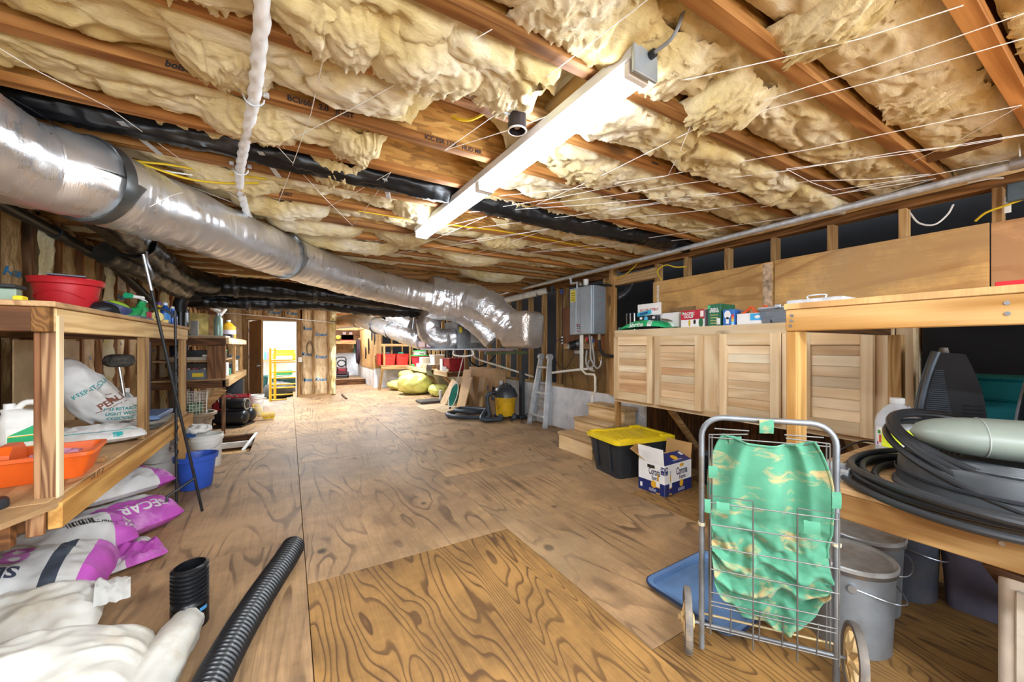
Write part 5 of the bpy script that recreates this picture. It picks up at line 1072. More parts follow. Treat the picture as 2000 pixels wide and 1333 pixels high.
for sx, sy in ((-1, -1), (1, -1), (-1, 1), (1, 1)): link('lid_block', B().box(sx * .24 - .06, sy * .215 - .022, .352, sx * .24 + .06, sy * .215 + .022, .372, .006), YL, lid)
# ================================================================== open beer carton with blue print
CO = thing('beer_box', 'open white and blue beer box on the floor in front of the black bin', 'box', (2.575, 2.0, 0), .06)
cw, cd, chh = .37, .25, .245; NAVY = pm('1d2a66', .4, var=.05, bump=0); CARD = pm('b58a54', .7, var=.08, scale=3); GOLD = pm('e0aa2a', .4, var=.05, bump=0)
b = B()
for a in ((0, 0, 0, cw, .004, chh), (0, cd - .004, 0, cw, cd, chh), (0, .004, 0, .004, cd - .004, chh), (cw - .004, .004, 0, cw, cd - .004, chh), (0, 0, 0, cw, cd, .004)): b.box(*a, .0008)
link('carton', b, WHB, CO); b = B()
for a in ((.005, .0045, .004, cw - .005, .006, chh), (.005, cd - .006, .004, cw - .005, cd - .0045, chh), (.0045, .006, .004, .006, cd - .006, chh), (cw - .006, .006, .004, cw - .0045, cd - .006, chh)): b.box(*a, 0)
link('brown_lining', b, CARD, CO)
link('flap', B().beam((.0, cd / 2, chh), (-.015, cd / 2, chh + .13), .24, .004, (1, 0, 0)), WHB, CO); link('flap', B().beam((cw, cd / 2, chh), (cw + .02, cd / 2, chh + .13), .24, .004, (1, 0, 0)), CARD, CO)
link('flap', B().beam((cw / 2 - .02, cd, chh), (cw / 2 - .07, cd + .12, chh + .085), .36, .004, (0, 0, 1)), CARD, CO)
fp = link('flap', B().beam((cw / 2, .001, chh), (cw / 2, .12, chh + .045), .36, .004, (0, 0, 1)), NAVY, CO)
for sgn, o, xd, w in ((0, (cw / 2, 0, 0), (1, 0, 0), cw), (1, (0, cd / 2, 0), (0, -1, 0), cd)):
    O = V(o); X = V(xd); Zv = V((0, 0, 1))
    plate(w, .095, NAVY, CO, O + Zv * .0475, xd, Zv, 'navy_band')
    text('Corona', .082, pm('23204a', .5, bump=0), CO, O + X * (w * .12) + Zv * .175, xd, Zv, bold=.02, width=w * .42, off=.002); text('Extra', .045, pm('23204a', .5, bump=0), CO, O + X * (w * .14) + Zv * .125, xd, Zv, bold=.02, width=w * .24, off=.002)
    if not sgn: ell_plate(.03, .014, GOLD, CO, O + X * (w * .12) + Zv * .222, xd, Zv, 'crown_print')
    ell_plate(.026, .03, GOLD, CO, O + X * (w * .1) + Zv * .075, xd, Zv, 'seal_print', .003)
    for k in range(3): plate(.09, .003, WHB, CO, O + X * (w * .1) + Zv * (.035 - .009 * k), xd, Zv, 'print_line', .002)
    xb = -.30 if not sgn else .26
    plate(.034, .1, GOLD, CO, O + X * (w * xb) + Zv * .055, xd, Zv, 'bottle_print', .002); plate(.014, .06, GOLD, CO, O + X * (w * xb) + Zv * .135, xd, Zv, 'bottle_print', .002); plate(.034, .045, WHB, CO, O + X * (w * xb) + Zv * .085, xd, Zv, 'bottle_label', .003); plate(.034, .04, NAVY, CO, O + X * (w * xb) + Zv * .035, xd, Zv, 'bottle_label', .003); plate(.012, .03, pm('b8bcc0', .4), CO, O + X * (w * xb) + Zv * .18, xd, Zv, 'bottle_print', .002)
    xq = -.44 if not sgn else .43
    plate(.036, .06, NAVY, CO, O + X * (w * xq) + Zv * .2, xd, Zv, 'count_panel', .002); text('24', .028, WHB, CO, O + X * (w * xq) + Zv * .212, xd, Zv, bold=.03, off=.004); text('12 FL OZ', .011, WHB, CO, O + X * (w * xq) + Zv * .183, xd, Zv, off=.004)
plate(.07, .025, pm('2a1c14', .6), CO, (0, cd / 2, .215), (0, -1, 0), (0, 0, 1), 'hand_hole', .003); plate(.022, .035, WHB, CO, (0, cd - .03, .045), (0, -1, 0), (0, 0, 1), 'barcode', .003)
fx = V((1, 0, 0)); fy = (V((0, .12, .045))).normalized(); ell_plate(.034, .03, GOLD, CO, V((cw * .55, .055, chh + .0235)), fx, fy, 'seal_print', .004); plate(.03, .04, WHB, CO, V((cw * .9, .08, chh + .032)), fx, fy, 'barcode', .004); text('CORONA EXTRA', .016, WHB, CO, V((cw * .55, .025, chh + .0115)), fx, fy, bold=.02, off=.004)
for k in range(6): plate(.002, .06, pm('9a9aa0', .5), CO, V((-.0075, cd * (.8 - k * .06), chh + .06)), (0, -1, 0), (-.115, 0, 1), 'print_line', .003)
plate(.016, .04, GOLD, CO, V((-.008, cd * .42, chh + .09)), (0, -1, 0), (-.115, 0, 1), 'gold_slot', .003)
# black milk crate with cloth
MC = thing('milk_crate', 'black milk crate with grey mesh on top behind the beer box', 'crate', (3.27, 1.93, 0), .05); b = B(); tub(b, .3, .3, .25, .015, 1.0, .006, .004)
for k in range(6):
    for j in range(3): b.box(-.156, -.13 + .045 * k, .03 + .065 * j, -.149, -.10 + .045 * k, .08 + .065 * j, .001)
link('crate', b, BLK, MC); link('mesh_cloth', B().surf(lambda u, v: (-.15 + .3 * u, -.15 + .3 * v, .255 + .03 * math.sin(PI * u) * math.sin(PI * v) + .012 * fbm(u * 6, v * 6, 4)), 16, 16), pm('3f444c', .8, var=.4, scale=60), MC)
# ================================================================== left shelf rack
SX, SZ, SL = -.75, 1.365, .64
SR = thing('storage_rack', 'rough lumber rack with two plywood shelves along the left wall', 'rack', (-.75, 2.05, 0))
def sp(name, m, *a, ch=.003): return wpart(name, B().box(*a, ch), m, SR)
PALE_Y = wood('pale_rail', 'ecc98e', 'cba066', 1, cath=9, tone=.06)
sp('shelf_board', SHELF_PLY, LX + .02, 2.04, SZ - .02, SX + .012, 4.23, SZ)
sp('front_rail', PALE_Y, SX - .038, 2.085, SZ - .11, SX, 4.22, SZ - .021)
sp('end_rail', OLD_X, LX + .03, 2.05, SZ - .11, SX - .048, 2.088, SZ - .021); sp('rail_end', wood('end_grain', 'b07a3a', '7a4c1e', 1, cath=20), SX - .052, 2.05, SZ - .112, SX - .006, 2.084, SZ - .021)
sp('end_rail', OLD_X, LX + .03, 4.18, SZ - .11, SX - .04, 4.215, SZ - .021); sp('back_rail', OLD_Y, LX + .02, 2.09, SZ - .11, LX + .058, 4.18, SZ - .021)
sp('near_post', wood('striped_post', 'b48c62', '6a4226', 2, cath=26, tone=.05), -.788, 2.08, .56, SX - .001, 2.118, SZ - .112); sp('near_post', OLD_Z, -.808, 2.084, .56, -.79, 2.125, SZ - .112); sp('post_edge', PINE_Z, SX - .001, 2.082, .575, SX + .008, 2.118, SZ - .05, ch=.001)
for y in (3.09, 4.07):
    sp('post', LUM_Z, -.785, y, SL + .001, SX - .002, y + .038, SZ - .11); sp('post', LUM_Z, -.785, y + .04, SL + .001, SX - .002, y + .1, SZ - .11)
for y in (2.1, 3.1, 4.15): sp('back_post', OLD_Z, LX + .02, y - .03, 0, LX + .06, y + .03, SZ - .11)
sp('front_rail', wood('low_rail', 'd8a65c', 'a87434', 1, cath=6, tone=.05), SX - .0, 2.02, SL - .10, SX + .038, 4.2, SL - .008)
sp('shelf_board', SHELF_PLY, LX + .02, 2.02, SL - .02, SX - .001, 4.2, SL); sp('end_rail', OLD_X, LX + .03, 2.02, SL - .10, SX - .002, 2.058, SL - .021); sp('end_rail', OLD_X, LX + .03, 4.16, SL - .10, SX - .002, 4.198, SL - .021)
b = B().prism([(SX + .02, 2.1), (SX + .03, 2.0), (-.79, 1.84), (-.84, 1.2), (LX + .02, 1.2), (LX + .02, 2.018), (SX - .002, 2.018)], SL - .02, SL - .001); wpart('shelf_board', b, SHELF_PLY, SR)
sp('end_rail', OLD_X, LX + .03, 1.93, SL - .115, -.80, 1.97, SL - .022); sp('rail_block', OLD_Z, SX - .045, 2.0, SL - .11, SX - .001, 2.018, SL - .022); sp('leg', LUM_Z, SX - .06, 4.12, 0, SX - .002, 4.158, SL - .1)
wpart('brace', B().beam((-.86, 1.99, SL - .12), (-1.35, 2.35, .05), .04, .09, (0, 1, 0)), LUM_X, SR)
text('OSI  PT 21', .03, INKK, SR, W(190, 925, x=SX + .0385), (0, 1, 0), (0, 0, 1), bold=.02, name='printed_mark', world=True)
T1 = SZ + .001; T0 = SL + .001
# ---- on the top shelf
RL = thing('metal_rail', 'grey green slotted metal rail lying at the near end of the top shelf', 'rail', (-1.12, 2.13, T1)); link('channel', B().box(-.46, -.02, 0, .26, .02, .045, .004), pm('8a9a88', .4, .5), RL); link('top_strip', B().box(-.46, -.03, .046, .26, .05, .06, .003), BLK, RL)
for k in range(6): link('slot_bolt', B().cyl((-.3 + .1 * k, -.021, .022), (-.3 + .1 * k, -.026, .022), .008, n=10), CHROME, RL)
link('end_cap', B().box(.25, -.022, -.0, .275, .022, .02, .004), YL, RL)
RBK = thing('red_tub', 'round red plastic tub holding a grey lid on the top shelf', 'tub', (-1.08, 3.12, T1)); r_ = .138
link('tub', B().lathe([(0, 0), (r_ * .74, 0), (r_ * .77, .008), (r_ * .93, .165), (r_ * .94, .172), (r_ * 1.03, .178), (r_ * 1.06, .2), (r_ * 1.08, .205), (r_ * 1.07, .21), (r_ * .95, .205), (r_ * .73, .01), (0, .006)], 48), pm('c0242c', .38, var=.05), RBK); link('arch_rib', B().tube([(r_ * (.905 + .0) * math.cos(a), r_ * .905 * math.sin(a), .10 + .035 * math.sin((a + 2.6) / 1.9 * PI)) for a in [-2.6 + 1.9 * k / 16 for k in range(17)]], .003, 6), pm('c0242c', .38, var=.05), RBK)
gl = thing('grey_lid_sheet', 'grey flat lid sticking out of the red tub', 'lid sheet', (-1.06, 3.1, T1 + .212), .3); link('sheet', B().box(-.08, -.14, 0, .06, .16, .008, .003), pm('5c6672', .4), gl)
single('dark_bag', B().surf(lambda u, v: ((.075 + .012 * nz(u * 6, v * 4)) * math.sin(PI * v) ** .6 * math.cos(2 * PI * u), .075 * math.sin(PI * v) ** .6 * math.sin(2 * PI * u), .045 - .045 * math.cos(PI * v) + .008 * fbm(u * 6, v * 6, 1)), 24, 14, cu=True), BLK, 'lumpy black bag right of the red tub', 'bag', (-.95, W(205, 600, x=-.95).y - .05, T1))
BP = thing('plant_pot', 'dark blue pot tipped over with a green rim beside the black bag', 'pot', (-.92, W(224, 600, x=-.92).y, T1 + .05), .5, ry=.35); link('pot', B().lathe([(0, -.05), (.055, -.05), (.06, -.04), (.072, .03), (.07, .035)], 24), pm('3a3f66', .35, var=.3, dirt='8a90a8'), BP); link('green_liner', B().lathe([(.06, .03), (.05, .05), (.03, .058), (0, .06)], 20), pm('8ab02a', .5), BP); 
single('small_clamp', B().tube(spl([(0, 0, .0), (.0, .03, .05), (0, .06, .05), (0, .07, 0)], 5), .012, 8).box(-.02, .05, 0, .02, .1, .03, .006), pm('3a3a58', .4), 'small dark blue clamp between the pot and green sprayer', 'clamp', (-.9, W(240, 600, x=-.9).y, T1))
GS = thing('spray_bottle', 'green sprayer bottle with white trigger lying on the top shelf', 'bottle', (-.85, W(262, 615, x=-.85).y, T1), 1.2)
link('body', B().tube([(-.02, 0, .02), (0, 0, .05), (.045, 0, .075), (.065, 0, .12)], [.03, .034, .024, .018], 16), pm('1f8a4a', .35), GS); link('foot', B().tube([(-.16, 0, .018), (-.1, 0, .022), (-.02, 0, .024)], [.014, .02, .026], 14), pm('1f8a4a', .35), GS); link('base', B().lathe([(.0, 0), (.04, 0), (.042, .01), (.034, .07), (.02, .1)], 20, (.06, 0, 0)), pm('1f8a4a', .35), GS); link('collar', B().cyl((.066, 0, .11), (.066, 0, .13), .02, n=16), pm('16704a', .4), GS)
link('trigger', B().box(-.03, -.012, .14, .075, .012, .16, .006).beam((.05, 0, .145), (.1, 0, .125), .016, .012), WHT, GS); link('nozzle', B().cyl((-.06, 0, .15), (-.03, 0, .15), .018, n=12), pm('1fa070', .35), GS)
link('label', B().box(.04, -.044, .02, .08, -.04, .06, .001), pm('a83040', .4), GS)
single('grey_tray', B().box(-.07, -.14, 0, .07, .14, .018, .008), pm('5a6474', .45, var=.2), 'flat grey tray under the green sprayer', 'tray', (-.84, W(258, 620, x=-.84).y, T1))
def bottle(name, label, x, u, h, r, c, capc, lab=None, cat='bottle', z=None, ov=1.5, n=24, cap_h=.03):
    t = thing(name, label, cat, (x, W(u, 640, x=x).y, T1 if z is None else z)); link('body', B().lathe([(0, 0), (r * .95, 0), (r, .006), (r, h * .62), (r * .85, h * .74), (r * .42, h * .86), (r * .4, h * .9)], n, sy=ov), c, t)
    link('cap', B().lathe([(r * .46, h * .88), (r * .46, h), (r * .4, h + .004), (0, h + .004)], 14), capc, t)
    if lab: link('label', B().lathe([(r * 1.02, h * .15), (r * 1.02, h * .52)], n, sy=ov), lab, t)
    return t
bottle('detergent_bottle', 'yellow bottle with a purple cap among the cleaners on the top shelf', -.92, 311, .19, .036, pm('d8b81a', .35), pm('6a4aa0', .4), None)
bottle('detergent_bottle', 'bright blue bottle in front of the yellow one on the top shelf', -.82, 323, .165, .03, pm('1f4f9a', .3), pm('c8d4e0', .3), pm('3a8ad0', .4))
bottle('detergent_bottle', 'clear blue bottle at the right end of the cleaners', -.8, 338, .13, .028, pm('2a5ab0', .2), pm('3a6ac0', .3), None)
bottle('detergent_bottle', 'pale bottle with a yellow label at the far end of the top shelf', -.86, 337, .17, .03, pm('cfd2c6', .3), WHT, pm('d8c02a', .4))
single('tape_roll', B().surf(lambda u, v: ((.012, .034, .034, .012)[int(round(v * 4)) % 4] * math.cos(2 * PI * u), (-.012, -.012, .012, .012)[int(round(v * 4)) % 4], .034 + (.012, .034, .034, .012)[int(round(v * 4)) % 4] * math.sin(2 * PI * u)), 24, 4, cu=True, cv=True), pm('d8c07a', .5), 'beige roll of tape standing at the shelf edge', 'tape roll', (-.775, W(307, 627, x=-.775).y, T1))
single('tape_roll', B().lathe([(.02, 0), (.034, 0), (.034, .024), (.02, .024), (.02, 0)], 24), pm('d0b468', .5), 'tape roll lying flat beside the standing one', 'tape roll', (-.78, W(317, 630, x=-.78).y, T1))
# hooks leaning on the rack
PK = thing('stake_hook', 'long black metal stake with a step bar leaning on the rack front', 'stake', (-.545, 3.52, 0)); p0 = V((-.545, 3.52, .006)); e0 = V((-.728, 3.27, SZ)); dd = (e0 - p0); tp = p0 + dd * 1.30
wpart('rod', B().tube([p0, e0, tp], .009, 8), BLK, PK); wpart('bright_end', B().tube([tp - dd * .16, tp], .0095, 8), STEEL, PK); wpart('tip_hook', B().tube(spl([tp - dd * .09 + V((.02, .02, -.02)), tp - dd * .07 + V((.01, .05, 0)), tp - dd * .02 + V((.0, .06, .0)), tp + V((0, .07, .03))], 6), .008, 8), STEEL, PK)
q = p0 + dd * .19; wpart('step_bar', B().tube([q, q + V((-.13, -.09, -.075)), q + V((-.13, -.09, -.235))], .009, 8), BLK, PK)
TH = thing('twisted_hook', 'black twisted plant hook standing against the rack', 'hook', (-.70, 3.58, .2)); P = [V((-.70, 3.58, .02)), V((-.705, 3.575, 1.34)), V((-.715, 3.57, 1.41)), V((-.76, 3.55, 1.46)), V((-.82, 3.54, 1.46)), V((-.88, 3.53, 1.42)), V((-.90, 3.53, 1.375))]
b = B().tube(spl(P, 8), .008, 8); b.tube([V((-.70 + .007 * math.cos(k * .9), 3.58 + .007 * math.sin(k * .9), .35 + k * .0125)) for k in range(72)], .006, 6); wpart('rod', b, BLK, TH)
# ---- on the lower shelf
OC = thing('tool_caddy', 'bright orange plastic caddy with a centre handle on the lower shelf', 'caddy', (-1.0, 2.42, T0), .12); ORG = pm('e2601c', .4, var=.04, bump=.02)
b = B(); b.rings([rrect(.44, .22, .03, 0), rrect(.50, .27, .03, .095), rrect(.52, .29, .035, .097), rrect(.52, .29, .035, .112), rrect(.49, .26, .03, .112), rrect(.43, .21, .03, .006)]); link('tray', b, ORG, OC)
link('handle', B().prism([(-.10, .0), (-.085, .12), (-.05, .15), (.05, .15), (.085, .12), (.10, 0)], -.02, .02, 'x'), ORG, OC); link('divider', B().box(-.2, -.012, .006, .2, .012, .09, .004), ORG, OC); link('inner_cup', B().box(-.17, -.1, .006, -.05, .0, .08, .006), ORG, OC); link('pink_cloth', B().surf(lambda u, v: (.06 + .13 * u, -.09 + .16 * v, .08 + .03 * fbm(u * 4, v * 4, 2) + .01), 8, 8), pm('c88aa0', .7), OC)
def jug(label, x, y, rz, h=.27, lab=True):
    t = thing('chemical_jug', label, 'jug', (x, y, T0), rz); JW = pm('e2dfd6', .4, var=.05)
    b = B(); rbox(b, .17, .105, h * .72, .03, 0, .006, 1.0); link('body', b, JW, t)
    b = B(); b.rings([rrect(.17, .105, .03, h * .72 - .006), rrect(.15, .09, .03, h * .82), rrect(.06, .05, .02, h * .9, 4, -.05)]); link('shoulder', b, JW, t)
    link('handle', B().tube(spl([(-.03, 0, h * .86), (.0, 0, h * 1.0), (.05, 0, h * .97), (.078, 0, h * .8), (.08, 0, h * .62)], 6), .014, 10), JW, t); link('cap', B().cyl((-.05, 0, h * .88), (-.05, 0, h * 1.0), .02, n=14), WHT, t)
    if lab: plate(.13, .11, pm('eeece2', .5), t, (.005, -.0545, h * .34), (1, 0, 0), (0, 0, 1)); b = B().prism([(-.055, h * .42), (.065, h * .42), (.065, h * .66)], -.056, -.0535, 'y'); link('label', b, GRN, t); plate(.12, .004, YL, t, (.005, -.056, h * .4), (1, 0, 0), (0, 0, 1)); plate(.12, .03, GRN, t, (.005, -.0555, h * .34), (1, 0, 0), (0, 0, 1)); plate(.12, .004, YL, t, (.005, -.056, h * .2), (1, 0, 0), (0, 0, 1))
    return t
jug('white jug with a green label behind the orange caddy', -1.17, 2.95, .37)
# sacks
def sack(name, label, cat, loc, rz, L, Wd, H, seed, mats, mf, wr=.02, group=None, pinch=.12, sm=.35, nu=56, nv=40, tilt=0, roll=0):
    t = thing(name, label, cat, loc, rz, group, roll, tilt)
    def half(sg):
        def fn(u, v):
            x = (u - .5) * L; y = (v - .5) * Wd; a, c = abs(2 * u - 1), abs(2 * v - 1)
            e = max(0, 1 - a ** 3.2) ** .5 * max(0, 1 - c ** 2.6) ** .55
            w = wr * (fbm(u * 5 + seed, v * 4, seed, 4) + .8 * abs(nz(u * 7 + seed, v * 6 + seed, 1)) - .3) * min(1, e * 2)
            x *= 1 - .05 * c * c + .02 * nz(v * 4, seed); y *= (1 - pinch * a ** 6) + .02 * nz(u * 4, seed + 3)
            z = H * (.35 + .65 * e + 0) + w if sg > 0 else H * .35 - H * .35 * e
            if sg > 0 and e <= 0: z = H * .35
            return (x + .3 * w, y + .3 * w, z + sm * .0)
        return fn
    b = B(); b.surf(half(1), nu, nv, mf=mf); b.surf(half(-1), 24, 16, mf=mf)
    return t, link('sack', b, mats, t, None, 75)
PAPER = pm('c6c4c0', .6, var=.1, scale=5, bump=.25, bscale=24, dirt='b0a698'); MAG = pm('b04aa6', .55, var=.12, scale=6, dirt='c890c0'); GRYB = pm('3e4550', .55, var=.1); POLY = pm('cfcdc4', .38, var=.07, scale=4, bump=.3, bscale=16, dirt='b8a88c')
s1, k1 = sack('cement_sack', 'big white sack with magenta end and upside down lettering nearest the camera', 'sack', (-1.10, 2.60, .0), .10, .70, .52, .26, 3, [PAPER, MAG, GRYB], lambda u, v: 1 if u > .90 else 2 if .735 < u < .80 else 0, .02)
ca, sa = 1, 0
decal(text_mesh('SECAR', .078, .03), pm('33384a', .6, bump=0), s1, k1, (-.03, -.13, .4), (-1, 0, 0), (0, -1, 0)); decal(text_mesh('80', .15, .02, 0, 0, .2), MAG, s1, k1, (-.01, .01, .4), (-1, 0, 0), (0, -1, 0)); decal(text_mesh('25 KG', .03, .02), PAPER, s1, k1, (.19, .14, .4), (0, -1, 0), (1, 0, 0), off=.003)
s2, k2 = sack('cement_sack', 'magenta striped sack with white lettering lowest beside the blue bucket', 'sack', (-.95, 3.32, .0), .75, .60, .42, .21, 8, [PAPER, MAG], lambda u, v: 1 if v < .47 else 0, .018)
decal(text_mesh('SECAR 80', .085, .02), PAPER, s2, k2, (.03, -.125, .3), (-1, 0, 0), (0, -1, 0))
s3, k3 = sack('cement_sack', 'white sack with a torn magenta end on top of the stack', 'sack', (-1.02, 3.52, .2), .7, .58, .40, .16, 14, [PAPER, MAG], lambda u, v: 1 if u > .80 and v < .8 else 0, .022); decal(text_mesh('80', .10, .02), PAPER, s3, k3, (.24, -.04, .4), (0, 1, 0), (-1, 0, 0))
s4, k4 = sack('cement_sack', 'white sack with a bar code and magenta end under the rack front', 'sack', (-1.08, 3.02, .0), .5, .60, .34, .24, 21, [PAPER, MAG], lambda u, v: 1 if u > .82 else 0, .022)
for q in range(9): decal(quad_mesh(.004 + .003 * (q % 3), .06), INKK, s4, k4, (.02 + .012 * q, -.06, .3), (1, 0, 0), (0, 1, 0), name='barcode')
decal(text_mesh('Lafarge', .035, .02, .2), INKK, s4, k4, (.16, -.09, .3), (-1, 0, 0), (0, -1, 0)); decal(text_mesh('SECAR', .06, .02), PAPER, s4, k4, (.265, -.02, .3), (0, 1, 0), (-1, 0, 0))
s5, k5 = sack('cement_sack', 'crumpled empty magenta and white sack folded on the floor', 'sack', (-.81, 2.93, .0), .5, .34, .34, .07, 33, [PAPER, MAG], lambda u, v: 1 if u > .45 and v < .7 else 0, .03)
s6, k6 = sack('poly_bag', 'crumpled translucent white poly bag spilling over the near cement sack', 'bag', (-1.02, 2.27, .0), .25, .66, .42, .2, 44, [POLY], None, .022)
link('open_mouth', B().surf(lambda u, v: (.3 + .11 * u, (-.12 + .24 * v) * (1 - .3 * u) + .02 * u, .12 + .05 * math.sin(PI * v) - .03 * u + .014 * fbm(u * 4, v * 5, 5)), 20, 20), clear('poly_film', (226, 226, 220), .3, .35), s6)
s7, k7 = sack('poly_sack', 'large full white poly sack in the bottom left corner', 'sack', (-.86, 1.68, .0), .12, .92, .56, .28, 52, [POLY], None, .02, nu=70, nv=50)
RLL = thing('sack_roll', 'rolled white poly sack end lying beside the black corrugated pipe', 'roll', (-.33, 1.78, .0), .0)
b = B(); P = resample(spl([(-.04, .26, .05), (-.05, .1, .075), (-.075, -.1, .085), (-.1, -.3, .09), (-.14, -.6, .09)], 10), .02); fduct(b, P, lambda t: .058 + .05 * t, .010, 30, .02, 61, .3); link('roll', b, POLY, RLL, None, 70)
# perlite bag group on the lower shelf
p1, q1 = sack('soil_bag', 'white bag with green lines lying flat on the lower shelf', 'bag', (-.99, 3.12, T0), .35, .46, .34, .10, 71, [PAPER], None, .016)
decal(quad_mesh(.34, .005), pm('2a9a98', .6), p1, q1, (0, -.12, .3), (1, 0, 0), (0, 1, 0)); decal(quad_mesh(.005, .12), pm('2a9a98', .6), p1, q1, (-.16, -.06, .3), (1, 0, 0), (0, 1, 0)); decal(quad_mesh(.04, .03), pm('2a9a98', .6), p1, q1, (.1, -.15, .3), (1, 0, 0), (0, 1, 0))
p2 = thing('perlite_bag', 'slumped white bag printed in green and brown, leaning on the flat one', 'bag', (-1.02, 3.37, T0 + .07), .45)
def slump(u, v):
    a = 2 * PI * u; e = math.sin(PI * min(.995, max(.005, v * .93 + .02))); x = (.20 - .03 * v) * math.cos(a) * e ** .5; y = (.13) * math.sin(a) * e ** .5
    z = .34 * v - .13 * (x / .2) * (.4 + v) + .03 * fbm(math.cos(a) + 3, math.sin(a), v * 3, 4) ; return (x * (1 + .1 * fbm(v * 4, a, 2, 3)) - .04 * v, y * (1 + .3 * fbm(v * 3 + 5, math.cos(a) * 2, 7, 3)), max(.0, z))
pb = link('bag', B().surf(slump, 48, 30, cu=True), PAPER, p2, None, 70); TEAL = pm('2a8a88', .6, bump=0); BRN = pm('7a4a3a', .6, bump=0)
sl = V((1, 0, .0)); dn = (V((.35, 0, 1))).normalized()
decal(text_mesh('KEEP-IT-CLEAN', .034, .02), TEAL, p2, pb, (-.04, -.4, .25), (.8, 0, .6), (-.6, 0, .8), .02); decal(text_mesh('PERLITE', .055, .03), BRN, p2, pb, (.05, -.4, .165), (.8, 0, .5), (-.5, 0, .8), .02)
for k, s in enumerate(('FIRE RETARDENT', 'LIGHT WEIGHT', 'COMPONENT')): decal(text_mesh(s, .026, .03), TEAL, p2, pb, (.09, -.4, .095 - .03 * k), (.9, 0, -.05), (.05, 0, .9), .02)
decal(quad_mesh(.22, .004), BRN, p2, pb, (.06, -.4, .13), (.85, 0, .4), (-.4, 0, .85), .02)
EC = thing('salt_carton', 'white gable top carton lettered EPSOM SALT with a red band', 'carton', (-.93, W(251, 800, x=-.93).y, T0), .35); 
link('carton', B().box(-.05, -.05, 0, .05, .05, .17, .002), pm('e2ddd4', .5), EC); b = B().prism([(-.05, .17), (.05, .17), (.0, .215), (-.0, .215)], -.05, .05, 'x'); link('gable', b, pm('e2ddd4', .5), EC); link('red_band', B().box(-.0505, -.0505, .155, .0505, .0505, .163, 0), RED, EC); plate(.1, .15, pm('b8ada0', .5), EC, (0, -.0508, .078), (1, 0, 0), (0, 0, 1)); plate(.1, .15, WHB, EC, (.0508, 0, .078), (0, 1, 0), (0, 0, 1)); text('EPSOM SALT', .026, pm('1f9ac0', .5), EC, (.0515, 0, .08), (0, 0, 1), (0, -1, 0), bold=.03)
for k in range(8): plate(.08, .005, pm('8a8078', .5), EC, (0, -.0512, .03 + .014 * k), (1, 0, 0), (0, 0, 1), 'print_line')
YC = thing('yellow_canister', 'yellow canister with red lid behind the slumped bag', 'canister', (-1.10, W(213, 790, x=-1.10).y, T0)); link('body', B().lathe([(0, 0), (.055, 0), (.056, .15), (.06, .15), (.06, .19)], 24, cap=(False, True)), YL, YC); link('lid', B().lathe([(.062, .185), (.064, .19), (.062, .21), (0, .212)], 24), RED, YC)
bottle('white_bottle', 'white squeeze bottle standing on the canister behind the bag', -1.14, 209, .09, .028, WHT, pm('9ab0c8', .4), None, z=T0 + .215, ov=1); bottle('grey_bottle', 'grey bottle with a pale cap beside the carton', -1.08, 246, .235, .045, pm('9aa2a4', .35), WHT, pm('2a6a60', .5), z=T0, ov=1.2); bottle('clear_bottle', 'clear bottle with green cap between canister and carton', -1.02, 231, .12, .025, clear('clear_btl', (205, 208, 205), .15, .6), GRN, None, z=T0, ov=1)
MP = thing('mop', 'round dark fuzzy mop on a chrome handle upside down behind the rack post', 'mop', (-1.0, 3.66, T0)); b = B().cyl((.02, -.0, .08), (-.02, .0, .42), .011, n=12); link('handle', b, CHROME, MP); link('grip', B().cyl((.03, 0, .0), (.02, 0, .1), .016, n=12), BLK, MP)
mm = pm('4a4640', .95, var=.4, scale=50, bump=.8, bscale=120); link('mop_head', B().surf(lambda u, v: ((-.02 + (.08 + .012 * fbm(u * 14, v * 9, 2)) * math.sin(PI * v) ** .5 * math.cos(2 * PI * u)), (.08 + .012 * fbm(u * 14, v * 9, 2)) * math.sin(PI * v) ** .5 * math.sin(2 * PI * u), .46 - .045 * math.cos(PI * v)), 40, 16, cu=True), mm, MP)
SG = thing('cleaner_bottle', 'green cleaner spray bottle at the left edge of the lower shelf', 'bottle', (-.93, 1.85, T0), .2)
link('bottle', B().lathe([(0, 0), (.05, 0), (.054, .008), (.054, .1), (.046, .14), (.024, .175), (.016, .19)], 32, sy=.7), pm('2aa84a', .25, var=.2, scale=14), SG); link('shoulder', B().lathe([(.0545, .095), (.0465, .141), (.0245, .176)], 32, sy=.71), pm('5a5a50', .3), SG); link('trigger_head', B().box(-.05, -.012, .19, .04, .012, .22, .008).beam((.03, 0, .205), (.07, 0, .16), .02, .014), pm('d8e0e2', .35), SG); link('collar', B().cyl((0, 0, .18), (0, 0, .2), .02, n=14), pm('2aa07a', .4), SG)
sgb = SG.children[0]; decal(text_mesh('Simple', .046, .03, .1), WHB, SG, sgb, (.0, -.3, .092), (1, 0, .1), (0, 0, 1), .01); decal(text_mesh('Green', .046, .03, .1), WHB, SG, sgb, (.005, -.3, .06), (1, 0, .1), (0, 0, 1), .01); decal(quad_mesh(.05, .008), YL, SG, sgb, (.01, -.3, .038), (1, 0, .1), (0, 0, 1), .01, 'label_stripe')
single('jar_stopper', B().lathe([(0, 0), (.04, 0), (.042, .006), (.04, .028), (.036, .032), (0, .033)], 24), pm('23262c', .4), 'black screw cap lying in front of the orange caddy', 'cap', (-.885, 2.03, T0))
single('paper_cone', B().lathe([(.03, 0), (.045, .05), (.043, .05), (.028, .004)], 20, cap=(True, False)), WHT, 'small white cup next to the green spray bottle', 'cup', (-.96, 2.02, T0))
single('wood_offcut', B().box(-.03, -.02, 0, .03, .02, .022, .004), LUM_X, 'small pale wood offcut right of the orange caddy', 'offcut', (-.80, 2.60, T0))
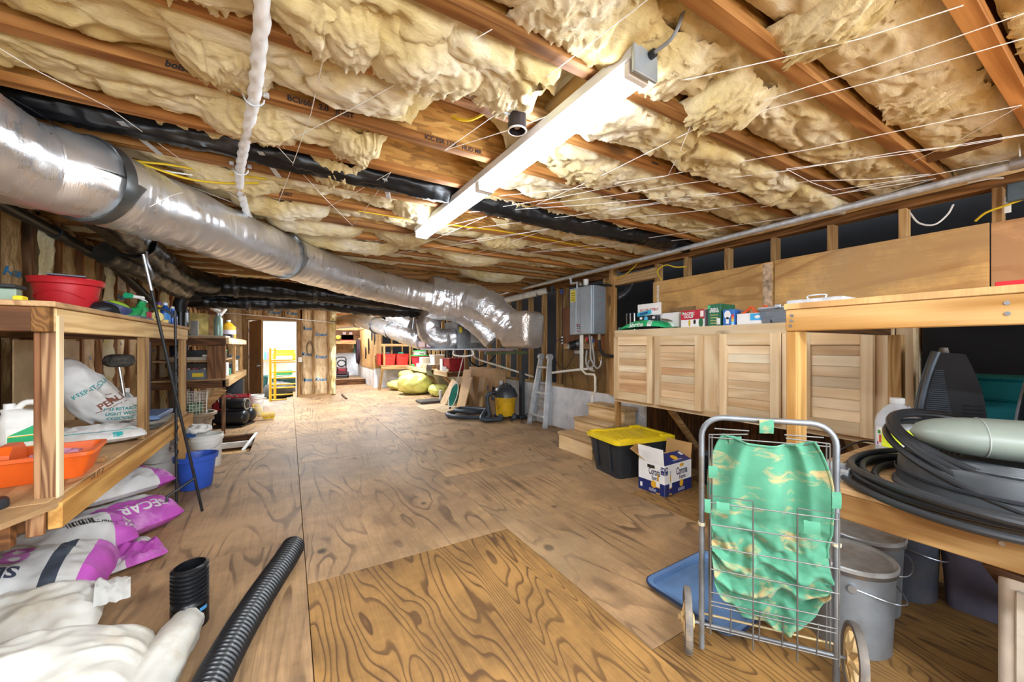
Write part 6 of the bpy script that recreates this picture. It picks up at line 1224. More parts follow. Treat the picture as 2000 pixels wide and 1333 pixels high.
NP = thing('newspaper_stack', 'stack of old newspapers at the far end of the lower shelf', 'newspapers', (-.90, 3.6, T0), .1)
for k in range(7): link('newspaper', B().surf(lambda u, v, k=k: (-.13 + .26 * u + .006 * k, -.2 + .4 * v, .006 * k + .004 * nz(u * 3, v * 3, k) + .003 + (.012 * (u > .9))), 6, 8), pm(('b8b2a6', 'a8a298', 'c8c2b8')[k % 3], .7, var=.2, scale=30), NP)
single('blue_folder', B().box(-.12, -.2, 0, .12, .17, .03, .004), pm('5a6f94', .5), 'blue grey folder lying on the newspapers', 'folder', (-.90, 3.72, T0 + .05))
single('rack_backing', B().box(-.004, -.42, 0, .004, .42, .6, .002), pm('b89a70', .5, var=.1), 'tan panel standing behind the newspapers', 'panel', (-1.45, 3.95, T0))
# ================================================================== floor, left side
FT = thing('pipe_fitting', 'short black corrugated pipe end standing by the white sack', 'pipe', (-.37, 2.12, 0)); b = B()
prof = [(.066, .0), (.066, .10), (.062, .105)]
for k in range(8): prof += [(.058, .112 + .018 * k), (.066, .117 + .018 * k), (.066, .124 + .018 * k), (.058, .128 + .018 * k)]
prof += [(.055, .258), (.052, .258), (.052, .01)]; b.lathe(prof, 32); sh_ = MX.Identity(4); b.v = [V((p.x, p.y, p.z + (.10 * (p.x * .9) if p.z > .24 else 0))) for p in b.v]; link('sleeve', b, BLKG, FT); link('tape_tag', arc(.0668, -.9, -.4, .07, .085, 5), pm('4a8ac0', .4), FT)
CPp = thing('corrugated_pipe', 'long black corrugated drain pipe lying on the floor at the bottom', 'pipe', (-.1, 2.0, 0)); P = resample(spl([(.02, 2.50, .062), (-.02, 2.36, .062), (-.12, 2.05, .062), (-.20, 1.75, .062), (-.25, 1.45, .064), (-.27, 1.1, .066)], 20), .003)
rad = [(.0485, .053, .059, .061, .061, .059, .053)[i % 7] for i in range(len(P))]; b = B().tube(P, rad, 28); wpart('pipe', b, pm('17191c', .28, var=.1, bump=0), CPp, 70)
BK = thing('blue_bucket', 'oval blue bucket on the floor beside the cement sacks', 'bucket', (-.685, 4.16, 0), .5)
link('bucket', B().lathe([(0, 0), (.105, 0), (.112, .008), (.135, .225), (.137, .235), (.152, .24), (.156, .275), (.158, .28), (.142, .278), (.13, .22), (.105, .012), (0, .008)], 40, sy=.82), pm('2f55b4', .4, var=.06), BK)
def wbucket(label, x, y, h=.32, r=.135, grp=None):
    t = thing('plastic_bucket', label, 'bucket', (x, y, 0)); link('bucket', B().lathe([(0, 0), (r * .85, 0), (r * .87, .006), (r * .97, h * .82), (r * 1.03, h * .83), (r * 1.03, h * .86), (r * .98, h * .865), (r * .985, h * .9), (r * 1.04, h * .905), (r * 1.04, h * .93), (r, h * .94), (r * 1.03, h * .985), (r * 1.03, h), (r * .95, h), (r * .85, .01), (0, .008)], 36), pm('e2e0d8', .4, var=.05), t); link('bail', B().tube(spl([(-r, 0, h * .8), (-r * .6, -r * .95, h * .62), (r * .6, -r * .95, h * .62), (r, 0, h * .8)], 8), .0025, 6), STEEL, t); return t
w1 = wbucket('white plastic bucket behind the blue one, full of bags', -.72, 4.86); decal(text_mesh('STRIPPER', .05, .02, .1), pm('2a8a98', .5), w1, w1.children[0], (.02, -.4, .24), (1, .1, 0), (0, 0, 1), .02); w2 = wbucket('white plastic bucket next to the twisted hook', -.99, 4.52, .31)
single('white_rag', B().surf(lambda u, v: ((.10 + .03 * fbm(u * 5, v * 4, 3)) * math.cos(2 * PI * u) * math.sin(PI * v) ** .6, .10 * math.sin(2 * PI * u) * math.sin(PI * v) ** .6, .10 * v ** .8 + .05 * fbm(u * 8, v * 6, 6) * math.sin(PI * v)), 32, 18, cu=True), pm('e4e2dc', .5, var=.1), 'crumpled white plastic bag heaped on the white bucket', 'bag', (-.78, 4.86, .32), ang=70)
single('blue_pouch', B().surf(lambda u, v: (.07 * (2 * u - 1), .05 * (2 * v - 1), .02 + .03 * math.sin(PI * u) * math.sin(PI * v) + .01 * fbm(u * 5, v * 5, 2)), 10, 10), pm('1f5aa0', .4), 'small blue pouch under the white plastic bag', 'pouch', (-.86, 4.78, .30))
single('newspaper_cone', B().surf(lambda u, v: (.06 * math.cos(2 * PI * u) * (1 - v * .6), .05 * math.sin(2 * PI * u) * (1 - v * .6), .25 * v + .02 * fbm(u * 4, v * 5, 2)), 16, 10, cu=True), pm('a89a94', .6, var=.5, scale=30), 'crumpled printed paper stuffed beside the far rack leg', 'paper', (-.83, 4.3, .31))
# planter, basket, pots, compressor, red bin
PT = thing('stone_planter', 'beige moulded planter pot in front of the far rack', 'planter', (-1.10, 6.62, 0)); link('pot', B().lathe([(0, 0), (.15, 0), (.16, .02), (.19, .22), (.20, .25), (.235, .27), (.24, .30), (.225, .31), (.205, .305), (.19, .27)], 40), pm('a0907c', .7, var=.12, bump=.3), PT)
for k in range(14): a = 2 * PI * k / 14; link('relief', B().tube([(.2 * math.cos(a + .12 * math.cos(j)), .2 * math.sin(a + .12 * math.cos(j)), .215 + .02 * math.sin(j)) for j in [q * .9 for q in range(7)]], .006, 5), pm('a0907c', .7, var=.12, bump=.3), PT)
WBK = thing('wire_basket', 'white wire basket sitting on the planter', 'basket', (-1.08, 6.5, .312), .1); b = B(); wr_ = lambda a_, c_: b.tube([V(a_), V(c_)], .003, 5)
for k in range(8): x = -.12 + .24 * k / 7; wr_((x, -.11, 0), (x, -.12, .28)); wr_((x, .11, 0), (x, .12, .28)); wr_((x, -.11, 0), (x, .11, 0))
for k in range(7): y = -.11 + .22 * k / 6; wr_((-.12, y, 0), (-.13, y, .28)); wr_((.12, y, 0), (.13, y, .28))
for k in range(8): z = .28 * k / 7; b.tube([V(p) for p in ((-.125, -.115, z), (.125, -.115, z), (.125, .115, z), (-.125, .115, z))], .003, 5, closed=True)
link('wires', b, WHT, WBK); link('contents', B().box(-.09, -.08, .005, .09, .08, .14, .03), pm('6a8a6a', .6, var=.6, scale=25), WBK)
PS = thing('pot_stack', 'tall stack of black plant pots standing in a grey bin', 'pots', (-1.33, 6.95, 0)); link('grey_bin', B().lathe([(0, 0), (.10, 0), (.125, 1.02), (.135, 1.03), (.135, 1.06), (.11, 1.06)], 28), pm('8f8676', .45), PS); link('dark_pot', B().lathe([(.10, 1.02), (.11, 1.32), (.114, 1.32), (.114, 1.35), (0, 1.35)], 28), pm('2a3040', .35), PS); link('pot_sleeve', B().lathe([(.105, 1.35), (.11, 1.5), (.118, 1.52), (.112, 1.55), (.112, 1.68), (.10, 1.72), (.06, 1.74), (0, 1.74)], 28), BLKG, PS)
single('drain_pipe_upright', B().cyl((0, 0, 0), (0, 0, 1.25), .05, n=16), pm('23304a', .35), 'dark blue upright pipe behind the rack end post', 'pipe', (-1.36, 5.6, 0))
AC = thing('air_compressor', 'black twin tank air compressor on the floor below the far rack', 'compressor', (-.72, 7.12, 0), -.35); ACB = pm('1e1f22', .35, var=.1)
def capsule(b, p0, p1, r, n=20): p0, p1 = V(p0), V(p1); d = (p1 - p0).normalized(); b.tube([p0 - d * r * .55, p0 - d * r * .45, p0 - d * r * .2, p0, p1, p1 + d * r * .2, p1 + d * r * .45, p1 + d * r * .55], [r * .2, r * .6, r * .92, r, r, r * .92, r * .6, r * .2], n)
for y, z in ((-.10, .14), (.12, .14)):
    b = B(); capsule(b, (-.16, y, z), (.18, y, z), .105); link('tank', b, ACB, AC)
b = B(); capsule(b, (-.02, -.05, .33), (.16, -.05, .33), .085); link('motor', b, ACB, AC); link('end_ring', B().lathe([(.07, 0), (.088, .004), (.088, .02), (.07, .022)], 24), STEEL, AC, (.18, -.05, .33)).rotation_euler = (0, PI / 2, 0)
link('pump_head', B().box(-.16, -.1, .27, -.05, .02, .42, .01), ACB, AC); link('handle', B().tube(spl([(-.15, -.12, .38), (-.15, -.13, .5), (-.12, -.10, .52), (0, -.06, .47), (.06, -.05, .44)], 6), .011, 8), CHROME, AC); link('gauge', B().cyl((-.2, -.1, .38), (-.22, -.11, .38), .025, n=14), STEEL, AC); link('wheel', B().cyl((-.25, -.22, .09), (-.21, -.22, .09), .09, n=20), BLK, AC); link('base_plate', B().box(-.2, -.2, .0, .2, .2, .03, .005), ACB, AC)
YH = thing('coiled_hose', 'yellow coiled air hose beside the compressor', 'hose', (-.47, 7.38, 0)); b = B().tube([V((.05 * math.cos(k * .6) + .0008 * k, .05 * math.sin(k * .6), .27 - .0022 * k)) for k in range(96)], .005, 5); b.tube([V((.09 + .0016 * k, .055 * math.cos(k * .6) + .02 * math.sin(k * .11), .064 + .055 * math.sin(k * .6))) for k in range(110)], .005, 5); link('coil', b, YEL, YH)
RBN = thing('red_bin', 'dark red rectangular bin behind the compressor', 'bin', (-.82, 7.65, 0), .1); b = B(); tub(b, .5, .32, .40, .03, .86, .005, .016); link('bin', b, pm('9a1824', .4), RBN)
w3 = wbucket('white bucket with red lettering in front of the open door', -.50, 7.95, .36, .12); decal(text_mesh('BIG', .07, .02), RED, w3, w3.children[0], (.02, -.4, .2), (1, .2, 0), (0, 0, 1), .02)
# ================================================================== far rack on the left
R2 = thing('far_rack', 'second lumber rack along the left wall near the door', 'rack', (-.75, 6.48, 0)); RM = wood('far_rack_z', '9a6a42', '6a4426', 2)
def fp_(name, m, *a): return wpart(name, B().box(*a, .003), m, R2)
fp_('shelf_board', SHELF_PLY, LX + .02, 6.46, 1.31, SX, 8.96, 1.33); fp_('front_rail', PINE_Y, SX, 6.48, 1.235, SX + .035, 8.95, 1.315); fp_('end_rail', OLD_X, LX + .03, 6.46, 1.21, SX - .002, 6.498, 1.309); fp_('shelf_board', SHELF_PLY, LX + .02, 6.5, .735, SX, 8.96, .755); fp_('front_rail', LUM_Y, SX, 6.46, .65, SX + .035, 8.95, .75)
fp_('end_rail', OLD_X, LX + .03, 6.46, .64, SX - .04, 6.498, .734); fp_('mid_shelf', SHELF_PLY, LX + .02, 6.55, .99, SX - .08, 8.2, 1.006)
for y in (6.465, 7.55, 8.6): fp_('post', RM if y < 7 else LUM_Z, SX - .2 if y < 7 else SX - .04, y, .76, SX - .002, y + .045, 1.21)
for y in (6.5, 8.9): fp_('back_post', OLD_Z, LX + .03, y, 0, LX + .08, y + .04, 1.2); fp_('leg', OLD_Z, SX - .05, y, 0, SX - .01, y + .04, .64)
wpart('brace', B().beam((SX - .03, 6.52, .62), (LX + .3, 6.5, .02), .09, .04, (0, 1, 0)), LUM_X, R2)
def small(name, label, cat, x, y, z, w, d, h, c, rz=0, r=.01, **k):
    b = B(); rbox(b, w, d, h, min(r, w * .4, d * .4), 0, min(.006, h * .2, w * .1), k.get('taper', 1)); return single(name, b, c if not isinstance(c, str) else pm(c, k.get('rough', .5), var=.1), label, cat, (x, y, z), k.get('grp'))
QZ = 1.331
GC = thing('bottle_crate', 'grey crate of small jars on the far rack lower shelf', 'crate', (-1.12, 6.68, .756)); b = B(); tub(b, .42, .26, .13, .01, .95, .006, .006); link('crate', b, pm('6a727a', .5), GC); plate(.12, .05, YL, GC, (.06, -.137, .06), (1, 0, 0), (0, 0, 1)); 
for i in range(9): 
    for j in range(3): link('jar', B().lathe([(0, .01), (.018, .01), (.018, .13), (.014, .15), (0, .152)], 8, (-.17 + .042 * i, -.09 + .075 * j, 0)), pm(('8a2a30', 'c8c2b8', '4a4a50', 'b0343a')[(i * 3 + j) % 4], .4), GC)
small('tool_chest', 'dark toolbox under the middle shelf of the far rack', 'toolbox', -1.1, 6.85, .90, .4, .2, .07, '3a2c1c'); small('wood_tray', 'pale tray of papers on the middle shelf of the far rack', 'tray', -1.12, 6.72, 1.007, .5, .3, .05, 'b8ac98'); small('black_case', 'black tool case on the middle shelf of the far rack', 'case', -1.05, 6.8, 1.058, .42, .2, .09, '26282c', 0, .03); small('white_carton', 'small white carton on the pale tray', 'carton', -.98, 6.6, 1.058, .08, .06, .03, 'e0dcd4')
small('orange_label_box', 'dark box with an orange stripe behind the jar crate', 'box', -1.1, 7.1, .757, .4, .15, .18, '3a3024')
for k, (n_, lb, y, w, h, c) in enumerate((('paint_can', 'small silver can on the far rack lower shelf beside the near post', 6.75, .08, .1, 'b0b4b8'), ('spray_can', 'maroon spray can between the posts of the far rack', 6.95, .06, .16, '7a3038'), ('white_box', 'white box between the posts of the far rack', 7.12, .12, .2, 'dcd8d0'), ('green_box', 'green toned box on the far rack lower shelf', 7.4, .12, .1, '4a8a68'), ('dark_drill', 'dark drill on the far rack lower shelf', 7.75, .14, .16, '2a2c34'), ('glass_jar', 'pale jar at the far end of the far rack', 8.1, .09, .15, 'a8c0b0'), ('pale_can', 'pale can at the very end of the far rack', 8.45, .1, .2, 'c8c8c0'))):
    small(n_, lb, n_.split('_')[1], SX - .1, y, .756, w, w, h, c, 0, w * .4)
small('black_bin_stack', 'black stacked trays between the posts of the far rack', 'trays', SX - .18, 7.2, 1.007, .2, .3, .12, '22262a'); small('green_strip', 'green tray on the black trays of the far rack', 'tray', SX - .16, 7.25, 1.128, .16, .25, .02, '2a9a5a')
small('black_power_tool', 'black machine under the far rack by the door', 'machine', -.85, 8.3, .0, .3, .3, .62, '24262a', 0, .05); small('grey_tub', 'grey tub with clear lid on the red bin', 'tub', -.72, 7.95, .41, .22, .2, .11, '7a8490', 0, .03) if False else None
small('stone_slab', 'pale stone slab on the far rack top', 'slab', -1.02, 6.9, QZ, .5, .5, .02, 'b8b0a4'); small('grey_block', 'grey upright block on the far rack top', 'block', -1.12, 6.7, QZ + .021, .08, .06, .2, '8c8a88', 0, .004)
TM = thing('steel_bottle', 'tall sage green steel bottle on the far rack top', 'bottle', (-.88, 6.85, QZ + .021)); link('body', B().lathe([(0, 0), (.05, 0), (.052, .01), (.052, .24), (.04, .27), (.032, .28)], 20), pm('8fa89a', .35, .3), TM); link('cap', B().lathe([(.03, .28), (.032, .285), (.032, .325), (0, .33)], 16), STEEL, TM)
YJ = thing('yellow_jug', 'yellow jug with a purple label at the end of the far rack top', 'jug', (-.88, 7.9, QZ)); link('body', B().lathe([(0, 0), (.10, 0), (.105, .02), (.1, .2), (.03, .27), (.03, .29)], 20), pm('d8a82a', .35), YJ); link('cap', B().cyl((0, 0, .28), (0, 0, .31), .032, n=12), WHT, YJ); link('label', B().lathe([(.107, .07), (.106, .14)], 20), pm('d8d0e0', .4), YJ); 
small('dark_battery', 'dark battery tray in front of the yellow jug', 'battery', -.86, 7.55, QZ, .16, .25, .06, '2a2c30')
single('tool_fan', B().beam((0, 0, 0), (-.1, 0, .2), .03, .01).beam((.03, 0, 0), (0, .02, .24), .03, .01).beam((.05, 0, 0), (.06, 0, .2), .02, .01), BLK, 'black tools standing in front of the yellow paper', 'tools', (-1.22, 7.1, QZ))
single('yellow_paper', B().surf(lambda u, v: (-.15 + .3 * u, .02 * nz(u * 4, v * 4), .38 * v), 8, 8), pm('d8c478', .6, var=.2), 'yellowish paper sheet hung behind the far rack tools', 'paper', (-1.25, 7.6, QZ + .01))
PVx = thing('pvc_trap', 'white pvc drain bend above the far rack', 'pipe', (-1.1, 7.6, 1.9)); b = B().tube([W(424, 597, y=7.6), W(436, 597, y=7.6), W(440, 604, y=7.6), W(424, 622, y=7.6), W(423, 655, y=7.6)], .03, 10); wpart('tube', b, WHT, PVx)
for k, (u0, u1, v0, v1, y, l) in enumerate(((368, 400, 566, 592, 6.6, 'brown hanging wood block over the far rack, nearest the vent pipe'), (382, 411, 572, 604, 7.0, 'brown hanging wood block over the far rack, middle of three'), (405, 423, 575, 613, 7.4, 'brown hanging wood block over the far rack, nearest the white bend'))):
    a_, c_ = W(u0, v1, y=y), W(u1, v0, y=y); t = thing('hanging_block', l, 'block', (a_.x, y, a_.z), 0, 'wood blocks hung over the far rack'); wpart('block', B().box(a_.x, y, a_.z, c_.x, y + .25, 2.199), OLD_X, t); q = W(u1 - 8, v1 - 8, y=y); wpart('pvc_stub', B().cyl((q.x - .05, y - .04, q.z + .03), (q.x + .1, y - .02, q.z - .03), .028, n=12), WHT, t)
# ================================================================== ladder, vacuum, cardboard along the right wall
LD = thing('folding_ladder', 'folded aluminium ladder leaning on the concrete beside the heater', 'ladder', (3.36, 4.75, 0)); AL = pm('d2d7dc', .38, .35, var=.1); AL2 = pm('b4babf', .42, .35, var=.1)
f1, f2 = V((3.22, 4.98, .0)), V((3.22, 4.56, .0)); t1, t2 = V((3.36, 4.86, 1.03)), V((3.36, 4.63, 1.03))
for f, t in ((f1, t1), (f2, t2)):
    wpart('rail', B().beam(f + V((0, 0, .01)), t, .03, .07, (1, 0, 0)), AL, LD); wpart('inner_rail', B().beam(f + V((.10, .02, .03)), t + V((.02, .02, 0)), .028, .06, (1, 0, 0)), AL2, LD)
    wpart('hinge', B().cyl(t + V((-.0, -.03, .01)), t + V((-.0, .03, .01)), .048, n=20), AL, LD); wpart('foot', B().beam(f, f + (t - f) * .035, .036, .076, (1, 0, 0)), AL2, LD)
for k in (.16, .49, .86): wpart('rung', B().beam(f1.lerp(t1, k) + V((-.035, -.0, 0)), f2.lerp(t2, k) + V((-.035, 0, 0)), .03, .028), AL, LD)
for k in (.3, .62): wpart('rung', B().beam(f1.lerp(t1, k) + V((.06, 0, 0)), f2.lerp(t2, k) + V((.06, 0, 0)), .03, .028), AL2, LD)
wpart('cord', B().tube(spl([f1.lerp(t1, .16) + V((-.05, .02, 0)), f1 + V((-.08, .05, .06)), f1 + V((-.1, .08, .01)), f1 + V((-.05, .04, .008))], 6), .006, 6), BLK, LD)
VC = thing('shop_vacuum', 'yellow shop vacuum with a black lid under clear plastic', 'vacuum', (3.10, 5.52, 0)); YV = pm('d8a81a', .4, var=.12, dirt='6a5220')
link('drum', B().lathe([(0, .06), (.15, .06), (.155, .08), (.175, .38), (.178, .4)], 36), YV, VC); link('lid', B().lathe([(.185, .37), (.19, .38), (.188, .43), (.16, .5), (.10, .54), (.05, .55), (.05, .585), (.03, .59), (0, .59)], 36), pm('33373c', .4, var=.15), VC)
link('plastic_cover', B().surf(lambda u, v: ((.20 - .12 * v * v + .012 * fbm(u * 12, v * 3, 3)) * math.cos(2 * PI * u), (.20 - .12 * v * v + .012 * fbm(u * 12, v * 3, 3)) * math.sin(2 * PI * u), .36 + .2 * v + .01 * fbm(u * 9, v * 4, 1)), 48, 10, cu=True), clear('film', (200, 206, 212), .2, .9), VC, None, 70)
for a in (-2.6, -1.0, .5, 2.1): link('caster_foot', B().lathe([(0, .10), (.03, .095), (.05, .06), (.055, .02), (.04, 0), (0, 0)], 16, (.16 * math.cos(a), .16 * math.sin(a), 0)), pm('3a4048', .45), VC)
link('latch', B().box(-.19, -.09, .33, -.165, -.03, .37, .005), YV, VC); link('hose_port', B().cyl((-.17, .02, .44), (-.24, .04, .44), .035, n=14), BLK, VC)
HOSE = pm('333b44', .45, var=.12); P = spl([(2.86, 5.56, .44), (2.79, 5.58, .38), (2.80, 5.56, .2), (2.78, 5.50, .07), (2.6, 5.6, .05), (2.35, 5.85, .05), (2.32, 6.15, .05), (2.6, 6.3, .05), (2.95, 6.1, .06), (2.9, 5.85, .1), (2.6, 5.75, .12), (2.42, 6.0, .12), (2.6, 6.15, .12), (2.85, 5.8, .13), (2.72, 5.55, .12), (2.62, 5.4, .05), (2.9, 5.3, .045)], 10)
single('vacuum_hose', B().tube(P, .036, 12), HOSE, 'thick grey vacuum hose coiled on the floor left of the vacuum', 'hose')
single('black_wand', B().box(-.028, -.05, .06, .028, .05, .80, .008).box(-.07, -.07, 0, .07, .07, .06, .015), pm('33383e', .5, var=.2), 'upright dark floor tool standing right of the vacuum', 'tool', (3.33, 5.37, 0), ang=35)
single('plug_stub', B().cyl((0, 0, 0), (0, 0, .05), .012, n=8), BLK, 'small black plug on the floor in front of the vacuum', 'plug', (3.05, 5.22, 0))
CBX = pm('b89468', .7, var=.08, scale=3, bump=.05); CB2 = pm('96754c', .7, var=.1, scale=3)
BIGB = thing('cardboard_box', 'big flat cardboard box standing against the wall studs', 'box', (3.12, 5.93, 0), 0); link('carton', B().box(0, 0, 0, .22, 1.12, .79, .003), CBX, BIGB); link('seam', B().box(-.001, .02, .52, .002, 1.1, .523, 0), CB2, BIGB)
plate(.10, .13, pm('5a5c66', .5, var=.5, scale=40), BIGB, (.13, -.001, .52), (1, 0, 0), (0, 0, 1), 'shipping_label'); plate(.07, .1, WHB, BIGB, (.12, -.002, .54), (1, 0, 0), (0, 0, 1), 'shipping_label')
for z, w in ((.45, .3), (.28, .3)): plate(w, .08, pm('4a5262', .5), BIGB, (-.001, .16, z), (0, -1, 0), (0, 0, 1), 'print_arrow')
plate(.16, .05, pm('4a5262', .5), BIGB, (.1, -.0015, .45), (1, 0, 0), (0, 0, 1), 'print_arrow')
def lean(name, label, f, t, w, th, m, cat='cardboard', grp=None, folds=()):
    """sheet standing on edge f (centre of its foot) leaning back to t"""
    f, t = V(f), V(t); o = thing(name, label, cat, tuple(f), 0, grp); wpart('sheet', B().beam(f, t, w, th, V((t.y - f.y, -(t.x - f.x), 0)).cross(t - f) if False else (1, 0, .0)), m, o)
    for k in folds: q = f.lerp(t, k); wpart('fold', B().beam(q, q + (t - f).normalized() * .004, w * 1.001, th * 1.1, (1, 0, 0)), CB2, o)
    return o
lean('cardboard_sheet', 'tall tan cardboard sheet leaning beside the big box', (2.88, 6.9, .006), (3.05, 6.95, .74), .4, .006, CBX, folds=(.5,)); lean('cardboard_sheet', 'wide folded cardboard sheet leaning in front, creased across the middle', (2.62, 6.35, .006), (2.86, 6.5, .60), .42, .02, CBX, folds=(.5,)); lean('cardboard_sheet', 'narrow darker cardboard edge leaning between sheet and big box', (2.9, 6.1, .006), (3.03, 6.2, .62), .26, .05, CB2); lean('cardboard_sheet', 'pale narrow cardboard sheet leaning under the bench at left', (2.72, 7.5, .006), (2.95, 7.4, .50), .26, .006, pm('c4a680', .7)); lean('label_sheet', 'cardboard strip with a white label standing by the big box', (3.0, 5.98, .006), (3.08, 6.0, .6), .12, .01, CBX)
single('cardboard_flat', B().box(-.35, -.3, 0, .3, .3, .006, .001), pm('c8ae88', .7), 'flat piece of cardboard lying on the floor before the leaning sheets', 'cardboard', (2.55, 7.3, .001)); single('cardboard_flat', B().box(-.2, -.25, 0, .2, .25, .006, .001), pm('c0a47c', .7), 'smaller cardboard piece lying under the landing net', 'cardboard', (2.58, 6.75, .001))
NT_ = thing('landing_net', 'green mesh landing net with a long white handle leaning on the bench', 'net', (2.68, 6.9, 0)); c0 = V((2.74, 6.93, .26)); ax = V((.22, .10, .62)).normalized(); sd = V((.0, 1, -.0)).cross(ax).cross(ax).normalized(); sd = V((-.4, .9, 0)).normalized()
ring = [c0 + ax * (.24 * math.cos(a)) + sd * (.10 * math.sin(a)) for a in [2 * PI * k / 28 for k in range(28)]]; wpart('hoop', B().tube(ring, .009, 8, closed=True), pm('d8d8d0', .4), NT_); wpart('handle', B().tube([c0 + ax * .24, c0 + ax * .85], .011, 8), pm('d8d8d0', .4), NT_)
wpart('mesh_bag', B().surf(lambda u, v: c0 + ax * (.22 * math.cos(2 * PI * u) * (1 - v * .6) - .06 * v) + sd * (.095 * math.sin(2 * PI * u) * (1 - v * .6)) + V((.10 * v, .02 * v, -.02 * v)) + V((1, 1, 1)) * (.012 * fbm(u * 9, v * 5, 2)), 28, 8, cu=True), pm('2a7a6a', .8, var=.3, scale=60), NT_); wpart('grip', B().cyl(c0 - ax * .24, c0 - ax * .30, .02, n=10), BLK, NT_)
small('dark_mat', 'dark folded mats lying on the floor below the bench', 'mats', 2.60, 7.95, .001, .5, .42, .05, '4a423e', .3, .02)
small('lattice_crate', 'small slatted wooden crate between the leaning sheets', 'crate', 3.1, 7.3, .001, .3, .2, .42, LUM_Z)
small('white_bottle_floor', 'little white bottle under the far bench', 'bottle', 2.85, 7.95, .001, .07, .07, .24, 'c8c4bc', 0, .03)
# ================================================================== back benches with bins
B1 = thing('corner_bench', 'lumber bench with an upper rail across the far right corner', 'bench', (2.25, 11.0, 0)); bw = lambda n, m, *a: wpart(n, B().box(*a, .003), m, B1)
bw('bench_top', SHELF_PLY, 2.2, 10.97, .64, 3.44, 11.48, .665); bw('front_rail', LUM_X, 2.2, 10.95, .555, 2.92, 10.985, .655); bw('post', LUM_Z, 2.26, 10.95, .665, 2.31, 10.99, 1.2); bw('top_rail', LUM_X, 2.2, 10.95, 1.2, 3.44, 10.99, 1.27); bw('post', LUM_Z, 2.98, 10.95, .665, 3.03, 10.99, 1.2); wpart('leg', B().beam((2.24, 10.97, .56), (2.14, 10.9, 0), .05, .05), LUM_Z, B1)
B2 = thing('long_bench', 'lumber bench with diagonal braces along the far right wall', 'bench', (2.9, 7.7, 0)); bw = lambda n, m, *a: wpart(n, B().box(*a, .003), m, B2)
bw('bench_top', SHELF_PLY, 2.9, 7.68, .635, 3.44, 10.94, .655); bw('front_rail', PINE_Y, 2.885, 7.68, .55, 2.90, 10.94, .652); bw('end_rail', OLD_X, 2.9, 7.66, .55, 3.44, 7.68, .634)
for y in (7.95, 9.3): wpart('brace', B().beam((2.92, y, .55), (3.4, y, .05), .05, .08, (0, 1, 0)), LUM_X, B2)
def bin_(label, x, y, z, w, d, h, c, rz=0, name='storage_tub', grp=None, lid=None):
    t = thing(name, label, 'tub', (x, y, z), rz, grp); b = B(); tub(b, w, d, h, .03, .85, .005, .014); link('tub', b, c if not isinstance(c, str) else pm(c, .4, var=.05), t); link('grip', B().box(-w * .22, -d / 2 - .02, h - .05, w * .22, -d / 2 - .012, h - .025, .003), c if not isinstance(c, str) else pm(shade(c, .8), .4), t)
    if lid: b = B(); rbox(b, w + .03, d + .03, .03, .03, h, .004); link('lid', b, lid, t)
    return t
RT_ = pm('d0342c', .42, var=.05); Y0 = .666
bin_('bright red tub on the corner bench, right one of the pair', 2.82, 11.2, Y0, .36, .36, .32, RT_); bin_('bright red tub on the corner bench, left one of the pair', 2.44, 11.2, Y0, .36, .36, .32, RT_); bin_('red tub half hidden behind the corner bench post', 2.2, 11.28, Y0, .1, .3, .32, pm('c03a30', .42))
small('green_dish', 'small green dish on the right red tub', 'dish', 2.8, 11.2, Y0 + .322, .16, .12, .04, '3ab08a', 0, .05); small('grey_cloth', 'dark cloth heap on the left red tub', 'cloth', 2.4, 11.2, Y0 + .322, .22, .2, .05, '4a4650', 0, .08)
q = .656
bin_('crimson crate with a green lid on the long bench by the post', 3.08, 10.3, q, .34, .4, .28, pm('b02a3a', .45), 0, 'storage_tub', None, pm('3aa04a', .4)); bin_('green lidded tub behind the crimson crate', 3.22, 10.75, q, .3, .3, .4, pm('e0d8d0', .4), 0, 'storage_tub', None, pm('4ab05a', .4))
small('cup_box', 'white printed box with a cup picture on the long bench', 'box', 3.05, 9.75, q, .2, .25, .26, 'd8cdb8'); bin_('white bin behind the tools on the long bench', 3.2, 9.2, q, .28, .36, .33, WHT); 
small('tool_heap', 'heap of tan tools and paper on the long bench', 'tools', 3.03, 9.35, q, .22, .7, .10, 'b09a7c', 0, .08); small('paper_heap', 'crumpled white papers on the long bench edge', 'papers', 3.0, 9.9, q, .16, .4, .09, 'e0dcd2', 0, .07); small('green_toy', 'bright green glove on the long bench edge', 'glove', 2.97, 10.4, q, .1, .3, .05, '2ab45a', 0, .04)
single('black_bag', B().surf(lambda u, v: (-.03 - .02 * math.sin(PI * v), -.2 + .4 * u, .1 - .25 * v + .03 * nz(u * 4, v * 4)), 10, 10), BLK, 'black cloth hanging over the long bench edge', 'cloth', (2.89, 8.75, .66))
for k, (y, c) in enumerate(((8.45, '5a3a24'), (8.25, '8a8076'))): small('hand_tool', ('brown hand tool beside the black cloth', 'grey hand tool next to the big red box')[k], 'tool', 3.0, y, q, .08, .14, .13, c, 0, .03)
t = thing('red_box_large', 'long dark red box in clear trays on the long bench', 'box', (3.12, 7.95, q)); b = B(); tub(b, .34, .52, .27, .02, .95, .004, .006); link('box', b, pm('a01828', .45), t); link('side_cover', B().box(-.19, .12, 0, -.172, .29, .26, .004), WHB, t); link('tray', B().box(-.2, -.15, 0, -.18, .1, .1, .004), pm('c0c4cc', .3), t); link('tray', B().box(-.2, -.26, 0, -.18, -.15, .06, .004), pm('d0c8a0', .3), t); link('lid_rim', B().box(-.175, -.27, .27, .175, .27, .285, .003), pm('7a1020', .4), t)
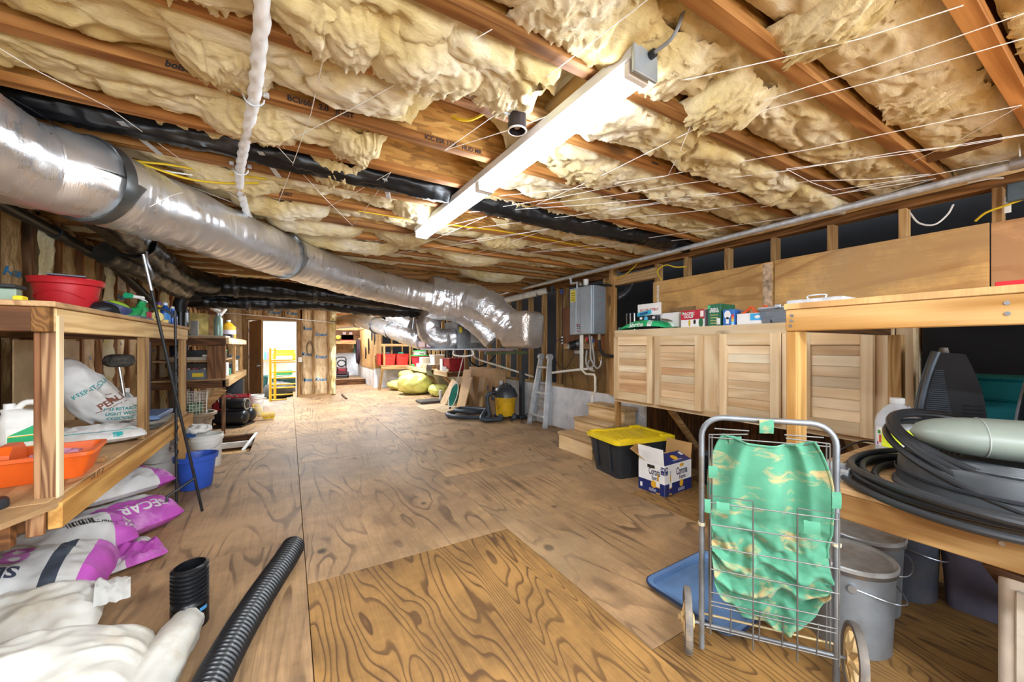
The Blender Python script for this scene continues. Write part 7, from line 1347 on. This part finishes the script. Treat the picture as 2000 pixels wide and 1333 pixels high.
single('round_gauge', B().cyl((0, 0, 0), (-.04, 0, 0), .05, n=18).cyl((-.04, 0, 0), (-.045, 0, 0), .02, n=12), pm('2a2622', .5), 'round dark motor mounted under the furnace', 'motor', tuple(W(878, 691, y=5.25))); single('red_cap_canister', B().box(-.05, -.1, -.06, .05, .1, .05, .01), pm('3a1a1a', .5), 'dark canister beside the round motor', 'canister', tuple(W(893, 689, y=5.3)))
single('pvc_drain', B().tube([W(920, 682, y=5.6), W(927, 698, y=5.7), W(935, 703, y=5.9), W(1015, 728, y=5.45), W(1042, 737, y=5.2)], .016, 8), PVC, 'slanting white drain line from furnace to the ladder', 'pipe')
single('black_drain_hose', B().tube(spl([W(914, 684, y=5.8), W(918, 705, y=5.9), W(935, 716, y=6.0), W(955, 708, y=6.0), W(968, 694, y=6.0)], 8), .014, 8), BLK, 'black hose looping under the furnace', 'hose')
single('pink_foam', B().box(-.25, -.1, 0, .3, .1, .02, .002), pm('c89ab0', .6), 'pink foam strip along the furnace underside', 'foam', tuple(W(965, 686, y=5.3))); single('green_beam', B().box(-.35, -.04, -.02, .45, .04, .03, .004), pm('6a7a52', .6), 'green painted beam under the furnace end', 'beam', tuple(W(985, 690, y=5.5)))
# yellow plastic wrapped bundles
YF = pm('d6d478', .28, var=.1, scale=6, bump=.4, bscale=18)
def bundle(label, loc, L_, W_, H_, seed, rz=0):
    return single('tarp_bundle', B().surf(lambda u, v: (L_ / 2 * math.cos(2 * PI * u) * math.sin(PI * v) ** .55 * (1 + .16 * fbm(math.cos(2 * PI * u) * 1.5 + seed, math.sin(2 * PI * u) * 1.5, v * 2, 4)), W_ / 2 * math.sin(2 * PI * u) * math.sin(PI * v) ** .55 * (1 + .14 * fbm(math.cos(2 * PI * u) * 2, math.sin(2 * PI * u) + seed, v * 3, 4)), max(0, H_ * (.5 - .5 * math.cos(PI * v)) + .05 * fbm(math.cos(2 * PI * u) * 2, math.sin(2 * PI * u) * 2 + seed, v * 5, 4) * math.sin(PI * v) + .035 * abs(nz(math.cos(2 * PI * u) * 5, math.sin(2 * PI * u) * 5 + seed, v * 7)) * math.sin(PI * v))), 56, 28, cu=True), YF, label, 'bundle', loc, None, 70)
bundle('big yellow plastic wrapped bundle under the long bench', (2.78, 9.55, 0), .95, .75, .52, 3); bundle('low yellow wrapped bundle at the left under the corner bench', (2.72, 10.65, 0), .8, .6, .27, 9); bundle('yellow bundle stacked behind, showing dark contents', (2.98, 10.6, .24), .8, .55, .30, 15); bundle('flat yellow plastic tail right of the big bundle', (3.12, 8.85, 0), .45, .6, .28, 22)
# hoses on the plywood corner
def coil(name, label, u, v0, v1, y, r, m, n=6, x=2.06, wdt=.5):
    a_, c_ = W(u, v0, x=x), W(u, v1, x=x); zc, h = (a_.z + c_.z) / 2, (a_.z - c_.z) / 2; t = thing(name, label, 'hose', (x, a_.y, c_.z))
    b = B()
    for k in range(n): b.tube([V((x - .03 * (k % 3) - .02, a_.y + (wdt + .03 * k) * math.sin(q_) * (1 - .25 * math.cos(q_)), zc + h * (1 - .05 * k) * math.cos(q_))) for q_ in [2 * PI * j / 28 for j in range(28)]], r, 6, closed=True)
    wpart('loops', b, m, t); wpart('hook', B().box(x - .04, a_.y - .03, a_.z - .03, x + .035, a_.y + .03, a_.z + .02), LUM_Y, t)
coil('garden_hose', 'green garden hose coiled on the plywood corner', 694, 660, 690, 13.5, .018, pm('1f8a6a', .4), 6, 2.04, .32); coil('cord_loops', 'dark cords hung in long loops beside the green hose', 702, 662, 712, 13, .016, pm('3a2834', .5), 5, 2.05, .14)
for k, (u, v0, v1, c, l) in enumerate(((727, 640, 664, '3a4a6a', 'dark blue straps hung on the front of the plywood corner'), (721, 664, 690, '2a2420', 'black chain hung lower on the front of the plywood corner'), (733, 644, 672, '4a4440', 'grey cord hung nearest the bench on the plywood corner'), (715, 680, 700, '3a3430', 'short dark hook tool hung at left of the plywood front'))):
    a_, c_ = W(u, v0, x=2.09), W(u, v1, x=2.09); y_ = a_.y
    single('rope_hank', B().tube(spl([(2.08, y_ - .06, c_.z + .1), (2.07, y_ - .03, a_.z), (2.07, y_ + .03, a_.z - .01), (2.08, y_ + .05, c_.z), (2.075, y_ + .0, c_.z + .05), (2.08, y_ - .06, c_.z + .12)], 8), .014, 6), pm(c, .6), l, 'cord')
# alcove shelf, pressure washer
AS = thing('alcove_shelf', 'lumber shelf across the back of the far alcove', 'shelf', (1.6, 14.1, 1.3)); wpart('board', B().box(.9, 13.9, 1.365, 2.1, 14.58, 1.4), LUM_X, AS); wpart('front_rail', B().box(.9, 13.88, 1.28, 2.1, 13.9, 1.40), LUM_X, AS); wpart('lower_rail', B().box(.9, 14.5, .98, 2.1, 14.58, 1.12), LUM_X, AS)
bundle_y = single('yellow_sack', B().surf(lambda u, v: (.24 * math.cos(2 * PI * u) * math.sin(PI * v) ** .5, .16 * math.sin(2 * PI * u) * math.sin(PI * v) ** .5, .12 - .12 * math.cos(PI * v) + .03 * fbm(u * 6, v * 5, 3)), 28, 14, cu=True), pm('d2c03a', .5), 'yellow sack lying on the alcove shelf', 'sack', (W(660, 658, y=14.1).x, 14.15, 1.401)); q_ = W(678, 658, y=14.1)
t = thing('red_case', 'red tool case on the alcove shelf', 'case', (q_.x, 14.1, 1.401)); link('body', B().box(-.2, -.1, 0, .2, .1, .2, .01), RED, t); link('latch', B().box(-.15, -.11, .2, -.05, -.09, .28, .005), pm('a08a8a', .4), t); link('latch', B().box(.05, -.11, .2, .15, -.09, .28, .005), pm('a08a8a', .4), t)
PW = thing('pressure_washer', 'black and red pressure washer on the far platform', 'washer', (W(667, 722, y=13.6).x, 13.6, .166)); link('engine', B().box(-.16, -.15, .1, .16, .15, .36, .04), pm('4a2028', .4), PW); link('base', B().box(-.18, -.2, .04, .18, .2, .1, .02), BLK, PW); link('handle', B().tube(spl([(-.14, .1, .1), (-.15, .12, .5), (-.12, .12, .66), (.12, .12, .66), (.15, .12, .5), (.14, .1, .1)], 6), .018, 8), BLK, PW); link('hose_reel', B().tube([(.12 * math.cos(a), -.02, .48 + .1 * math.sin(a)) for a in [PI * k / 10 for k in range(20)]], .02, 8, closed=True), BLK, PW)
for s in (-1, 1): link('wheel', B().cyl((s * .17, .05, .1), (s * .22, .05, .1), .1, n=18), BLK, PW)
link('red_badge', B().box(-.1, -.155, .24, .1, -.15, .3, .01), pm('a02030', .4), PW)
# side room: scaffold and bins
SC_ = thing('scaffold', 'yellow ladder style scaffold frame in the room beyond the door', 'scaffold', (-.35, 11.2, -.15)); YS = pm('dcae1a', .4, var=.05); xs = [W(530, 700, y=11.2).x, W(536, 700, y=11.5).x]
b = B().tube([(W(528, 700, y=11.1).x, 11.1, -.15), (W(528, 700, y=11.1).x, 11.1, 1.16)], .03, 10); wpart('upright', b, YS, SC_); b = B().tube([(W(537, 700, y=11.4).x, 11.4, -.15), (W(537, 700, y=11.4).x, 11.4, 1.16)], .03, 10); wpart('upright', b, YS, SC_)
for v in (685, 704, 708, 729, 741, 752, 761, 775, 782): a_ = W(532, v, y=11.1); wpart('rung', B().tube([(W(530, 700, y=11.1).x, 11.1 + (.3 if v % 2 else 0), a_.z), (.3, 11.1 + (.3 if v % 2 else 0), a_.z)], .017, 8), YS, SC_)
wpart('upright', B().tube([(.28, 11.1, -.15), (.28, 11.1, 1.16)], .03, 10), YS, SC_)
WB_ = thing('side_room_bench', 'pale bench across the back of the side room', 'bench', (-.6, 13, -.15)); wpart('bench_top', B().box(-2.1, 12.9, .78, .1, 13.58, .82), LUM_X, WB_); wpart('leg', B().box(-.9, 12.95, -.15, -.84, 13.0, .78), LUM_Z, WB_)
t = thing('yellow_machine', 'yellow and white machine on the side room bench', 'machine', (-.12, 13.1, .821)); link('body', B().box(-.3, -.2, 0, .3, .2, .2, .03), YS, t); link('base', B().box(-.2, -.22, -.0, .2, -.2, .1, .01), WHT, t); link('top_bar', B().box(-.26, -.18, .2, .26, .1, .26, .02), YS, t)
small('green_pouch', 'green flat pouch in front of the yellow machine', 'pouch', -.15, 12.2, .42, .45, .3, .12, '1f7a4a', 0, .05)
bin_('teal tub at the left behind the scaffold', -.75, 12.2, -.149, .5, .5, .55, pm('1f5a5e', .45), 0, 'teal_tub'); bin_('dark teal tub at the right behind the scaffold', -.05, 12.1, -.149, .7, .5, .5, pm('1c4a4e', .45), 0, 'teal_tub', None, pm('c8ccc8', .4))
single('black_sack', B().surf(lambda u, v: (.36 * math.cos(2 * PI * u) * math.sin(PI * v) ** .5 * (1 + .1 * fbm(u * 6, v * 4, 4)), .22 * math.sin(2 * PI * u) * math.sin(PI * v) ** .5, .2 - .2 * math.cos(PI * v) + .05 * fbm(u * 8, v * 6, 2)), 36, 18, cu=True), pm('3a3c40', .5, var=.3), 'grey black duffel bag on the side room floor', 'bag', (-.22, 11.7, -.148), None, 70)
for k, (u, c, l) in enumerate(((518, '3a8a9a', 'blue bottle on the side room bench, left'), (524, 'c85a8a', 'pink bottle on the side room bench, left'))): small('side_bottle', l, 'bottle', W(u, 700, y=13).x, 13.05, .821, .07, .07, .22, c, 0, .03)
OUT2 = thing('light_switch', 'white light switch beside the door', 'switch', (W(586, 702, y=YB).x, YB - .035, W(586, 703, y=YB).z)); link('cover_plate', B().box(-.04, 0, -.06, .04, .01, .06, .003), WHT, OUT2); link('toggle', B().box(-.008, -.012, -.015, .008, 0, .015, .002), WHT, OUT2)
a_ = W(605, 680, y=YB); single('cable_loop', B().tube([(a_.x + .07 * math.sin(q_), YB - .06, a_.z + .17 * math.cos(q_)) for q_ in [2 * PI * k / 24 for k in range(24)]], .010, 6, closed=True).tube([(a_.x + .06 * math.sin(q_), YB - .05, a_.z - .02 + .15 * math.cos(q_)) for q_ in [2 * PI * k / 24 for k in range(24)]], .010, 6, closed=True), pm('6a5a44', .5), 'brown cable loop hung on the stud right of the door', 'cable')
